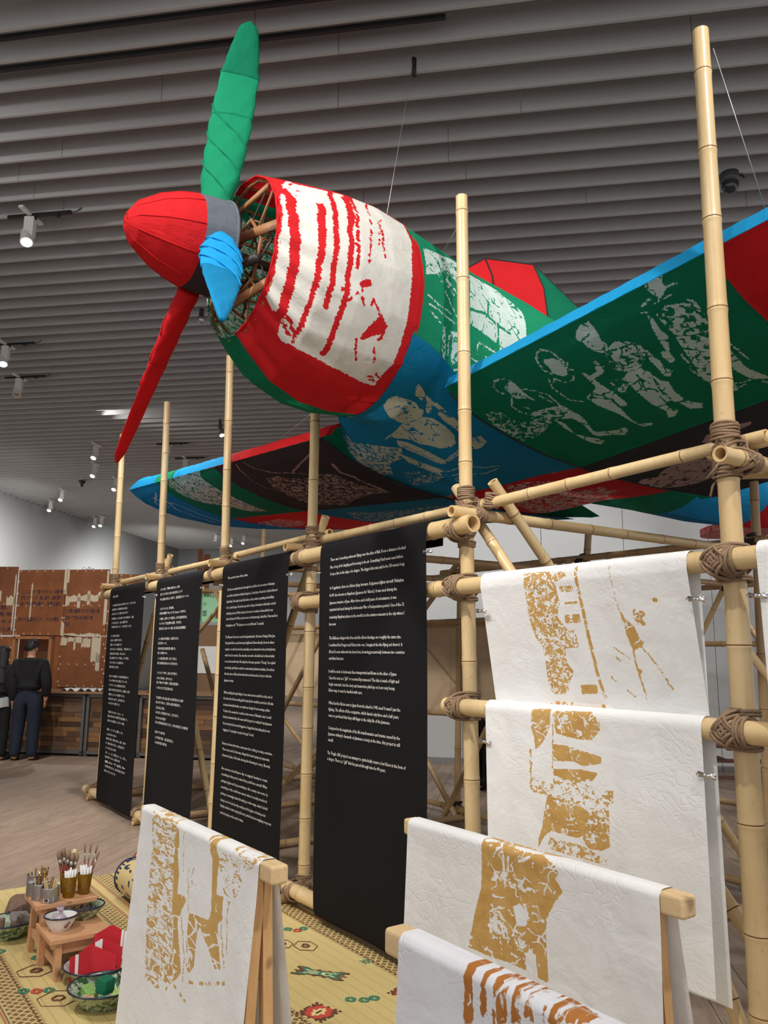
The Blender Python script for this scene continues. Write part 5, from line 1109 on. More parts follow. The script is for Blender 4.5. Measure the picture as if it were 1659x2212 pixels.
# tail
m = MB()
def outline(q): return 1.55*math.sqrt(max(0, 1-((q-6.15)/.62)**2))
ql = lin(5.55, 6.75, 22); tp = [(.62+outline(q), q) for q in ql]+[(.62-outline(q), q) for q in ql[::-1]]
m.prism(tp, 3.05, 3.13); o = build(m, 'tail_plane', FB['red_p'], kite, smooth=False)
m = MB(); m.prism([(5.7, 3.35), (5.95, 4.05), (6.25, 4.25), (6.6, 4.1), (6.95, 3.3)], .58, .66, axis=0); build(m, 'tail_fin', FB['green'], kite, smooth=False)
# suspension wires
WIRE = plain('wire', srgb(190, 190, 190), .4, .6)
def wire(a, b, label, r=.0022):
    m = MB(); m.tube([a, b], r, 5); o = build(m, 'suspension_wire', WIRE); tag(o, label, 'wire', 'suspension wires')
wire((.65, .06, 4.26), (.43, .51, 6.12), 'thin wire rising from the cowl to the ceiling behind the green blade')
wire((.72, .42, 4.15), (1.54, .03, 4.1), 'thin wire from the bamboo post top to the green fuselage')
wire((3.10, .03, 4.1), (3.12, .32, 3.44), 'thin wire from the rightmost post top down to the right wing')
wire((.45, -.3, 3.12), (-1.25, .35, 3.42), 'thin wire between the cowl belly and the left wing')
m = MB(); m.box((.43, .51, 6.03), (.02, .03, .16)); o = build(m, 'ceiling_hook', BLKP); tag(o, 'black hook under the ceiling fins above the aeroplane', 'hook')

# ================================================================== hanging cloths and banners
def path_len(path):
    L = [0]
    for a, b in zip(path, path[1:]): L.append(L[-1]+math.hypot(b[0]-a[0], b[1]-a[1]))
    return L
def drape(name, mat, s0, s1, path, key, nu=120, step=.012, fold=None, parent=None, taper=(0, 0), mirror=True):
    """cloth laid along a cross-section path of (y, z) points, from the front hem up over a rail and down behind"""
    L = path_len(path); T = L[-1]; nv = max(20, int(T/step)); vs = lin(0, T, nv)
    qy = np.interp(vs, L, [p[0] for p in path]); qz = np.interp(vs, L, [p[1] for p in path]); it = int(np.argmax(qz))
    ytop = qz[it]
    Yp = np.where(np.arange(nv) <= it, qz, ytop-(vs-vs[it])*.8 if mirror else ytop+vs-vs[it])
    us = lin(0, 1, nu); U, V = np.meshgrid(us, np.arange(nv), indexing='ij')
    drop = (ytop-qz[V])
    S = s0+(s1-s0)*U+(taper[0]*(1-U)+taper[1]*U)*drop
    Q = qy[V].astype(float); Zz = qz[V].astype(float)
    sg = np.where(V <= it, -1.0, 1.0)
    if fold is not None: Q = Q+sg*np.maximum(fold(S, drop, U)*np.clip(drop/.12, 0, 1), -.004)
    P = np.stack([S, Q, Zz], -1).reshape(-1, 3); m = MB(); m.v = [tuple(p) for p in P]
    for i in range(nu-1):
        for j in range(nv-1):
            a = i*nv+j; m.f.append((a, a+nv, a+nv+1, a+1)); m.m.append(0)
    X = S.ravel(); Y = Yp[V].ravel(); ink, brk = sdf_eval(X, Y, TR.get(key, [])) if key else (X*0-.05, X*0)
    return build(m, name, mat, parent, attrs={'ink': ink, 'brk': brk, 'pat': np.stack([X, Y+np.where(V.ravel() > it, 7, 0), X*0], 1)})
def over_rail(qf, zb, qr, zr, r, back, lean=0, n=9):
    p = [(qf-lean*(zr-zb), zb)]
    for i in range(n+1):
        a = PI-PI*i/n; p.append((qr+r*math.cos(a), zr+r*math.sin(a)))
    p.append((qr+r+.004, back))
    return p
_fc = {}
def font_curve(txt):
    c = bpy.data.curves.new('txt', 'FONT'); c.body = txt; c.resolution_u = 1; c.fill_mode = 'FRONT'
    o = bpy.data.objects.new('txt', c); COL.objects.link(o); return o
def lettering(name, items, mat, parent=None, fn=None, base=None):
    """items: (text, x, y, width, height); fn maps the flat (x, y) to the surface"""
    objs = [font_curve(t[0]) for t in items]
    bpy.context.view_layer.update(); dg = bpy.context.evaluated_depsgraph_get(); m = MB()
    for o, (t, x, y, w, h) in zip(objs, items):
        me = o.evaluated_get(dg).to_mesh()
        if me and len(me.vertices):
            co = np.empty(len(me.vertices)*3); me.vertices.foreach_get('co', co); co = co.reshape(-1, 3)
            x0, x1 = co[:, 0].min(), co[:, 0].max(); k = (w/(x1-x0)) if w else h
            b = len(m.v); m.v += [fn(x+(a-x0)*k, y+(c-.33)*h) for a, c, _ in co.tolist()]
            for p in me.polygons: m.f.append(tuple(b+i for i in p.vertices)); m.m.append(0)
        o.evaluated_get(dg).to_mesh_clear()
    for o in objs:
        c = o.data; bpy.data.objects.remove(o); bpy.data.curves.remove(c)
    return stuff(build(m, name, mat, parent, base=base, smooth=False))
ENG4 = ["There was 'something unknown' flying over the skies of Bali. From a distance it looked", "like a long cloth dangling and hovering in the air. Something I had never seen before.", "It was a kite in the shape of a dragon. The biggest kite was said to be 150 meters long.",
 "In Yogyakarta, there is a Falcon lying dormant. A Japanese fighter aircraft 'Nakajima", "Ki-43' also known as Hayabusa (Japanese for 'falcon'). It was used during the", "Japanese invasion of Java. After three and a half years of colonization, it was", "repainted and used during the Indonesian War of Independence period. One of the 12", "remaining Hayabusa planes in the world is in the aviation museum in the city where I", "live now.",
 "The Balinese dragon kite free and the falcon fuselage are roughly the same size.", "I combined the Dragon and Falcon into one. I imagined the kite flying and drew it. It", "felt as if a new unknown has been born, hovering precariously between two countries", "and their histories.",
 "It will be made in Indonesia then transported and flown in the skies of Japan.", 'Can it be sent as a "gift" or received by someone? The kite is made of light and', "fragile materials, but the story and memories piled up on it are very heavy.", "Either way, it must be handled with care.",
 "What had the Falcon sent to Japan from the island in 1942 seen? It wasn't just the", "fighting. The effects of the occupation, which lasted only three and a half years,", "were so profound that they still linger in the daily life of the Javanese.",
 "Compared to the magnitude of the life transformation and trauma caused by the", "Japanese military's demands on Javanese society at the time, this project is still", "small.", "The 'Fragile Gift' project is an attempt to symbolically return a lost falcon in the form of", 'a dragon. There is a "gift" that has passed through time for 80 years.']
ENG3 = ["These are the stories of three elders.", "The first one walked barefoot through the rice fields in the mountains of Bumiayu,", "one of the sub-districts in Brebes Regency, Central Java. Hundreds of ducks followed", "behind him. The ducks looked like babies as they walked, squawking and waddling.", "He is a duck keeper. He led the way while holding a thin bamboo stick with a red and", "white flag on its end. When I stayed at his mentor's residence, I learned that he was", 'almost 90 years old. When my Indonesian is still stammering, I asked him, "How was life in', 'the Japanese era?" "The Japanese are our old friends," he replied.',
 "The 88-year-old woman is my friend's grandmother. She lives in Padang, West Java.", "Her grandchildren speak Indonesian, English and Chinese fluently. As we ate dinner", "together, we talked and cried occasionally as we commented on her portrait photos,", "which had its merits. She was the one who decided and ordered what", 'we should eat after that. We asked her the same question. "Perang," she replied', "immediately, and I had to catch her words with my limited vocabulary. She told me", "that she was a child, cut her hair short and dressed as a boy to trick the", "Japanese army.",
 "While strolling through Salatiga, I once came across a small bar at the end of", "the street. An old man selling grilled satay by the roadside spotted me. His skin", "is tanned and wrinkled with a one-stitch scar sharply. He was wearing a yellow", "T-shirt. He seemed to reside in the town of Bandar, but I could", "barely understand him. He went with his part, he realized I was Japanese", "He stood up from his seat and hugged me. I hugged him back asking why he was", 'hugging me, "to apologize to people of my age," he said.',
 "Everyone knows that time, every year has a dialog, its warp, narration,", "There were, and it is the same, things that I was hoping very important.", "Situated in Java, I felt safe during the listening to story. Eternal,",
 "like someone should lay-to-day, to atypical destiny to create", "something in that period, what if they told from scratch? What", "perhaps in Japan and long something to this country, nice verse, by", "something on this could have waved, when I secretly wondered", "perhaps is seemingly stated threading, in other ways, what I beheld", "doing is sort of read shortly overlay and the Japan colonial period.", "I finally decided to start carrying this story, which has been weighing on my own", "mind and perhaps on the mind of others."]
JP2 = ["バリの空に「得体の知れない」何か", "遠くから見ると長い布が漂うようで", "それは龍の形をした凧で、全長百五十メートル", "ジョグジャには、隼が眠る。", "日本軍の戦闘機「キ43」は、隼（Hayabusa）と呼ばれる。", "この機体は、占領下のジャワで使用され、三年半の植民地支配の後、", "インドネシア独立戦争に転用、今も残る。", "世界に残る十二機のうちの一機は、私の住む街の航空博物館に", "バリの龍凧と隼の胴体は、ほぼ同じ大きさ。", "龍と隼を一つに。", "凧が空を飛ぶ姿を思い描いた。", "新しい未知のもの。", "二つの国と歴史の間で、危うく浮かぶ。", "新たな得体の知れないものが生まれた。", "インドネシアで作り、日本の空で飛ばす。", "それは「贈り物」と呼べるのか。", "軽くて壊れやすい素材で、物語と記憶は重い。", "いずれにせよ丁寧に扱わねば。", "千九百四十二年に島へ送られた隼が見たものは何？", "戦いだけではない。三年半の占領の影響は深く、", "今も日々に残る。", "人々の暮らしに残る記憶と比べれば、この企ては小さい。", "それでもなお手渡す", "失われた隼を龍の姿で返そうとする、八十年の時を越えて小さな贈り物", "壊れやすい贈り物", "八十年を経て届く、龍に姿を変えた。", "これは時を越えた贈り物。"]
JP1 = ["三人の長老。", "一人目は裸足で田んぼの中を歩いていた、ブミアユの山", "何百羽もの家鴨が彼の後に", "赤ん坊のように鳴きながら歩く", "彼は家鴨飼い。赤と白の旗をつけた竹の棒を持って、進む", "九十歳に近い。私の言葉では", "「日本時代の暮らしは？」「古い友だち」と言う。", "八十八歳の女性は", "友人の祖母である。", "西ジャワに暮らす。", "孫たちは三つの言語を話し、夕食を共にした", "写真を見ながら語り、笑い泣いた", "同じ質問をすると「戦争」とすぐ答え", "子どもだった彼女は", "髪を短く切り", "男の子の格好をして日本兵を欺いた", "その声を今も覚えている", "サラティガの路地を歩き", "屋台の老人が私に声をかけた。日焼けした肌", "黄色いシャツを着ていた。", "彼は立ち上がり、私を抱いた", "なぜかと問うた", "「謝りたかった」と", "誰もが知るあの時代を生き抜いて、", "語られた言葉は、ひとつの歌。", "聞くうちに眠った。", "この土地の日々の中から", "何を作れるか", "もし語り直せるなら、国を越えて", "ここで生きた人の声を", "そっと耳にした。", "私は何を見ているのか、植民地の時を", "重ねて読み", "この物語を運びはじめ、心に残る重さを分かち", "ほかの人の心にも", "手渡していく"]
BAN = [(1, -4.135, -3.03, JP1, 'leftmost and farthest black banner with columns of small white Japanese writing'), (2, -2.685, -1.60, JP2, 'second black banner from the left with short lines of Japanese writing'),
       (3, -1.19, -.10, ENG3, 'third black banner, covered in long English paragraphs down to its foot'), (4, .32, 1.41, ENG4, 'nearest black banner with English text on its upper half beside the white cloths')]
for k, a, b, txt, lab in BAN:
    t = thing('text_banner', lab, 'banner', ((a+b)/2, -.14, .06), 'black text banners on the bamboo front')
    r = .052; path = [(-.05, .035), (-.10, .03), (-.135, .05), (-.146, .085)]
    zr = 2.229+(.025*((a+b)/2+1.75)/3.47 if a > -1.8 else 0)
    path += [(-.150, .3), (-.150, 1.2), (-.152, 2.1)]+[(-.095-.0585*math.cos(PI*i/8), zr+.0565*math.sin(PI*i/8)) for i in range(9)]+[(-.040, 2.17)]
    drape('fabric', CL['k'], a, b, path, None, 60, .03, parent=t, fold=lambda S, d, U, k=k: .004*np.sin(9*S+k)*np.clip(d, 0, 1)-.003*np.sin(4*d+k))
    its = []
    for line, (x, z, w, z1) in zip(txt, TL[k]): its.append((line, x, z, w, .027 if k > 2 else .026))
    lettering('lettering', its, TEXTW, t, fn=lambda x, y: (x, -.1585, y))
# white printed cloths on the bamboo rails
cf = np.random.RandomState(9)
def folds(seed, amp=.012):
    r = np.random.RandomState(seed); ph = r.uniform(0, 6, 6); fr = r.uniform(6, 26, 6); am = r.uniform(.3, 1, 6)
    return lambda S, d, U: amp*sum(am[i]*np.sin(fr[i]*S+ph[i]+.5*np.sin(2*d+i)) for i in range(6))/3*np.clip(.25+d, 0, 1)*.9-.004
def clip_(name_lab, p, rz=0.0):
    t = thing('metal_clip', name_lab, 'clip', p, 'metal clips on the cloth edges', rz=rz)
    m = MB(); x, y, z = p
    m.bar((x-.035, y, z-.004), (x+.03, y, z+.004), .012, .004, up=(0, 1, 0)); m.bar((x-.035, y-.006, z+.006), (x+.03, y-.002, z-.008), .012, .004, up=(0, 1, 0))
    m.tube([(x-.012, y-.009, z), (x-.012, y+.009, z)], .006, 8); m.tube([(x+.012, y-.008, z), (x+.012, y+.008, z)], .004, 8); build(m, 'jaw', CHROME, t)
    m = MB(); m.tube([(x-.03+.014*math.cos(a), y-.004, z+.008*math.sin(a)) for a in np.linspace(0, 2*PI, 10, endpoint=False)], .002, 4, closed=True); build(m, 'handle', CHROME, t)
for lab, p in (('metal clip on the left edge of the nearest black banner', (.31, -.15, 2.10)), ('metal clip on the right edge of the nearest black banner', (1.425, -.15, 2.13)), ('metal clip on the right edge of the third black banner', (-.085, -.15, 2.12)), ('metal clip on the left edge of the third black banner', (-1.20, -.15, 2.12)),
    ('metal clip on the right edge of the second black banner', (-1.585, -.15, 2.12)), ('metal clip on the left edge of the second black banner', (-2.69, -.15, 2.12)), ('metal clip on the right edge of the leftmost banner', (-3.02, -.15, 2.12)),
    ('metal clip at the left edge of the upper white cloth', (1.83, -.145, 1.80)), ('metal clip at the right edge of the upper white cloth', (2.985, -.145, 1.80)), ('metal clip at the left edge of the lower white cloth', (1.845, -.145, 1.19)), ('metal clip at the right edge of the lower white cloth', (2.985, -.145, 1.18)), ('metal clip on the cloth at the right picture edge', (3.22, -.145, 1.80))):
    clip_(lab, p)
def rail_cloth(lab, s0, s1, zr, zb, back, key, seed, taper, mat=CL['a'], r=.0455):
    path = over_rail(-.145, zb, -.0955, zr, r, back); path = ([(-.047, zb), (-.047, 1.34), (-.1435, zr-.03)] if key == 'CL1' else [(-.150, zb), (-.146, zb+.3)])+path[1:]
    o = drape('printed_cloth', mat, s0, s1, path, key, 170, .0075, folds(seed, .014), taper=taper); tag(o, lab, 'cloth', 'white printed cloths on the bamboo rails'); return o
rail_cloth('upper white cloth on the bamboo with ochre foliage column and windows', 1.815, 2.945, 1.942, 1.10, .985, 'CL1', 3, (.004, .0))
rail_cloth('lower white cloth on the bamboo with ochre blocks of dense print', 1.835, 2.965, 1.336, .45, .40, 'CL2', 5, (.02, .0))
rail_cloth('blank white cloth cut off by the right picture edge', 3.215, 4.3, 1.95, .95, .9, None, 7, (.02, .0))
# easels with draped cloths
def easel(lab, s0, s1, q, zt, ends, cl, key, mat, seed, lean, zb, backz, clab, ta=(0, 0)):
    t = thing('cloth_easel', lab, 'easel', ((s0+s1)/2, q, 0), 'low wooden trestles holding cloths')
    m = MB(); m.box(((ends[0]+ends[1])/2, q, zt-.03), (ends[1]-ends[0], .062, .058)); o = build(m, 'beam', PINEX, t, smooth=False)
    bv = o.modifiers.new('b', 'BEVEL'); bv.width = .010; bv.segments = 3
    for s in (cl[0]+.05, cl[1]-.045):
        for sg in (-1, 1):
            m = MB(); m.bar((s, q+sg*.012, zt-.055), (s, q+sg*.052, .0), .030, .034, up=(0, 1, 0)); o = build(m, 'leg', PINE, t, smooth=False)
    for sg in (-1, 1):
        m = MB(); m.bar((cl[0]+.05, q+sg*.040, .26), (cl[1]-.045, q+sg*.040, .26), .016, .05); build(m, 'stretcher', PINE, t, smooth=False)
    w = .033
    path = [(q-w-lean*(zt-zb), zb), (q-w-.005, zt-.05), (q-w-.003, zt-.012), (q-w+.010, zt+.003), (q, zt+.004), (q+w-.010, zt+.003), (q+w+.003, zt-.012), (q+w+.006, zt-.06), (q+w+.03+.10*(zt-backz), backz)]
    o = drape('draped_cloth', mat, cl[0], cl[1], path, key, 170, .0075, folds(seed, .010), taper=ta); tag(o, clab, 'cloth', 'white printed cloths draped on the trestles')
easel('wooden trestle under the cloth at left of the woven mat', 1.20, 2.33, -1.49, .935, (1.13, 2.35), (1.165, 2.272), 'E1', CL['b'], 21, .09, .03, .05, 'white draped cloth with pale ochre figures, left of the nearest banner', (.045, .015))
easel('wooden trestle between the two hanging white cloths and the front one', 2.18, 3.27, -.82, .975, (2.14, 3.345), (2.175, 3.277), 'E2', CL['a'], 22, .05, .16, .12, 'white draped cloth with wide ochre tower print, middle right', (.01, .015))
easel('wooden trestle nearest the viewer at the bottom edge', 3.14, 4.2, -1.575, .965, (3.065, 4.32), (3.13, 4.24), 'E3', CL['o'], 23, .05, .16, .12, 'nearest draped cloth with rust orange vertical stripes', (.0, .0))

# ================================================================== woven mats and what stands on them
def mat_mat(kind):
    """woven mat: object x runs along the mat's length, y across (metres from its corner)"""
    t = NT('woven_mat_'+kind); v = t.coord('Object'); sep = t.new('ShaderNodeSeparateXYZ'); t.link(v, sep.inputs[0]); x, y = sep.outputs[0], sep.outputs[1]
    M = t.math
    n = t.noise(v, 3, 3)
    c = t.mix(n, srgb(206, 184, 120), srgb(224, 204, 142))
    wv = M('SINE', M('MULTIPLY', x, 520)); wy = M('SINE', M('MULTIPLY', y, 260)); w2 = M('MULTIPLY', wv, wy)
    c = t.mix(t.ramp(w2, .35, .8), c, srgb(170, 142, 84))
    rb = M('SINE', M('MULTIPLY', y, 100)); c = t.mix(M('MULTIPLY', t.ramp(rb, .9, .99), .35), c, srgb(160, 128, 70))
    # borders: saw-tooth brown and lattice on both long sides (mat width .93)
    e = M('MINIMUM', y, M('SUBTRACT', .93, y))
    tri = M('ABSOLUTE', M('SUBTRACT', M('FRACT', M('MULTIPLY', x, 26)), .5))
    saw = M('LESS_THAN', M('ABSOLUTE', M('SUBTRACT', e, .165)), M('MULTIPLY', M('SUBTRACT', .5, M('MULTIPLY', tri, 2)), .042))
    saw = M('MULTIPLY', M('GREATER_THAN', e, .145), M('LESS_THAN', e, M('ADD', .147, M('MULTIPLY', M('SUBTRACT', .5, tri), .09))))
    br = srgb(96, 56, 36)
    c = t.mix(M('MULTIPLY', saw, M('GREATER_THAN', tri, .2)), c, br)
    k = 34
    d1 = M('ABSOLUTE', M('SUBTRACT', M('FRACT', M('MULTIPLY', M('ADD', x, y), k*.6)), .5)); d2 = M('ABSOLUTE', M('SUBTRACT', M('FRACT', M('MULTIPLY', M('SUBTRACT', x, y), k*.6)), .5))
    lat = M('MULTIPLY', M('GREATER_THAN', d1, .14), M('GREATER_THAN', d2, .14)); inb = M('MULTIPLY', M('GREATER_THAN', e, .045), M('LESS_THAN', e, .145))
    c = t.mix(M('MULTIPLY', M('MULTIPLY', lat, inb), .8), c, br)
    for a, b, cc in ((.03, .038, br), (.018, .026, srgb(170, 70, 60)), (.141, .147, br)):
        c = t.mix(M('MULTIPLY', M('MULTIPLY', M('GREATER_THAN', e, a), M('LESS_THAN', e, b)), .8), c, cc)
    return t.done(c, .55, t.bump(w2, .35, .002))
MATM = mat_mat('yellow')
def motif(parts, name_col, cx, cy, base, P):
    pass
MCOL = {'g': plain('mat_green', srgb(62, 128, 100), .7), 'r': plain('mat_red', srgb(196, 74, 58), .7), 'b': plain('mat_brown', srgb(104, 62, 42), .7), 'y': plain('mat_yellow', srgb(224, 206, 146), .7)}
def cell_motif(m, rows, cx, cy, cell, ang=0, z=.0078):
    h = len(rows); w = len(rows[0]); ca, sa = math.cos(ang), math.sin(ang)
    for j, r in enumerate(rows):
        for i, ch in enumerate(r):
            if ch == '.': continue
            x = (i-w/2)*cell[0]; y = (h/2-j-1)*cell[1]; q = []
            for dx, dy in ((0, 0), (cell[0], 0), (cell[0], cell[1]), (0, cell[1])):
                a, b = x+dx, y+dy; q.append((cx+a*ca-b*sa, cy+a*sa+b*ca, z))
            m[ch].add(q, [(0, 1, 2, 3)])
FLOWER = ["..ggg..", ".ggggg.", "gg.g.gg", "gg...gg", "gg.g.gg", ".ggggg.", "..ggg.."]
STAR = ["g..g..g", ".g.g.g.", "..g.g..", "gg...gg", "..g.g..", ".g.g.g.", "g..g..g"]
BIGR = ["b.b..b..b.b", ".bbrrrrrbb.", "bbrrryrrrbb", ".brryyyrrb.", "brrrybyrrrb", "brryybyyrrb", "brrrybyrrrb", ".brryyyrrb.", "bbrrryrrrbb", ".bbrrrrrbb.", "b.b..b..b.b"]
XG = ["bbb.........bbb", "bggb..b..b.bggb", ".bgggbbbbbgggb.", ".bgygygggygygb.", "..bgygygygygb..", "bbbggyggyggggbb", "..bgygygygygb..", ".bgygygggygygb.", ".bgggbbbbbgggb.", "bggb..b..b.bggb", "bbb.........bbb"]
def woven_mat(lab, s0, s1, q0, q1, motifs, hexes):
    m = MB(); L = s1-s0; Wd = q1-q0; nx, ny = 60, 20
    m.grid(lambda u, v: (s0+L*u, q0+Wd*v, .005+.0012*math.sin(u*31)*math.sin(v*9)), lin(0, 1, nx), lin(0, 1, ny))
    m.add([(s0, q0, 0), (s1, q0, 0), (s1, q1, 0), (s0, q1, 0)], [(3, 2, 1, 0)])
    t = thing('woven_mat', lab, 'mat', (s0, q0, 0), 'woven mats on the floor')
    build(m, 'weave', MATM, t)
    mm = {k: MB() for k in 'grby'}
    for kind, cx, cy, cell, ang, sw in motifs:
        rows = {'F': FLOWER, 'S': STAR, 'R': BIGR, 'X': XG}[kind]
        if sw: rows = [r.replace('g', sw) for r in rows]
        cell_motif(mm, rows, cx, cy, cell, ang)
    for cx, cy, a, b in hexes:
        P = [(cx-a, cy), (cx-a*.45, cy-b), (cx+a*.45, cy-b), (cx+a, cy), (cx+a*.45, cy+b), (cx-a*.45, cy+b)]
        mm['b'].tube([(x, y, .0072) for x, y in P], .0022, 4, closed=True)
        mm['b'].tube([(cx+(x-cx)*.28, cy+(y-cy)*.30, .0070) for x, y in P], .006, 4, closed=True)
    for k, nm in (('g', 'green_motif'), ('r', 'red_motif'), ('b', 'brown_motif'), ('y', 'yellow_motif')):
        if mm[k].v: stuff(build(mm[k], nm, MCOL[k], t, smooth=False))
    m = MB()
    for i in range(int(L/.012)):
        x = s0+i*.012; 
    for i in range(int(Wd/.014)):
        y = q0+.007+i*.014; m.tube([(s0, y, .004), (s0-.03-.01*math.sin(i*3.1), y+.006*math.sin(i*1.7), .0035)], .0015, 3)
    stuff(build(m, 'fringe', MCOL['y'], t))
woven_mat('yellow woven mat under the two footstools and enamel bowls', -1.41, 3.2, -1.92, -.97,
    [('F', .385, -1.765, (.0095, .0075), 0, None), ('F', .42, -1.715, (.0095, .0075), 0, 'r'), ('F', .44, -1.665, (.0095, .0075), 0, None), ('F', -.02, -1.62, (.010, .008), 0, None), ('F', -.22, -1.76, (.010, .008), 0, None), ('F', .10, -1.36, (.010, .008), 0, None), ('R', .9, -1.22, (.013, .012), 0, None)],
    [(.16, -1.66, .085, .085), (.56, -1.65, .10, .085), (.75, -1.25, .1, .08)])
woven_mat('yellow woven mat with red and green motifs lying along the bamboo front', -1.41, 3.3, -.97, -.035,
    [('X', .99, -.50, (.019, .0095), .62, None), ('R', 1.36, -.73, (.014, .013), .3, None), ('R', 1.42, -.27, (.014, .013), .3, None), ('F', .33, -.32, (.008, .0075), 0, None), ('F', .38, -.285, (.008, .0075), 0, 'r'), ('F', .37, -.24, (.008, .0075), 0, None), ('F', 1.33, -.54, (.008, .0075), 0, None), ('F', 1.37, -.49, (.008, .0075), 0, None), ('F', 1.38, -.44, (.008, .0075), 0, None), ('S', .99, -.22, (.008, .0075), 0, None), ('X', 2.0, -.5, (.018, .010), .4, None)],
    [(.52, -.46, .075, .05), (.62, -.37, .085, .055), (1.7, -.3, .1, .07)])
# rolled cushions of woven matting
def bolster(lab, c, L, r, col, rz, seed):
    t = thing('bolster', lab, 'bolster', c, 'woven bolsters on the mat', rz=rz)
    n = NT('bolster_weave_%d' % seed); v = n.coord('Object'); p = n.noise(n.coord('Object', (1, 1.4, 1.4)), 16, 2, .4, .4)
    sep = n.new('ShaderNodeSeparateXYZ'); n.link(v, sep.inputs[0]); wv = n.math('SINE', n.math('MULTIPLY', sep.outputs[0], 420))
    cc = n.mix(n.ramp(wv, .2, .9), srgb(218, 196, 140), srgb(196, 170, 112)); cc = n.mix(n.ramp(p, .565, .575), cc, col)
    ed = n.math('MULTIPLY', n.math('GREATER_THAN', n.math('ABSOLUTE', sep.outputs[0]), L/2-.07), n.math('GREATER_THAN', n.math('SINE', n.math('MULTIPLY', n.math('ADD', sep.outputs[1], sep.outputs[2]), 160)), .1)); cc = n.mix(ed, cc, col)
    bm = n.done(cc, .6, n.bump(wv, .3, .003))
    m = MB(); pr = [(.001, -L/2), (r*.6, -L/2-.006), (r*.9, -L/2+.004), (r, -L/2+.03), (r*1.02, 0), (r, L/2-.03), (r*.9, L/2-.004), (r*.6, L/2+.006), (.001, L/2)]
    m.lathe(pr, (0, 0, 0), 36); m.v = [(z, x, y+r) for x, y, z in m.v]
    o = build(m, 'woven_cover', bm, t, base=(0, 0, 0))
    m = MB()
    for s in (-1, 1): m.tube([(s*(L/2-.012), r*1.0*math.cos(a), r+r*1.0*math.sin(a)) for a in np.linspace(0, 2*PI, 28, endpoint=False)], .005, 5, closed=True)
    build(m, 'piping', plain('bolster_piping_%d' % seed, col, .7), t, base=(0, 0, 0))
bolster('large woven bolster with navy figures behind the left cloth', (-.40, -.86, .012), .90, .112, srgb(30, 42, 78), 0, 1)
bolster('small ochre woven bolster with brown figures behind the navy one', (-.98, -.62, .012), .62, .088, srgb(150, 84, 44), 0, 2)

# footstools
def stool(lab, s0, s1, q0, q1, h):
    c = ((s0+s1)/2, (q0+q1)/2, 0); t = thing('footstool', lab, 'stool', c, 'wooden footstools on the mat')
    m = MB(); m.box((c[0], c[1], h-.014), (s1-s0, q1-q0, .028)); o = build(m, 'seat', STOOLW, t, smooth=False); bv = o.modifiers.new('b', 'BEVEL'); bv.width = .006; bv.segments = 2
    ds, dq = (s1-s0)/2-.035, (q1-q0)/2-.05
    for sx in (-1, 1):
        for sy in (-1, 1):
            m = MB(); m.bar((c[0]+sx*ds*.86, c[1]+sy*dq, h-.028), (c[0]+sx*ds*1.1, c[1]+sy*dq*1.02, 0), .042, .030, up=(0, 1, 0)); build(m, 'leg', STOOLW, t, smooth=False)
    for sx in (-1, 1):
        m = MB(); m.box((c[0]+sx*ds*.88, c[1], h-.060), (.018, 2*dq-.03, .05)); build(m, 'apron', STOOLW, t, smooth=False)
    for sy in (-1, 1):
        m = MB(); m.box((c[0], c[1]+sy*dq, h-.055), (2*ds*.8, .02, .045)); build(m, 'apron', STOOLW, t, smooth=False)
        m = MB(); m.box((c[0], c[1]+sy*dq, h*.36), (2*ds*.98, .018, .04)); build(m, 'stretcher', STOOLW, t, smooth=False)
stool('taller wooden footstool holding cans and amber tumblers', -.17, .11, -1.675, -1.365, .30)
stool('lower wooden footstool holding the two enamel bowls', .05, .36, -1.655, -1.355, .20)

# enamel bowls
def marble(name, a, b, sc=7):
    t = NT(name); v = t.coord('Object'); n = t.noise(v, sc, 3, .55, 3.2); n2 = t.noise(v, sc*2.1, 2, .5, 2)
    c = t.mix(t.ramp(n, .46, .50), a, b); c = t.mix(t.math('MULTIPLY', t.ramp(n2, .58, .62), .8), c, srgb(206, 206, 184))
    return t.done(c, .22)
MARB = marble('green_marbled_enamel', srgb(60, 92, 56), srgb(150, 164, 128), 11); ENW = plain('white_enamel', srgb(232, 232, 230), .2, 0, .03, 6); RIM = plain('navy_rim_enamel', srgb(38, 46, 66), .25)
def bowl(lab, p, r, h, outer, inner, group='enamel bowls', sy=1.0):
    t = thing('enamel_bowl', lab, 'bowl', p, group); x, y, z = p
    rb = r*.62
    m = MB(); m.lathe([(.001, .004), (rb*.9, .002), (rb, .006), (rb*1.12, h*.25), (r*.88, h*.62), (r*.97, h*.95), (r*1.0, h)], p, 36, 1, sy); m.lathe([(rb*.95, .006), (rb*.95, .0), (rb*.85, 0)], p, 36, 1, sy); build(m, 'body', outer, t)
    m = MB(); m.lathe([(.001, .010), (rb*.86, .010), (rb*1.06, h*.27), (r*.85, h*.62), (r*.945, h*.95), (r*.985, h)], p, 36, 1, sy); m.f = [f[::-1] for f in m.f]; build(m, 'lining', inner, t)
    m = MB(); m.tube([(x+r*1.01*math.cos(a), y+r*1.01*sy*math.sin(a), z+h) for a in np.linspace(0, 2*PI, 40, endpoint=False)], .0045, 6, closed=True); build(m, 'rim', RIM, t)
    return t
bowl('green marbled enamel bowl full of brown rocks at the left edge', (-.44, -1.68, .007), .135, .085, MARB, marble('green_marbled_lining', srgb(60, 110, 84), srgb(180, 196, 170)))
bowl('green marbled enamel bowl on the lower footstool beside the white one', (.09, -1.43, .20), .105, .062, MARB, marble('pale_marbled_lining', srgb(150, 176, 140), srgb(214, 222, 206)))
wb = bowl('small white enamel bowl with flower decals on the lower footstool', (.215, -1.575, .20), .080, .068, ENW, ENW)
m = MB()
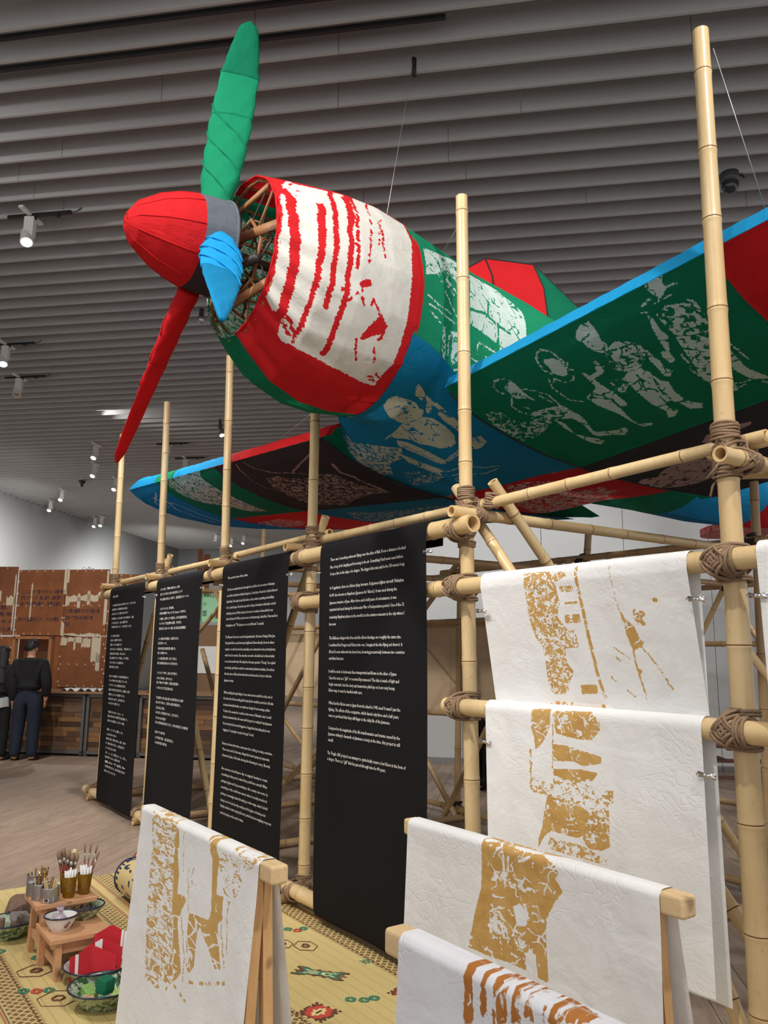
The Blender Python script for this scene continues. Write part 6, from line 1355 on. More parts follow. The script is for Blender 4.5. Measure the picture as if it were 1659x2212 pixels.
for i, (a, c) in enumerate(((.05, 0), (.2, 1), (.33, 0), (.15, 2))):
    x, y = .215+.0735*math.cos(a), -1.575+.0735*math.sin(a); m.lathe([(.001, .006), (.006, 0), (.001, -.006)], (x, y, .236+.008*(i % 3-1)), 7)
build(m, 'flower_decal', plain('decal_brown', srgb(120, 60, 40), .5), wb)
bowl('green marbled enamel basin holding folded red flags', (.47, -1.455, .007), .155, .085, MARB, ENW)
bowl('front green marbled enamel basin holding sponges', (.735, -1.50, .007), .155, .082, MARB, marble('green_marbled_lining_b', srgb(70, 110, 70), srgb(196, 204, 186)))
# rocks
ROCK = NT('brown_rock'); v_ = ROCK.coord('Object'); n_ = ROCK.noise(v_, 22, 5, .65); ROCK = ROCK.done(ROCK.mix(n_, srgb(84, 62, 50), srgb(150, 120, 102)), .75, ROCK.bump(n_, .5, .01))
ROCKG = NT('grey_rock'); v_ = ROCKG.coord('Object'); n_ = ROCKG.noise(v_, 22, 5, .65); ROCKG = ROCKG.done(ROCKG.mix(n_, srgb(116, 104, 100), srgb(176, 164, 158)), .75, ROCKG.bump(n_, .5, .01))
import bmesh
def rock(lab, p, size, seed, mt, grp='rocks at the left edge'):
    r = random.Random(seed); bm = bmesh.new()
    for i in range(16):
        a = r.uniform(0, 2*PI); b = r.uniform(-.9, 1); k = r.uniform(.8, 1.1)
        bm.verts.new((size[0]*k*math.cos(a)*math.sqrt(1-b*b*.8), size[1]*k*math.sin(a)*math.sqrt(1-b*b*.8), size[2]*b*k))
    bmesh.ops.convex_hull(bm, input=bm.verts); lo = [v for v in bm.verts if not v.link_faces]; bmesh.ops.delete(bm, geom=lo, context='VERTS')
    bmesh.ops.bevel(bm, geom=list(bm.edges), offset=.004, segments=1, affect='EDGES')
    zmin = min(v.co.z for v in bm.verts)
    me = bpy.data.meshes.new('rock'); 
    for v in bm.verts: v.co.z -= zmin
    bm.to_mesh(me); bm.free(); me.materials.append(mt)
    o = bpy.data.objects.new('rock', me); COL.objects.link(o); o.location = ROW.w(p); o.rotation_euler = (0, 0, ROW.a); o['base'] = list(p); tag(o, lab, 'rock', grp)
rock('large dark brown rock lying behind the rock bowl', (-.68, -1.58, .006), (.13, .09, .085), 1, ROCK); rock('tall brown rock beside the taller footstool', (-.42, -1.50, .006), (.11, .09, .10), 2, ROCK)
rock('brown rock behind the tall one by the footstool', (-.52, -1.42, .006), (.08, .06, .065), 3, ROCK); rock('grey slab rock on top of the rock bowl', (-.42, -1.63, .062), (.085, .065, .05), 4, ROCKG)
rock('brown rock in the front left of the rock bowl', (-.43, -1.735, .035), (.06, .045, .05), 5, ROCK); rock('small brown rock at the right in the rock bowl', (-.365, -1.66, .032), (.035, .04, .045), 6, ROCK)
# sponges
def sponge(lab, p, d, rz, ry, col):
    m = MB(); m.box(p, d, rz, ry); o = build(m, 'sponge', plain('sponge_'+col[0], srgb(*col[1]), .95, 0, .25, 60, .4), base=p, smooth=False); bv = o.modifiers.new('b', 'BEVEL'); bv.width = .006; bv.segments = 2; tag(o, lab, 'sponge', 'sponges in the front basin')
sponge('dark green cube sponge standing highest in the front basin', (.725, -1.49, .082), (.062, .062, .062), .5, .1, ('dark_green', (24, 118, 86)))
sponge('pale green sponge at the left in the front basin', (.675, -1.545, .046), (.08, .052, .04), .2, .28, ('pale_green', (150, 190, 110)))
sponge('light green sponge at the right in the front basin', (.79, -1.45, .050), (.06, .05, .035), -.5, .2, ('light_green', (176, 206, 120)))
sponge('teal sponge at the far right of the front basin', (.80, -1.52, .046), (.06, .03, .03), .4, -.15, ('teal', (30, 150, 120)))
sponge('flat beige sponge at the bottom of the front basin', (.735, -1.565, .040), (.09, .05, .022), -.2, .0, ('beige', (206, 176, 136)))
# folded red flags with white edging
FLAG = plain('red_flag_cotton', srgb(200, 34, 48), .8, 0, .08, 20, .2); EDGE = plain('white_edging', srgb(240, 238, 238), .8, 0, .03)
def flag(lab, c, rz, tilt, w, h, seed, strip):
    t = thing('folded_flag', lab, 'flag', c, 'folded red flags in the basin', rz=rz); r = random.Random(seed)
    for k in range(3):
        m = MB(); y0 = k*.008
        m.grid(lambda u, v: (w*(u-.5)*(1+.08*v), y0+tilt*h*v+.006*math.sin(5*u+k+seed)*v, h*v*(1-.10*k)-.10*abs(u-.5+.12*k)*v), lin(0, 1, 14), lin(0, 1, 12))
        build(m, 'folded_layer', FLAG, t, base=(0, 0, 0))
    for u in strip:
        m = MB(); m.grid(lambda a, v: (w*(u+a*.07-.5)*(1+.08*v), -.004+tilt*h*v+.006*math.sin(5*u+seed)*v, h*v-.10*abs(u-.5)*v+.002), lin(0, 1, 3), lin(0, 1, 12)); build(m, 'white_edging', EDGE, t, base=(0, 0, 0))
flag('front folded red flag with a white stripe near its left edge', (.545, -1.50, .02), 1.22, .12, .20, .175, 1, (.12,))
flag('middle folded red flag with bunched white edging', (.485, -1.44, .03), 1.10, .10, .17, .175, 2, (.30, .36, .42))
flag('rear folded red flag leaning right with white edges', (.43, -1.385, .04), 1.0, .10, .16, .20, 3, (.78, .86, .92))
m = MB(); r = random.Random(5)
for i in range(26):
    a = r.uniform(0, 6.28); x, y, z = .585+r.uniform(-.05, .05), -1.345+r.uniform(-.035, .05), .02+r.uniform(0, .07)
    m.tube([(x, y, z), (x+.03*math.cos(a), y+.03*math.sin(a), z+.015), (x+.045*math.cos(a+1), y+.04*math.sin(a+1), z)], .003, 4)
o = stuff(build(m, 'wire_wool', plain('wire_wool', srgb(70, 66, 64), .4, .7))); tag(o, 'tangle of dark wire wool beside the basin of red flags', 'wire wool')
# stuff in the bowls
m = MB(); r = random.Random(6)
for i in range(60):
    a = r.uniform(0, 6.28); rr = .06*math.sqrt(r.random()); x, y, z = .09+rr*math.cos(a), -1.43+rr*math.sin(a), .232+r.uniform(0, .03)*(1-rr/.07); b = r.uniform(0, 6.28)
    m.tube([(x, y, z), (x+.014*math.cos(b), y+.014*math.sin(b), z+.012), (x+.028*math.cos(b), y+.028*math.sin(b), z-.002)], .0025, 4)
o = stuff(build(m, 'steel_clips', plain('steel_bits', srgb(120, 124, 128), .3, .8))); tag(o, 'heap of small steel clips in the marbled bowl on the footstool', 'clips')
m = MB(); p = (.205, -1.575, .225)
m.lathe([(.001, -.006), (.045, .0), (.04, .014), (.018, .036), (.009, .048), (.016, .062), (.022, .078), (.004, .074)], p, 14); m.v = [(x+.004*math.sin(40*z+30*x), y+.004*math.cos(50*z+20*y), z) for x, y, z in m.v]
o = build(m, 'twisted_bag', plain('cellophane', srgb(196, 176, 190), .15, .1, .35, 60, .8)); tag(o, 'twisted cellophane bag in the small white bowl', 'bag')
m = MB(); m.lathe([(.001, 0), (.06, 0), (.066, .02), (.05, .03), (.001, .032)], (-.02, -1.40, .21), 20); m.v = [(x-.0, y, z-.16) for x, y, z in m.v]; o = build(m, 'black_pouch', BLKP); tag(o, 'black round pouch under the taller footstool', 'pouch')
m = MB(); m.tube([(.16+.05*math.cos(a)*(1+.3*math.sin(2*a)), -1.30+.05*math.sin(a), .03+.02*math.sin(a*1.5)) for a in lin(0, 11, 46)], .0035, 6); m.v = [(x+.0, y+.0, max(z, .012)) for x, y, z in m.v]; o = build(m, 'cable', BLKP); tag(o, 'loop of black cable on the mat behind the lower footstool', 'cable')

# cans, tumblers, pens, brushes
def can(lab, p, r, h, lug=False):
    t = thing('steel_can', lab, 'can', p, 'steel cans on the taller footstool')
    m = MB(); pr = [(.001, 0), (r*.97, 0), (r, .003), (r, h*.62), (r*1.03, h*.64), (r, h*.66), (r, h*.97), (r*1.06, h), (r*.94, h), (r*.94, .01), (.001, .008)]
    if not lug: pr = [(.001, 0), (r*.97, 0), (r, .003), (r, h*.9), (r*1.0, h*.93), (r*1.07, h), (r*.94, h), (r*.94, .01), (.001, .008)]
    m.lathe(pr, p, 30); build(m, 'body', METAL, t)
    return t
c3 = can('front low steel can with a small label', (.065, -1.60, .30), .046, .072); can('tall steel can at the back left of the footstool', (-.10, -1.64, .30), .042, .105, True); can('middle steel can half hidden between the two others', (-.005, -1.635, .30), .040, .078)
m = MB(); a0 = -.62
m.add([(.065+.0468*math.cos(a0+d), -1.60+.0468*math.sin(a0+d), .30+z) for d, z in ((-.3, .006), (.3, .006), (.3, .024), (-.3, .024))], [(0, 1, 2, 3)]); build(m, 'label', EDGE, c3, smooth=False)
m = MB(); m.add([(.065+.0471*math.cos(a0+d), -1.60+.0471*math.sin(a0+d), .30+z) for d, z in ((-.2, .011), (.2, .011), (.2, .018), (-.2, .018))], [(0, 1, 2, 3)]); build(m, 'label_print', BLKP, c3, smooth=False)
WOODC = plain('whittled_wood', srgb(226, 200, 158), .7, 0, .15, 40); WOODD = plain('dark_wood_tool', srgb(150, 116, 74), .6, 0, .2, 40)
r = random.Random(7)
def stick(lab, p, tip, w, mt, grp, name='wooden_scraper'):
    m = MB(); m.bar(p, tip, w, .006); a = Vector(p).lerp(Vector(tip), .98); o = build(m, name, mt, base=p, smooth=False); tag(o, lab, 'scraper', grp)
for (cx, cy, rad, hh), n, nm in (((-.10, -1.64, .03, .105), 5, 'tall can'), ((-.005, -1.635, .028, .078), 5, 'middle can'), ((.065, -1.60, .032, .072), 6, 'front low can')):
    for i in range(n):
        a = r.uniform(0, 6.28); b = a+r.uniform(-.5, .5)
        stick('wooden wax tool standing in the %s' % nm, (cx+rad*.5*math.cos(a), cy+rad*.5*math.sin(a), .312), (cx+rad*1.05*math.cos(b), cy+rad*1.05*math.sin(b), .30+hh+r.uniform(.015, .045)), r.uniform(.008, .014), WOODC if i % 3 else WOODD, 'wax tools in the '+nm)
for cx, cy, rad, hh in ((-.03, -1.60, .02, .09), (.02, -1.62, .02, .08)):
    for i in range(3):
        m = MB(); a = r.uniform(0, 6.28); m.tube([(cx+.008*math.cos(a), cy+.008*math.sin(a), .312), (cx+.02*math.cos(a), cy+.02*math.sin(a), .30+hh+.03), (cx+.028*math.cos(a), cy+.028*math.sin(a), .30+hh+.05)], [.004, .005, .009], 7)
        o = build(m, 'canting_pen', plain('brass', srgb(160, 124, 66), .3, .7)); tag(o, 'brass cupped wax pen among the wooden tools in the cans', 'wax pen', 'brass wax pens')
def glass_mat():
    t = NT('amber_glass'); tr = t.new('ShaderNodeBsdfTransparent'); tr.inputs[0].default_value = (1, .86, .42, 1); gl = t.new('ShaderNodeBsdfGlossy'); gl.inputs['Roughness'].default_value = .04
    df = t.new('ShaderNodeBsdfDiffuse'); df.inputs[0].default_value = srgb(246, 176, 40); fr = t.new('ShaderNodeFresnel'); fr.inputs[0].default_value = 1.45
    m1 = t.new('ShaderNodeMixShader'); m1.inputs[0].default_value = .18; t.link(tr.outputs[0], m1.inputs[1]); t.link(df.outputs[0], m1.inputs[2])
    m2 = t.new('ShaderNodeMixShader'); t.link(fr.outputs[0], m2.inputs[0]); t.link(m1.outputs[0], m2.inputs[1]); t.link(gl.outputs[0], m2.inputs[2]); t.link(m2.outputs[0], t.n['Material Output'].inputs[0])
    return t.m
AMB = glass_mat(); PENW = plain('white_pen', srgb(240, 240, 238), .4, 0, .02); PENB = plain('pen_in_amber', srgb(236, 226, 196), .5, 0, .03)
def tumbler(lab, p, r, h):
    m = MB(); m.lathe([(.001, 0), (r*.72, 0), (r*.74, .006), (r*.98, h), (r*.93, h), (r*.69, .012), (.001, .010)], p, 28); t = thing('amber_tumbler', lab, 'tumbler', p, 'amber tumblers on the taller footstool'); build(m, 'glass', AMB, t)
for p, lab in (((.045, -1.50, .30), 'left front amber tumbler packed with white pens'), ((.025, -1.415, .30), 'right amber tumbler packed with white pens')):
    tumbler(lab, p, .040, .105); r2 = random.Random(int(p[0]*1000))
    nm = lab.split(' amber')[0]
    for i in range(12):
        a = i*2.4; rr = .024*math.sqrt((i+.5)/12); q = (p[0]+rr*.72*math.cos(a), p[1]+rr*.72*math.sin(a), p[2]+.014); e = (p[0]+rr*1.25*math.cos(a), p[1]+rr*1.25*math.sin(a), p[2]+.135+r2.uniform(-.006, .010))
        m = MB(); m.tube([q, e], .0054, 8); o = build(m, 'white_pen', PENW, base=q); tag(o, 'white stick pen standing in the %s amber tumbler' % nm, 'pen', 'white pens in the %s tumbler' % nm)
tumbler('rear amber tumbler holding paint brushes behind the pens', (-.045, -1.49, .30), .038, .105)
BR = plain('brush_handle', srgb(130, 52, 32), .35); BRS = plain('bristle', srgb(150, 124, 100), .9, 0, .3, 80); FER = plain('ferrule', srgb(186, 180, 170), .25, .8)
for i, (x, y, ex, ey, L, wd, k) in enumerate([(-.05, -1.50, -.08, -1.535, .20, .018, 0), (-.055, -1.49, -.085, -1.51, .21, .016, 0), (-.05, -1.485, -.07, -1.485, .195, .018, 0), (-.04, -1.49, -.05, -1.455, .205, .022, 1), (-.04, -1.495, -.025, -1.47, .19, .018, 0), (-.035, -1.48, -.005, -1.45, .19, .014, 2), (.015, -1.41, .0, -1.42, .245, .007, 2), (.02, -1.415, .0, -1.385, .24, .007, 2), (.025, -1.41, .02, -1.355, .235, .008, 2), (.03, -1.41, .035, -1.35, .20, .009, 2)]):
    z0 = .313; q = Vector((x, y, z0)); e = Vector((ex, ey, z0+L)); t = thing('paint_brush', 'paint brush %s' % ('with flat hog bristles standing behind the white pens' if k != 2 else 'with thin red handle rising behind the white pens'), 'brush', tuple(q), 'paint brushes with %s' % ('flat bristles' if k != 2 else 'thin red handles'))
    P = lambda f: q.lerp(e, f)
    m = MB(); m.tube([P(0), P(.62)], [wd*.35, wd*.5], 7); build(m, 'handle', BR, t)
    m = MB(); m.tube([P(.62), P(.78)], [wd*.5, wd*.62], 8); build(m, 'ferrule', FER, t)
    m = MB(); m.tube([P(.78), P(.9), P(1)], [wd*.6, wd*.75, wd*(.5 if k != 2 else .12)], 8); build(m, 'bristles', BRS if k != 1 else WOODC, t)

# ================================================================== far left: counter, weathered boards, people
def rust_mat():
    t = NT('weathered_plywood'); v = t.coord('Object'); n = t.noise(v, 1.6, 5, .65); n2 = t.noise(t.coord('Object', (1, 1, 5)), 7, 4, .7); rn = t.new('ShaderNodeObjectInfo').outputs['Random']
    c = t.mix(t.ramp(n, .3, .7), srgb(120, 66, 32), srgb(158, 96, 50)); c = t.mix(t.math('MULTIPLY', t.ramp(n2, .5, .8), .6), c, srgb(86, 48, 30)); c = t.mix(t.math('MULTIPLY', rn, .3), c, srgb(104, 62, 44))
    return t.done(c, .7)
RUST = rust_mat(); TAPE = plain('torn_paper', srgb(206, 190, 164), .85, 0, .12, 8); NAIL = plain('pale_nail_head', srgb(214, 198, 174), .6)
def board(lab, x0, x1, y, z0, z1, ang=0, tears=(), lines=(), nails=True, hole=None):
    t = thing('weathered_board', lab, 'board', (x0, y, z0), 'weathered boards of the far booth', frame=ROOM, rz=ang)
    w = x1-x0; h = z1-z0
    m = MB(); m.box((w/2, .015, h/2), (w-.012, .03, h-.008)); build(m, 'panel', RUST, t, base=(0, 0, 0), smooth=False)
    for (a, b, c, d) in tears:
        m = MB(); k = 7; rr = random.Random(int(a*100+b*37)); m.add([(a+(c-a)*(i/k), -.003, b+rr.uniform(-.02, .02)) for i in range(k+1)]+[(a+(c-a)*(i/k), -.003, d+rr.uniform(-.03, .03)) for i in range(k, -1, -1)], [tuple(range(2*k+2))])
        build(m, 'paper_scrap', TAPE, t, base=(0, 0, 0), smooth=False)
    if nails:
        m = MB()
        for i in range(int(w/.16)):
            for z in (.03, h-.03, h*.45): m.box((.05+i*.16, -.004, z), (.018, .01, .022))
        for i in range(int(h/.22)):
            for x in (.02, w-.02): m.box((x, -.004, .1+i*.22), (.02, .01, .03))
        stuff(build(m, 'nail_heads', NAIL, t, base=(0, 0, 0), smooth=False))
    if lines:
        lettering('lettering', [(a, x, z, wd, .085) for a, x, z, wd in lines], TEXTN, t, fn=lambda x, y: (x, -.008, y), base=(0, 0, 0))
    return t
board('upper weathered board with four lines of blue Japanese lettering', -9.02, -8.06, 13.3, 1.86, 3.06, tears=[(.28, .3, .31, .95), (.92, .75, .98, 1.2), (.93, .0, .99, .25)],
      lines=[("ここには、かつて働いた人たちの、記憶の断片", .10, .79, .86), ("が残されている。船に乗り、海を渡り", .09, .68, .80), ("遠い町の声を聞き、手紙を読む。", .09, .57, .84), ("彼らの言葉をたどる、小さな舞台", .08, .29, .80)])
board('upper weathered board right of it with pale torn paper strips', -8.06, -7.22, 13.3, 1.86, 3.06, tears=[(.0, .0, .75, .03), (.02, .55, .10, .7), (.1, .62, .66, .72), (.25, .5, .31, .75), (.44, .55, .5, .8), (.78, .2, .84, .8), (.8, .85, .84, 1.18), (.0, .95, .06, 1.19)],
      lines=[("この壁は解体された小屋の板", .02, .44, .68), ("を用いて作られた仮の家", .02, .32, .56), ("である。", .02, .2, .14), ("Coffee", .30, 1.215, .24)])
board('lower weathered board with ragged white paper along its top', -8.10, -7.22, 13.32, .95, 1.85, tears=[(.02, .74, .14, .88), (.15, .80, .45, .88), (.27, .66, .31, .86), (.42, .70, .6, .88), (.62, .45, .80, .88), (.72, .3, .8, .6)])
board('tall weathered board standing at an angle left of the doorway', -10.4, -9.03, 13.12, 1.86, 3.12, ang=.13, tears=[(.9, .55, .96, .7), (1.05, .62, 1.1, .8), (1.2, .55, 1.36, .7), (1.33, .1, 1.36, 1.1)], lines=[("の記録、", .9, .5, .35), ("物語を", .85, .38, .5), ("運ぶ人々の", .8, .25, .55), ("歩いた道と声", .75, .10, .6)])
board('lower weathered board left of the doorway behind the woman', -10.4, -9.03, 13.14, .0, 1.84, ang=.13, tears=[(1.0, 1.6, 1.05, 1.82)])
board('weathered board turned away at the right end of the booth', -7.22, -6.64, 13.3, .0, 2.98, ang=.35, tears=[(.05, 2.2, .3, 2.3), (.1, .95, .25, 1.3)])
board('pale plywood strip right of the doorway', -8.20, -8.08, 13.31, .0, 1.85, nails=False)
# doorway
dm = wood_mat('door_frame_wood', srgb(160, 104, 66), srgb(180, 122, 80), ax=(12, 12, 2))
t = thing('doorway', 'brown wooden door frame opening between the weathered boards', 'doorway', (-9.0, 13.3, 0), frame=ROOM)
for a, b in (((.03, 0, 0), (.03, 0, 1.84)), ((.75, 0, 0), (.75, 0, 1.84))):
    m = MB(); m.bar(a, b, .06, .09, up=(0, 1, 0)); build(m, 'jamb', dm, t, base=(0, 0, 0), smooth=False)
m = MB(); m.box((.39, 0, 1.82), (.78, .09, .05)); build(m, 'lintel', dm, t, base=(0, 0, 0), smooth=False)
m = MB(); m.box((.39, .5, .95), (1.2, .03, 1.9)); build(m, 'back_panel', plain('cardboard_brown', srgb(120, 84, 58), .8), t, base=(0, 0, 0), smooth=False)
m = MB(); m.box((.14, .46, .95), (.03, .04, 1.8)); m.box((.5, .46, .95), (.04, .04, 1.8)); build(m, 'batten', plain('dark_batten', srgb(60, 38, 28), .8), t, base=(0, 0, 0), smooth=False)
# counter with steel frames over reclaimed boards
t = thing('counter', 'long counter with steel frames over patchwork wood, papers on top', 'counter', (-7.4, 11.62, 0), frame=ROOM)
m = MB(); m.box((1.45, .35, .955), (3.1, .78, .03)); m.box((-1.6, .35, .955), (3.0, .78, .03)); build(m, 'worktop', plain('counter_top', srgb(150, 112, 80), .5), t, base=(0, 0, 0), smooth=False)
m = MB(); m.box((0, .40, .47), (6.1, .6, .92)); build(m, 'carcass', plain('dark_carcass', srgb(44, 34, 28), .8), t, base=(0, 0, 0), smooth=False)
rw = [wood_mat('reclaimed_%d' % i, srgb(*a), srgb(*b), ax=(2, 10, 10)) for i, (a, b) in enumerate((((96, 66, 42), (116, 82, 52)), ((130, 92, 56), (150, 108, 70)), ((66, 46, 34), (82, 58, 42)), ((108, 84, 62), (126, 98, 74)), ((84, 60, 44), (100, 74, 54))))]
r = random.Random(12)
for row in range(11):
    x = -3.0+r.uniform(-.2, 0)
    while x < 3.0:
        L = r.uniform(.22, .6); m = MB(); m.box((x+L/2, .092-r.uniform(0, .012), .10+row*.074), (L-.004, .02, .071)); build(m, 'plank', rw[r.randrange(5)], t, base=(0, 0, 0), smooth=False); x += L
for x in (-2.6, -1.75, -.9, -.02, .85, 1.72, 2.55):
    m = MB()
    for a, b in (((x+.02, .05, .02), (x+.02, .05, .93)), ((x+.82, .05, .02), (x+.82, .05, .93)), ((x, .05, .06), (x+.84, .05, .06)), ((x, .05, .91), (x+.84, .05, .91))): m.bar(a, b, .045, .04, up=(0, 1, 0))
    m.lathe([(.02, 0), (.025, .02)], (x+.04, .05, 0), 8); build(m, 'steel_frame', GREYM, t, base=(0, 0, 0), smooth=False)
m = MB(); m.tube([(2.95, .3, .0), (2.95, .3, 2.05)], .03, 10); m.tube([(2.8, .75, 0), (2.8, .75, 2.05)], .03, 10); build(m, 'steel_post', GREYM, t, base=(0, 0, 0))
PAPER = plain('white_paper', srgb(238, 238, 236), .8, 0, .02)
r = random.Random(3)
for x, nm in ((-6.86, 'first one right of the man'), (-6.58, 'second one right of the man'), (-6.30, 'third one right of the man'), (-6.03, 'one beside the leftmost banner'), (-5.42, 'one seen between the two left banners')):
    th = thing('open_book', 'open white booklet lying on the counter, the '+nm, 'book', (x, 11.74+r.uniform(-.04, .06), .97), 'open booklets on the counter', frame=ROOM, rz=r.uniform(-.3, .3))
    for sg in (-1, 1):
        m = MB(); m.grid(lambda u, v: (sg*u*.14, v*.24-.14, .004+.05*math.sin(PI*min(1, u*1.15))*(1-.3*u)), lin(0, 1, 8), lin(0, 1, 3)); build(m, 'page', PAPER, th, base=(0, 0, 0))
# far right of the counter: projected sign on crates
t = thing('projected_sign', 'pale green projected sign with dark lettering behind the bamboo', 'sign', (-6.1, 14.5, 2.2), frame=ROOM)
m = MB(); m.box((.45, 0, .27), (1.1, .03, .62)); build(m, 'panel', plain('projected_mint', srgb(172, 234, 188), .6, 0, .02), t, base=(0, 0, 0), smooth=False)  # projected green light put into the panel colour
lettering('lettering', [("kosyau", .22, .47, .34, .10), ("の", .22, .30, .07, .09), ("盟", .21, .12, .09, .12), ("Cutting", .38, .07, .30, .07)], BLKP, t, fn=lambda x, y: (x, -.02, y), base=(0, 0, 0))
t = thing('board_stack', 'brown wooden boards leaning above the green sign', 'boards', (-6.05, 14.4, 0), frame=ROOM)
for i, (x, z, w, h) in enumerate(((.05, 2.65, .09, 1.55), (.18, 2.95, .12, .75), (.4, 2.9, .4, .35), (.45, 2.78, .9, .10), (.5, 2.15, 1.0, .10))):
    m = MB(); m.box((x+w/2, -.02*i, z+.12), (w, .03, h if i == 0 else h)); build(m, 'plank', RUST, t, base=(0, 0, 0), smooth=False)
m = MB(); m.box((.5, .05, 1.05), (1.1, .04, 2.1)); build(m, 'panel', plain('tan_panel', srgb(136, 104, 76), .7), t, base=(0, 0, 0), smooth=False)
m = MB(); m.box((.08, -.1, .9), (.10, .06, 1.7)); build(m, 'red_post', plain('dark_red_paint', srgb(110, 20, 24), .5), t, base=(0, 0, 0), smooth=False)
m = MB(); m.box((.35, .02, 1.45), (.5, .03, .5)); build(m, 'white_poster', PAPER, t, base=(0, 0, 0), smooth=False)

# people: one continuous skinned body, with clothes, hair and fingers as its parts
SKIN = plain('skin', srgb(206, 150, 118), .55, 0, .05); CB = plain('black_knit', srgb(16, 16, 18), .9); CJ = plain('dark_jeans', srgb(24, 32, 50), .85); HAIR = plain('black_hair', srgb(14, 12, 12), .6); SHOE = plain('dark_shoe', srgb(30, 28, 28), .6); GRY = plain('grey_shirt', srgb(170, 172, 174), .9); LIPS = plain('lips', srgb(160, 90, 80), .5)
EDG = [('pel', 'wst'), ('wst', 'cst'), ('cst', 'yok'), ('yok', 'nck'), ('nck', 'hd0'), ('hd0', 'hd1')]
for q in 'LR': EDG += [('yok', 'sho'+q), ('sho'+q, 'elb'+q), ('elb'+q, 'wri'+q), ('wri'+q, 'pal'+q), ('pel', 'hip'+q), ('hip'+q, 'kne'+q), ('kne'+q, 'ank'+q), ('ank'+q, 'hee'+q), ('hee'+q, 'toe'+q)]
def skinned(name, keys, J, R, grow, mt, par):
    me = bpy.data.meshes.new(name); rm = {j: i for i, j in enumerate(keys)}
    me.from_pydata([J[j] for j in keys], [(rm[a], rm[b]) for a, b in EDG if a in rm and b in rm], [])
    o = bpy.data.objects.new(name, me); COL.objects.link(o); o.parent = par
    sk = o.modifiers.new('skin', 'SKIN'); sk.use_smooth_shade = True; sb = o.modifiers.new('sub', 'SUBSURF'); sb.levels = 2; sb.render_levels = 2
    for i, j in enumerate(keys):
        d = me.skin_vertices[0].data[i]; d.radius = (R[j][0]+grow, R[j][1]+grow); d.use_root = (i == 0)
    me.materials.append(mt); return o
def make_person(lab, p, rz, H, top, bottom, long=False, w=1.0, hem=None, look=0.0):
    k = H/1.78; J = {}; R = {}
    def a(n, x, y, z, rx, ry=None): J[n] = (x*w*k, y*k, z*k); R[n] = (rx*k, (ry or rx)*k)
    a('pel', 0, .02, .98, .135*w, .115); a('wst', 0, .0, 1.10, .14*w, .105); a('cst', 0, .0, 1.28, .165*w, .12); a('yok', 0, .01, 1.42, .105*w, .085); a('nck', 0, .01, 1.50, .052, .055); a('hd0', 0, -.005, 1.60, .072, .086); a('hd1', 0, -.005, 1.69, .070, .084)
    for q, sx in (('L', -1), ('R', 1)):
        a('sho'+q, sx*.175, .01, 1.40, .066); a('elb'+q, sx*.255, .05, 1.13, .050); a('wri'+q, sx*.235, -.02, .91, .036); a('pal'+q, sx*.225, -.045, .845, .036, .022)
        a('hip'+q, sx*.095, .01, .90, .100); a('kne'+q, sx*.105, -.01, .50, .072); a('ank'+q, sx*.115, .02, .11, .058)
        a('hee'+q, sx*.115, .02, .045, .042); a('toe'+q, sx*.15, -.16, .035, .042, .032)
    t = thing('person', lab, 'person', p, frame=ROOM, rz=rz)
    skinned('body', list(J), J, {q: ((max(.03, v[0]-.035), max(.03, v[1]-.035)) if q[:3] in ('pel', 'wst', 'cst', 'hip', 'yok') else v) for q, v in R.items()}, 0, SKIN, t)
    skinned('trousers', ['pel', 'wst', 'hipL', 'hipR', 'kneL', 'kneR', 'ankL', 'ankR', 'heeL', 'heeR'], J, R, .026*k, bottom, t)
    skinned('sweater', ['cst', 'wst', 'pel', 'yok', 'nck', 'shoL', 'shoR', 'elbL', 'elbR', 'wriL', 'wriR'], J, dict(R, nck=(.050*k, .054*k), pel=(.155*k*w, .14*k), wst=(.155*k*w, .13*k)), .032*k, top, t)
    for q in 'LR': skinned('shoe', ['hee'+q, 'toe'+q], J, R, .022, SHOE, t)
    B0 = (0, 0, 0)
    for q, sx in (('L', -1), ('R', 1)):
        c = J['pal'+q]
        for i, (dy, L) in enumerate(((-.030, .066), (-.010, .078), (.010, .072), (.028, .056))):
            m = MB(); x, y, z = c[0], c[1]+dy*k, c[2]-.02*k
            m.tube([(x, y, z+.02), (x, y-.004, z-L*.5*k), (x-.012*sx, y-.010, z-L*k)], [.009, .0085, .007], 6); build(m, 'finger', SKIN, t, base=B0)
        m = MB(); m.tube([(c[0], c[1]-.03, c[2]+.025), (c[0]-.012*sx, c[1]-.055, c[2]-.004), (c[0]-.016*sx, c[1]-.060, c[2]-.03)], [.011, .010, .008], 6); build(m, 'thumb', SKIN, t, base=B0)
    z = 1.635*k; g = bpy.data.objects.new('head', None); COL.objects.link(g); g.parent = t; g.rotation_euler = (0, 0, look)
    m = MB()
    for sx in (-1, 1): m.lathe([(.001, -.03), (.012, -.02), (.016, 0), (.012, .02), (.001, .028)], (sx*.080, .0, z-.01), 8, .7, 1.3)
    build(m, 'ear', SKIN, g, base=B0)
    m = MB(); m.lathe([(.001, -.02), (.013, -.015), (.006, .02), (.001, .03)], (0, -.100, z-.015), 8); build(m, 'nose', SKIN, g, base=B0)
    m = MB()
    for sx in (-1, 1): m.lathe([(.001, -.008), (.010, 0), (.001, .008)], (sx*.03, -.086, z+.012), 8)
    build(m, 'eyes', HAIR, g, base=B0)
    m = MB(); m.box((0, -.086, z-.055), (.045, .016, .010)); build(m, 'mouth', LIPS, g, base=B0)
    m = MB()
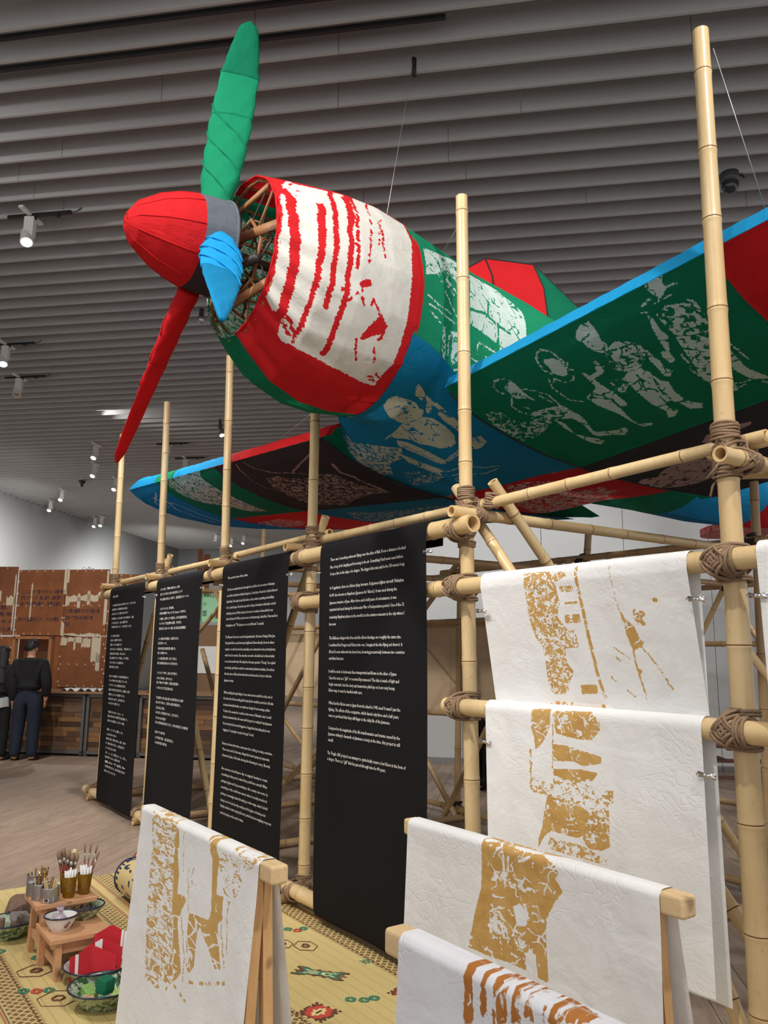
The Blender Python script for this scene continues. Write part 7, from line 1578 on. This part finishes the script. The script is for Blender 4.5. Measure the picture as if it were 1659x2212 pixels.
    def hs(u, v):
        th = u*2*PI; back = .5+.5*math.sin(th); ph = v*PI*.66*(.42+.62*back); r = .104+.005*math.sin(9*th+7*v)+.004*math.sin(17*th)
        return (r*math.sin(ph)*math.cos(th)*.95, .006+r*1.12*math.sin(ph)*math.sin(th), z+.022+r*1.10*math.cos(ph))
    m.grid(hs, lin(0, 1, 44), lin(0, 1, 18))
    if long: m.grid(lambda u, v: (.120*math.cos(PI*u)*(1+.18*v), .03+.085*math.sin(PI*u)+.05*v, z+.06-.46*v+.012*math.sin(22*u)), lin(0, 1, 26), lin(0, 1, 12))
    build(m, 'hair', HAIR, g, base=B0)
    if hem:
        m = MB(); m.grid(lambda u, v: ((.178*w+.02*v+.006*math.sin(18*u*PI))*k*math.cos(2*PI*u), .02+(.150+.02*v+.006*math.sin(16*u*PI))*k*math.sin(2*PI*u), (.97-.15*v+.008*math.sin(10*u*PI))*k), lin(0, 1, 60), lin(0, 1, 6)); build(m, 'shirt_hem', hem, t, base=B0)
    return t
make_person('man with short black hair, black pullover and dark jeans, seen from behind at the counter', (-7.16, 11.05, 0), PI+.25, 1.77, CB, CJ, w=1.06, look=-.35)
make_person('long-haired woman in black with a grey shirt hem, cut by the left picture edge', (-7.58, 10.98, 0), PI, 1.66, CB, CB, long=True, hem=GRY)
make_person('visitor in black behind the white cloths, only a leg and shoe showing', (-.37, 9.85, 0), 2.2, 1.70, CB, CB)

# ================================================================== behind the scaffold on the right
t = thing('plywood_sheet', 'pale plywood sheet fixed between two bamboo rails behind the banners', 'board', (-3.1, 2.66, 1.0))
PLY = wood_mat('pale_plywood', srgb(214, 186, 150), srgb(226, 202, 168), ax=(1, 10, 6), rough=.6)
for i in range(4):
    m = MB(); m.box((-5.4+.61+i*1.22, 2.70, 1.46), (1.214, .012, .90)); build(m, 'panel', PLY, t, smooth=False)
t = thing('bench', 'dark brown wooden bench with splayed legs behind the right bamboo post', 'bench', (4.3, 10.9, 0), frame=Frame(0, 0, 0), rz=-.1)
for z, w in ((.43, .30), (.24, .16)):
    m = MB(); m.box((.5, 0, z), (2.2, w, .035)); build(m, 'seat' if z > .3 else 'shelf', BENCHW, t, base=(0, 0, 0), smooth=False)
for x in (-.25, 1.25):
    for sg in (-1, 1):
        m = MB(); m.bar((x, sg*.08, .42), (x-.06*(1 if x < 0 else -1), sg*.22, 0), .05, .07, up=(1, 0, 0)); build(m, 'leg', BENCHW, t, base=(0, 0, 0), smooth=False)
    m = MB(); m.bar((x, 0, .40), (x+(.5 if x < 0 else -.5), 0, .25), .04, .05); build(m, 'brace', BENCHW, t, base=(0, 0, 0), smooth=False)
m = MB(); m.bar((-.35, -.2, .05), (1.35, -.2, .05), .04, .05); build(m, 'stretcher', BENCHW, t, base=(0, 0, 0), smooth=False)

# ================================================================== ceiling lights and fittings
for bb0, bb1, ee, lab in ((-9, 6.5, 4.655, 'long black bar in the shadow gap nearest the top picture edge'), (-9, -.4, 4.95, 'long black bar in the shadow gap behind the one nearest the top picture edge')):
    m = MB(); m.box(((bb0+bb1)/2, ee, 6.105), (bb1-bb0, .03, .034)); o = build(m, 'shadow_gap_bar', BLKP, frame=ROOM, smooth=False); tag(o, lab, 'track', 'long shadow gap bars')  # black bars put in for the dark shadow gaps beside the fins
LENS = emis('lit_lens', (1, .97, .92, 1), 14)
def track_light(lab, w, tgt=(0, 0), lit=True, track=True, size=1.0, grp='track spotlights'):
    x, y = w; t = thing('track_spotlight', lab, 'spotlight', (x, y, 6.1), grp, frame=Frame(0, 0, 0)); B0 = (x, y, 6.1)
    if track:
        m = MB(); m.box((x+.12, y-.02, 6.085), (.72, .035, .032), rz=-.16); m.box((x+.05, y, 6.06), (.05, .05, .03)); m.box((x+.32, y-.05, 6.065), (.04, .05, .025)); m.tube([(x+.47, y-.08, 6.08), (x+.54, y-.09, 6.09), (x+.58, y-.09, 6.13)], .006, 5); build(m, 'track', BLKP, t, smooth=False)
    m = MB(); m.box((x+.02, y, 5.96), (.10, .075, .20)); m.box((x+.02, y, 5.86), (.09, .07, .03)); m.box((x+.02, y, 6.09), (.05, .36, .025), rz=-.16); m.box((x+.02, y, 6.07), (.04, .04, .06)); build(m, 'driver_box', WHITEP, t, smooth=False)
    d = Vector((tgt[0]-x, tgt[1]-y, -2.6)).normalized(); a = Vector((x, y, 5.84)); u = d*.085*size
    m = MB(); m.tube([a-u, a-u*.9, a+u*.8, a+u], [.05*size, .062*size, .066*size, .066*size], 18, caps=True); build(m, 'lamp_head', WHITEP, t, angle=40)
    m = MB(); m.tube([a+u*1.0, a+u*1.03], [.054*size, .052*size], 18); build(m, 'lens', LENS if lit else METAL, t)
    return t
LT = [((-3.76, 7.61), 1, 1, 'nearest lit spotlight below a long black track at far left'), ((-5.69, 11.17), 1, 1, 'lit spotlight on the second track at the left picture edge'), ((-6.14, 12.6), 0, 1, 'unlit square spotlight turned aside on the third track at left'),
      ((-6.40, 16.92), 1, 0, 'lit spotlight just left of the red blade tip, upper of two'), ((-7.08, 18.74), 1, 0, 'lit spotlight just left of the red blade tip, lower of two'), ((-7.10, 20.34), 1, 0, 'lit spotlight directly behind the leftmost post top'),
      ((-9.12, 21.87), 1, 0, 'lit spotlight near the left wall, right one of the pair'), ((-10.15, 23.58), 1, 0, 'lit spotlight nearest to the left wall'), ((-9.89, 26.61), 1, 0, 'left one of two tiny spotlights close together far back'), ((-9.60, 26.42), 1, 0, 'right one of two tiny spotlights close together far back'),
      ((-4.78, 16.78), 1, 1, 'lit spotlight and track between the second and third posts'), ((-4.71, 18.07), 0, 1, 'unlit spotlight on the track right of the second post'), ((-6.51, 30.19), 0, 0, 'unlit spotlight under the left wing far back'), ((-6.09, 31.2), 1, 0, 'lit spotlight farthest back under the left wing'), ((-5.48, 30.47), 1, 0, 'small lit spotlight right of the farthest one')]
for w, lit, tr, lab in LT: track_light(lab, w, (w[0]+.6, w[1]-1.2) if w[1] < 14 else (w[0]-.3, w[1]-1.6), lit, tr)
t = thing('tube_spotlight', 'slim grey cylindrical spotlight hanging between the third post and the cowl', 'spotlight', (-3.22, 14.94, 6.1), frame=Frame(0, 0, 0))
m = MB(); m.tube([(-3.24, 14.94, 6.1), (-3.22, 14.9, 5.9), (-3.17, 14.85, 5.75)], [.02, .05, .055], 14); build(m, 'body', GREYM, t); m = MB(); m.tube([(-3.17, 14.85, 5.75), (-3.168, 14.848, 5.745)], .045, 14); build(m, 'lens', LENS, t)
t = thing('dome_camera', 'dark dome security camera under the ceiling right of the tallest post', 'camera', (3.24, 6.78, 6.1), frame=Frame(0, 0, 0))
m = MB(); m.lathe([(.001, .0), (.085, .0), (.085, -.05), (.078, -.10), (.001, -.10)], (3.24, 6.78, 6.1), 26); build(m, 'housing', plain('camera_grey', srgb(70, 72, 76), .4), t)
m = MB(); m.lathe([(.078, -.10), (.075, -.14), (.055, -.185), (.03, -.2), (.001, -.203)], (3.24, 6.78, 6.1), 26); build(m, 'dome', plain('dome_glass', srgb(60, 62, 66), .08, .3), t)
m = MB(); m.tube([(3.30, 6.78, 6.08), (3.36, 6.78, 6.09), (3.38, 6.78, 6.06)], .01, 6); build(m, 'bracket', BLKP, t)
t = thing('small_camera', 'small black camera hanging under the ceiling beside the red blade', 'camera', (-2.46, 9.89, 6.1), frame=Frame(0, 0, 0))
m = MB(); m.lathe([(.03, 0), (.035, -.10), (.001, -.10)], (-2.46, 9.89, 6.1), 14); build(m, 'mount', BLKP, t); m = MB(); m.lathe([(.02, -.1), (.05, -.12), (.05, -.17), (.03, -.2), (.001, -.205)], (-2.46, 9.89, 6.1), 16); build(m, 'lens_head', METAL, t)
t = thing('smoke_detector', 'small dark detector on the ceiling left of the leftmost post', 'detector', (-8.14, 20.77, 6.1), frame=Frame(0, 0, 0)); m = MB(); m.lathe([(.09, 0), (.09, -.04), (.05, -.07), (.03, -.16), (.001, -.16)], (-8.14, 20.77, 6.1), 16); build(m, 'body', BLKP, t)
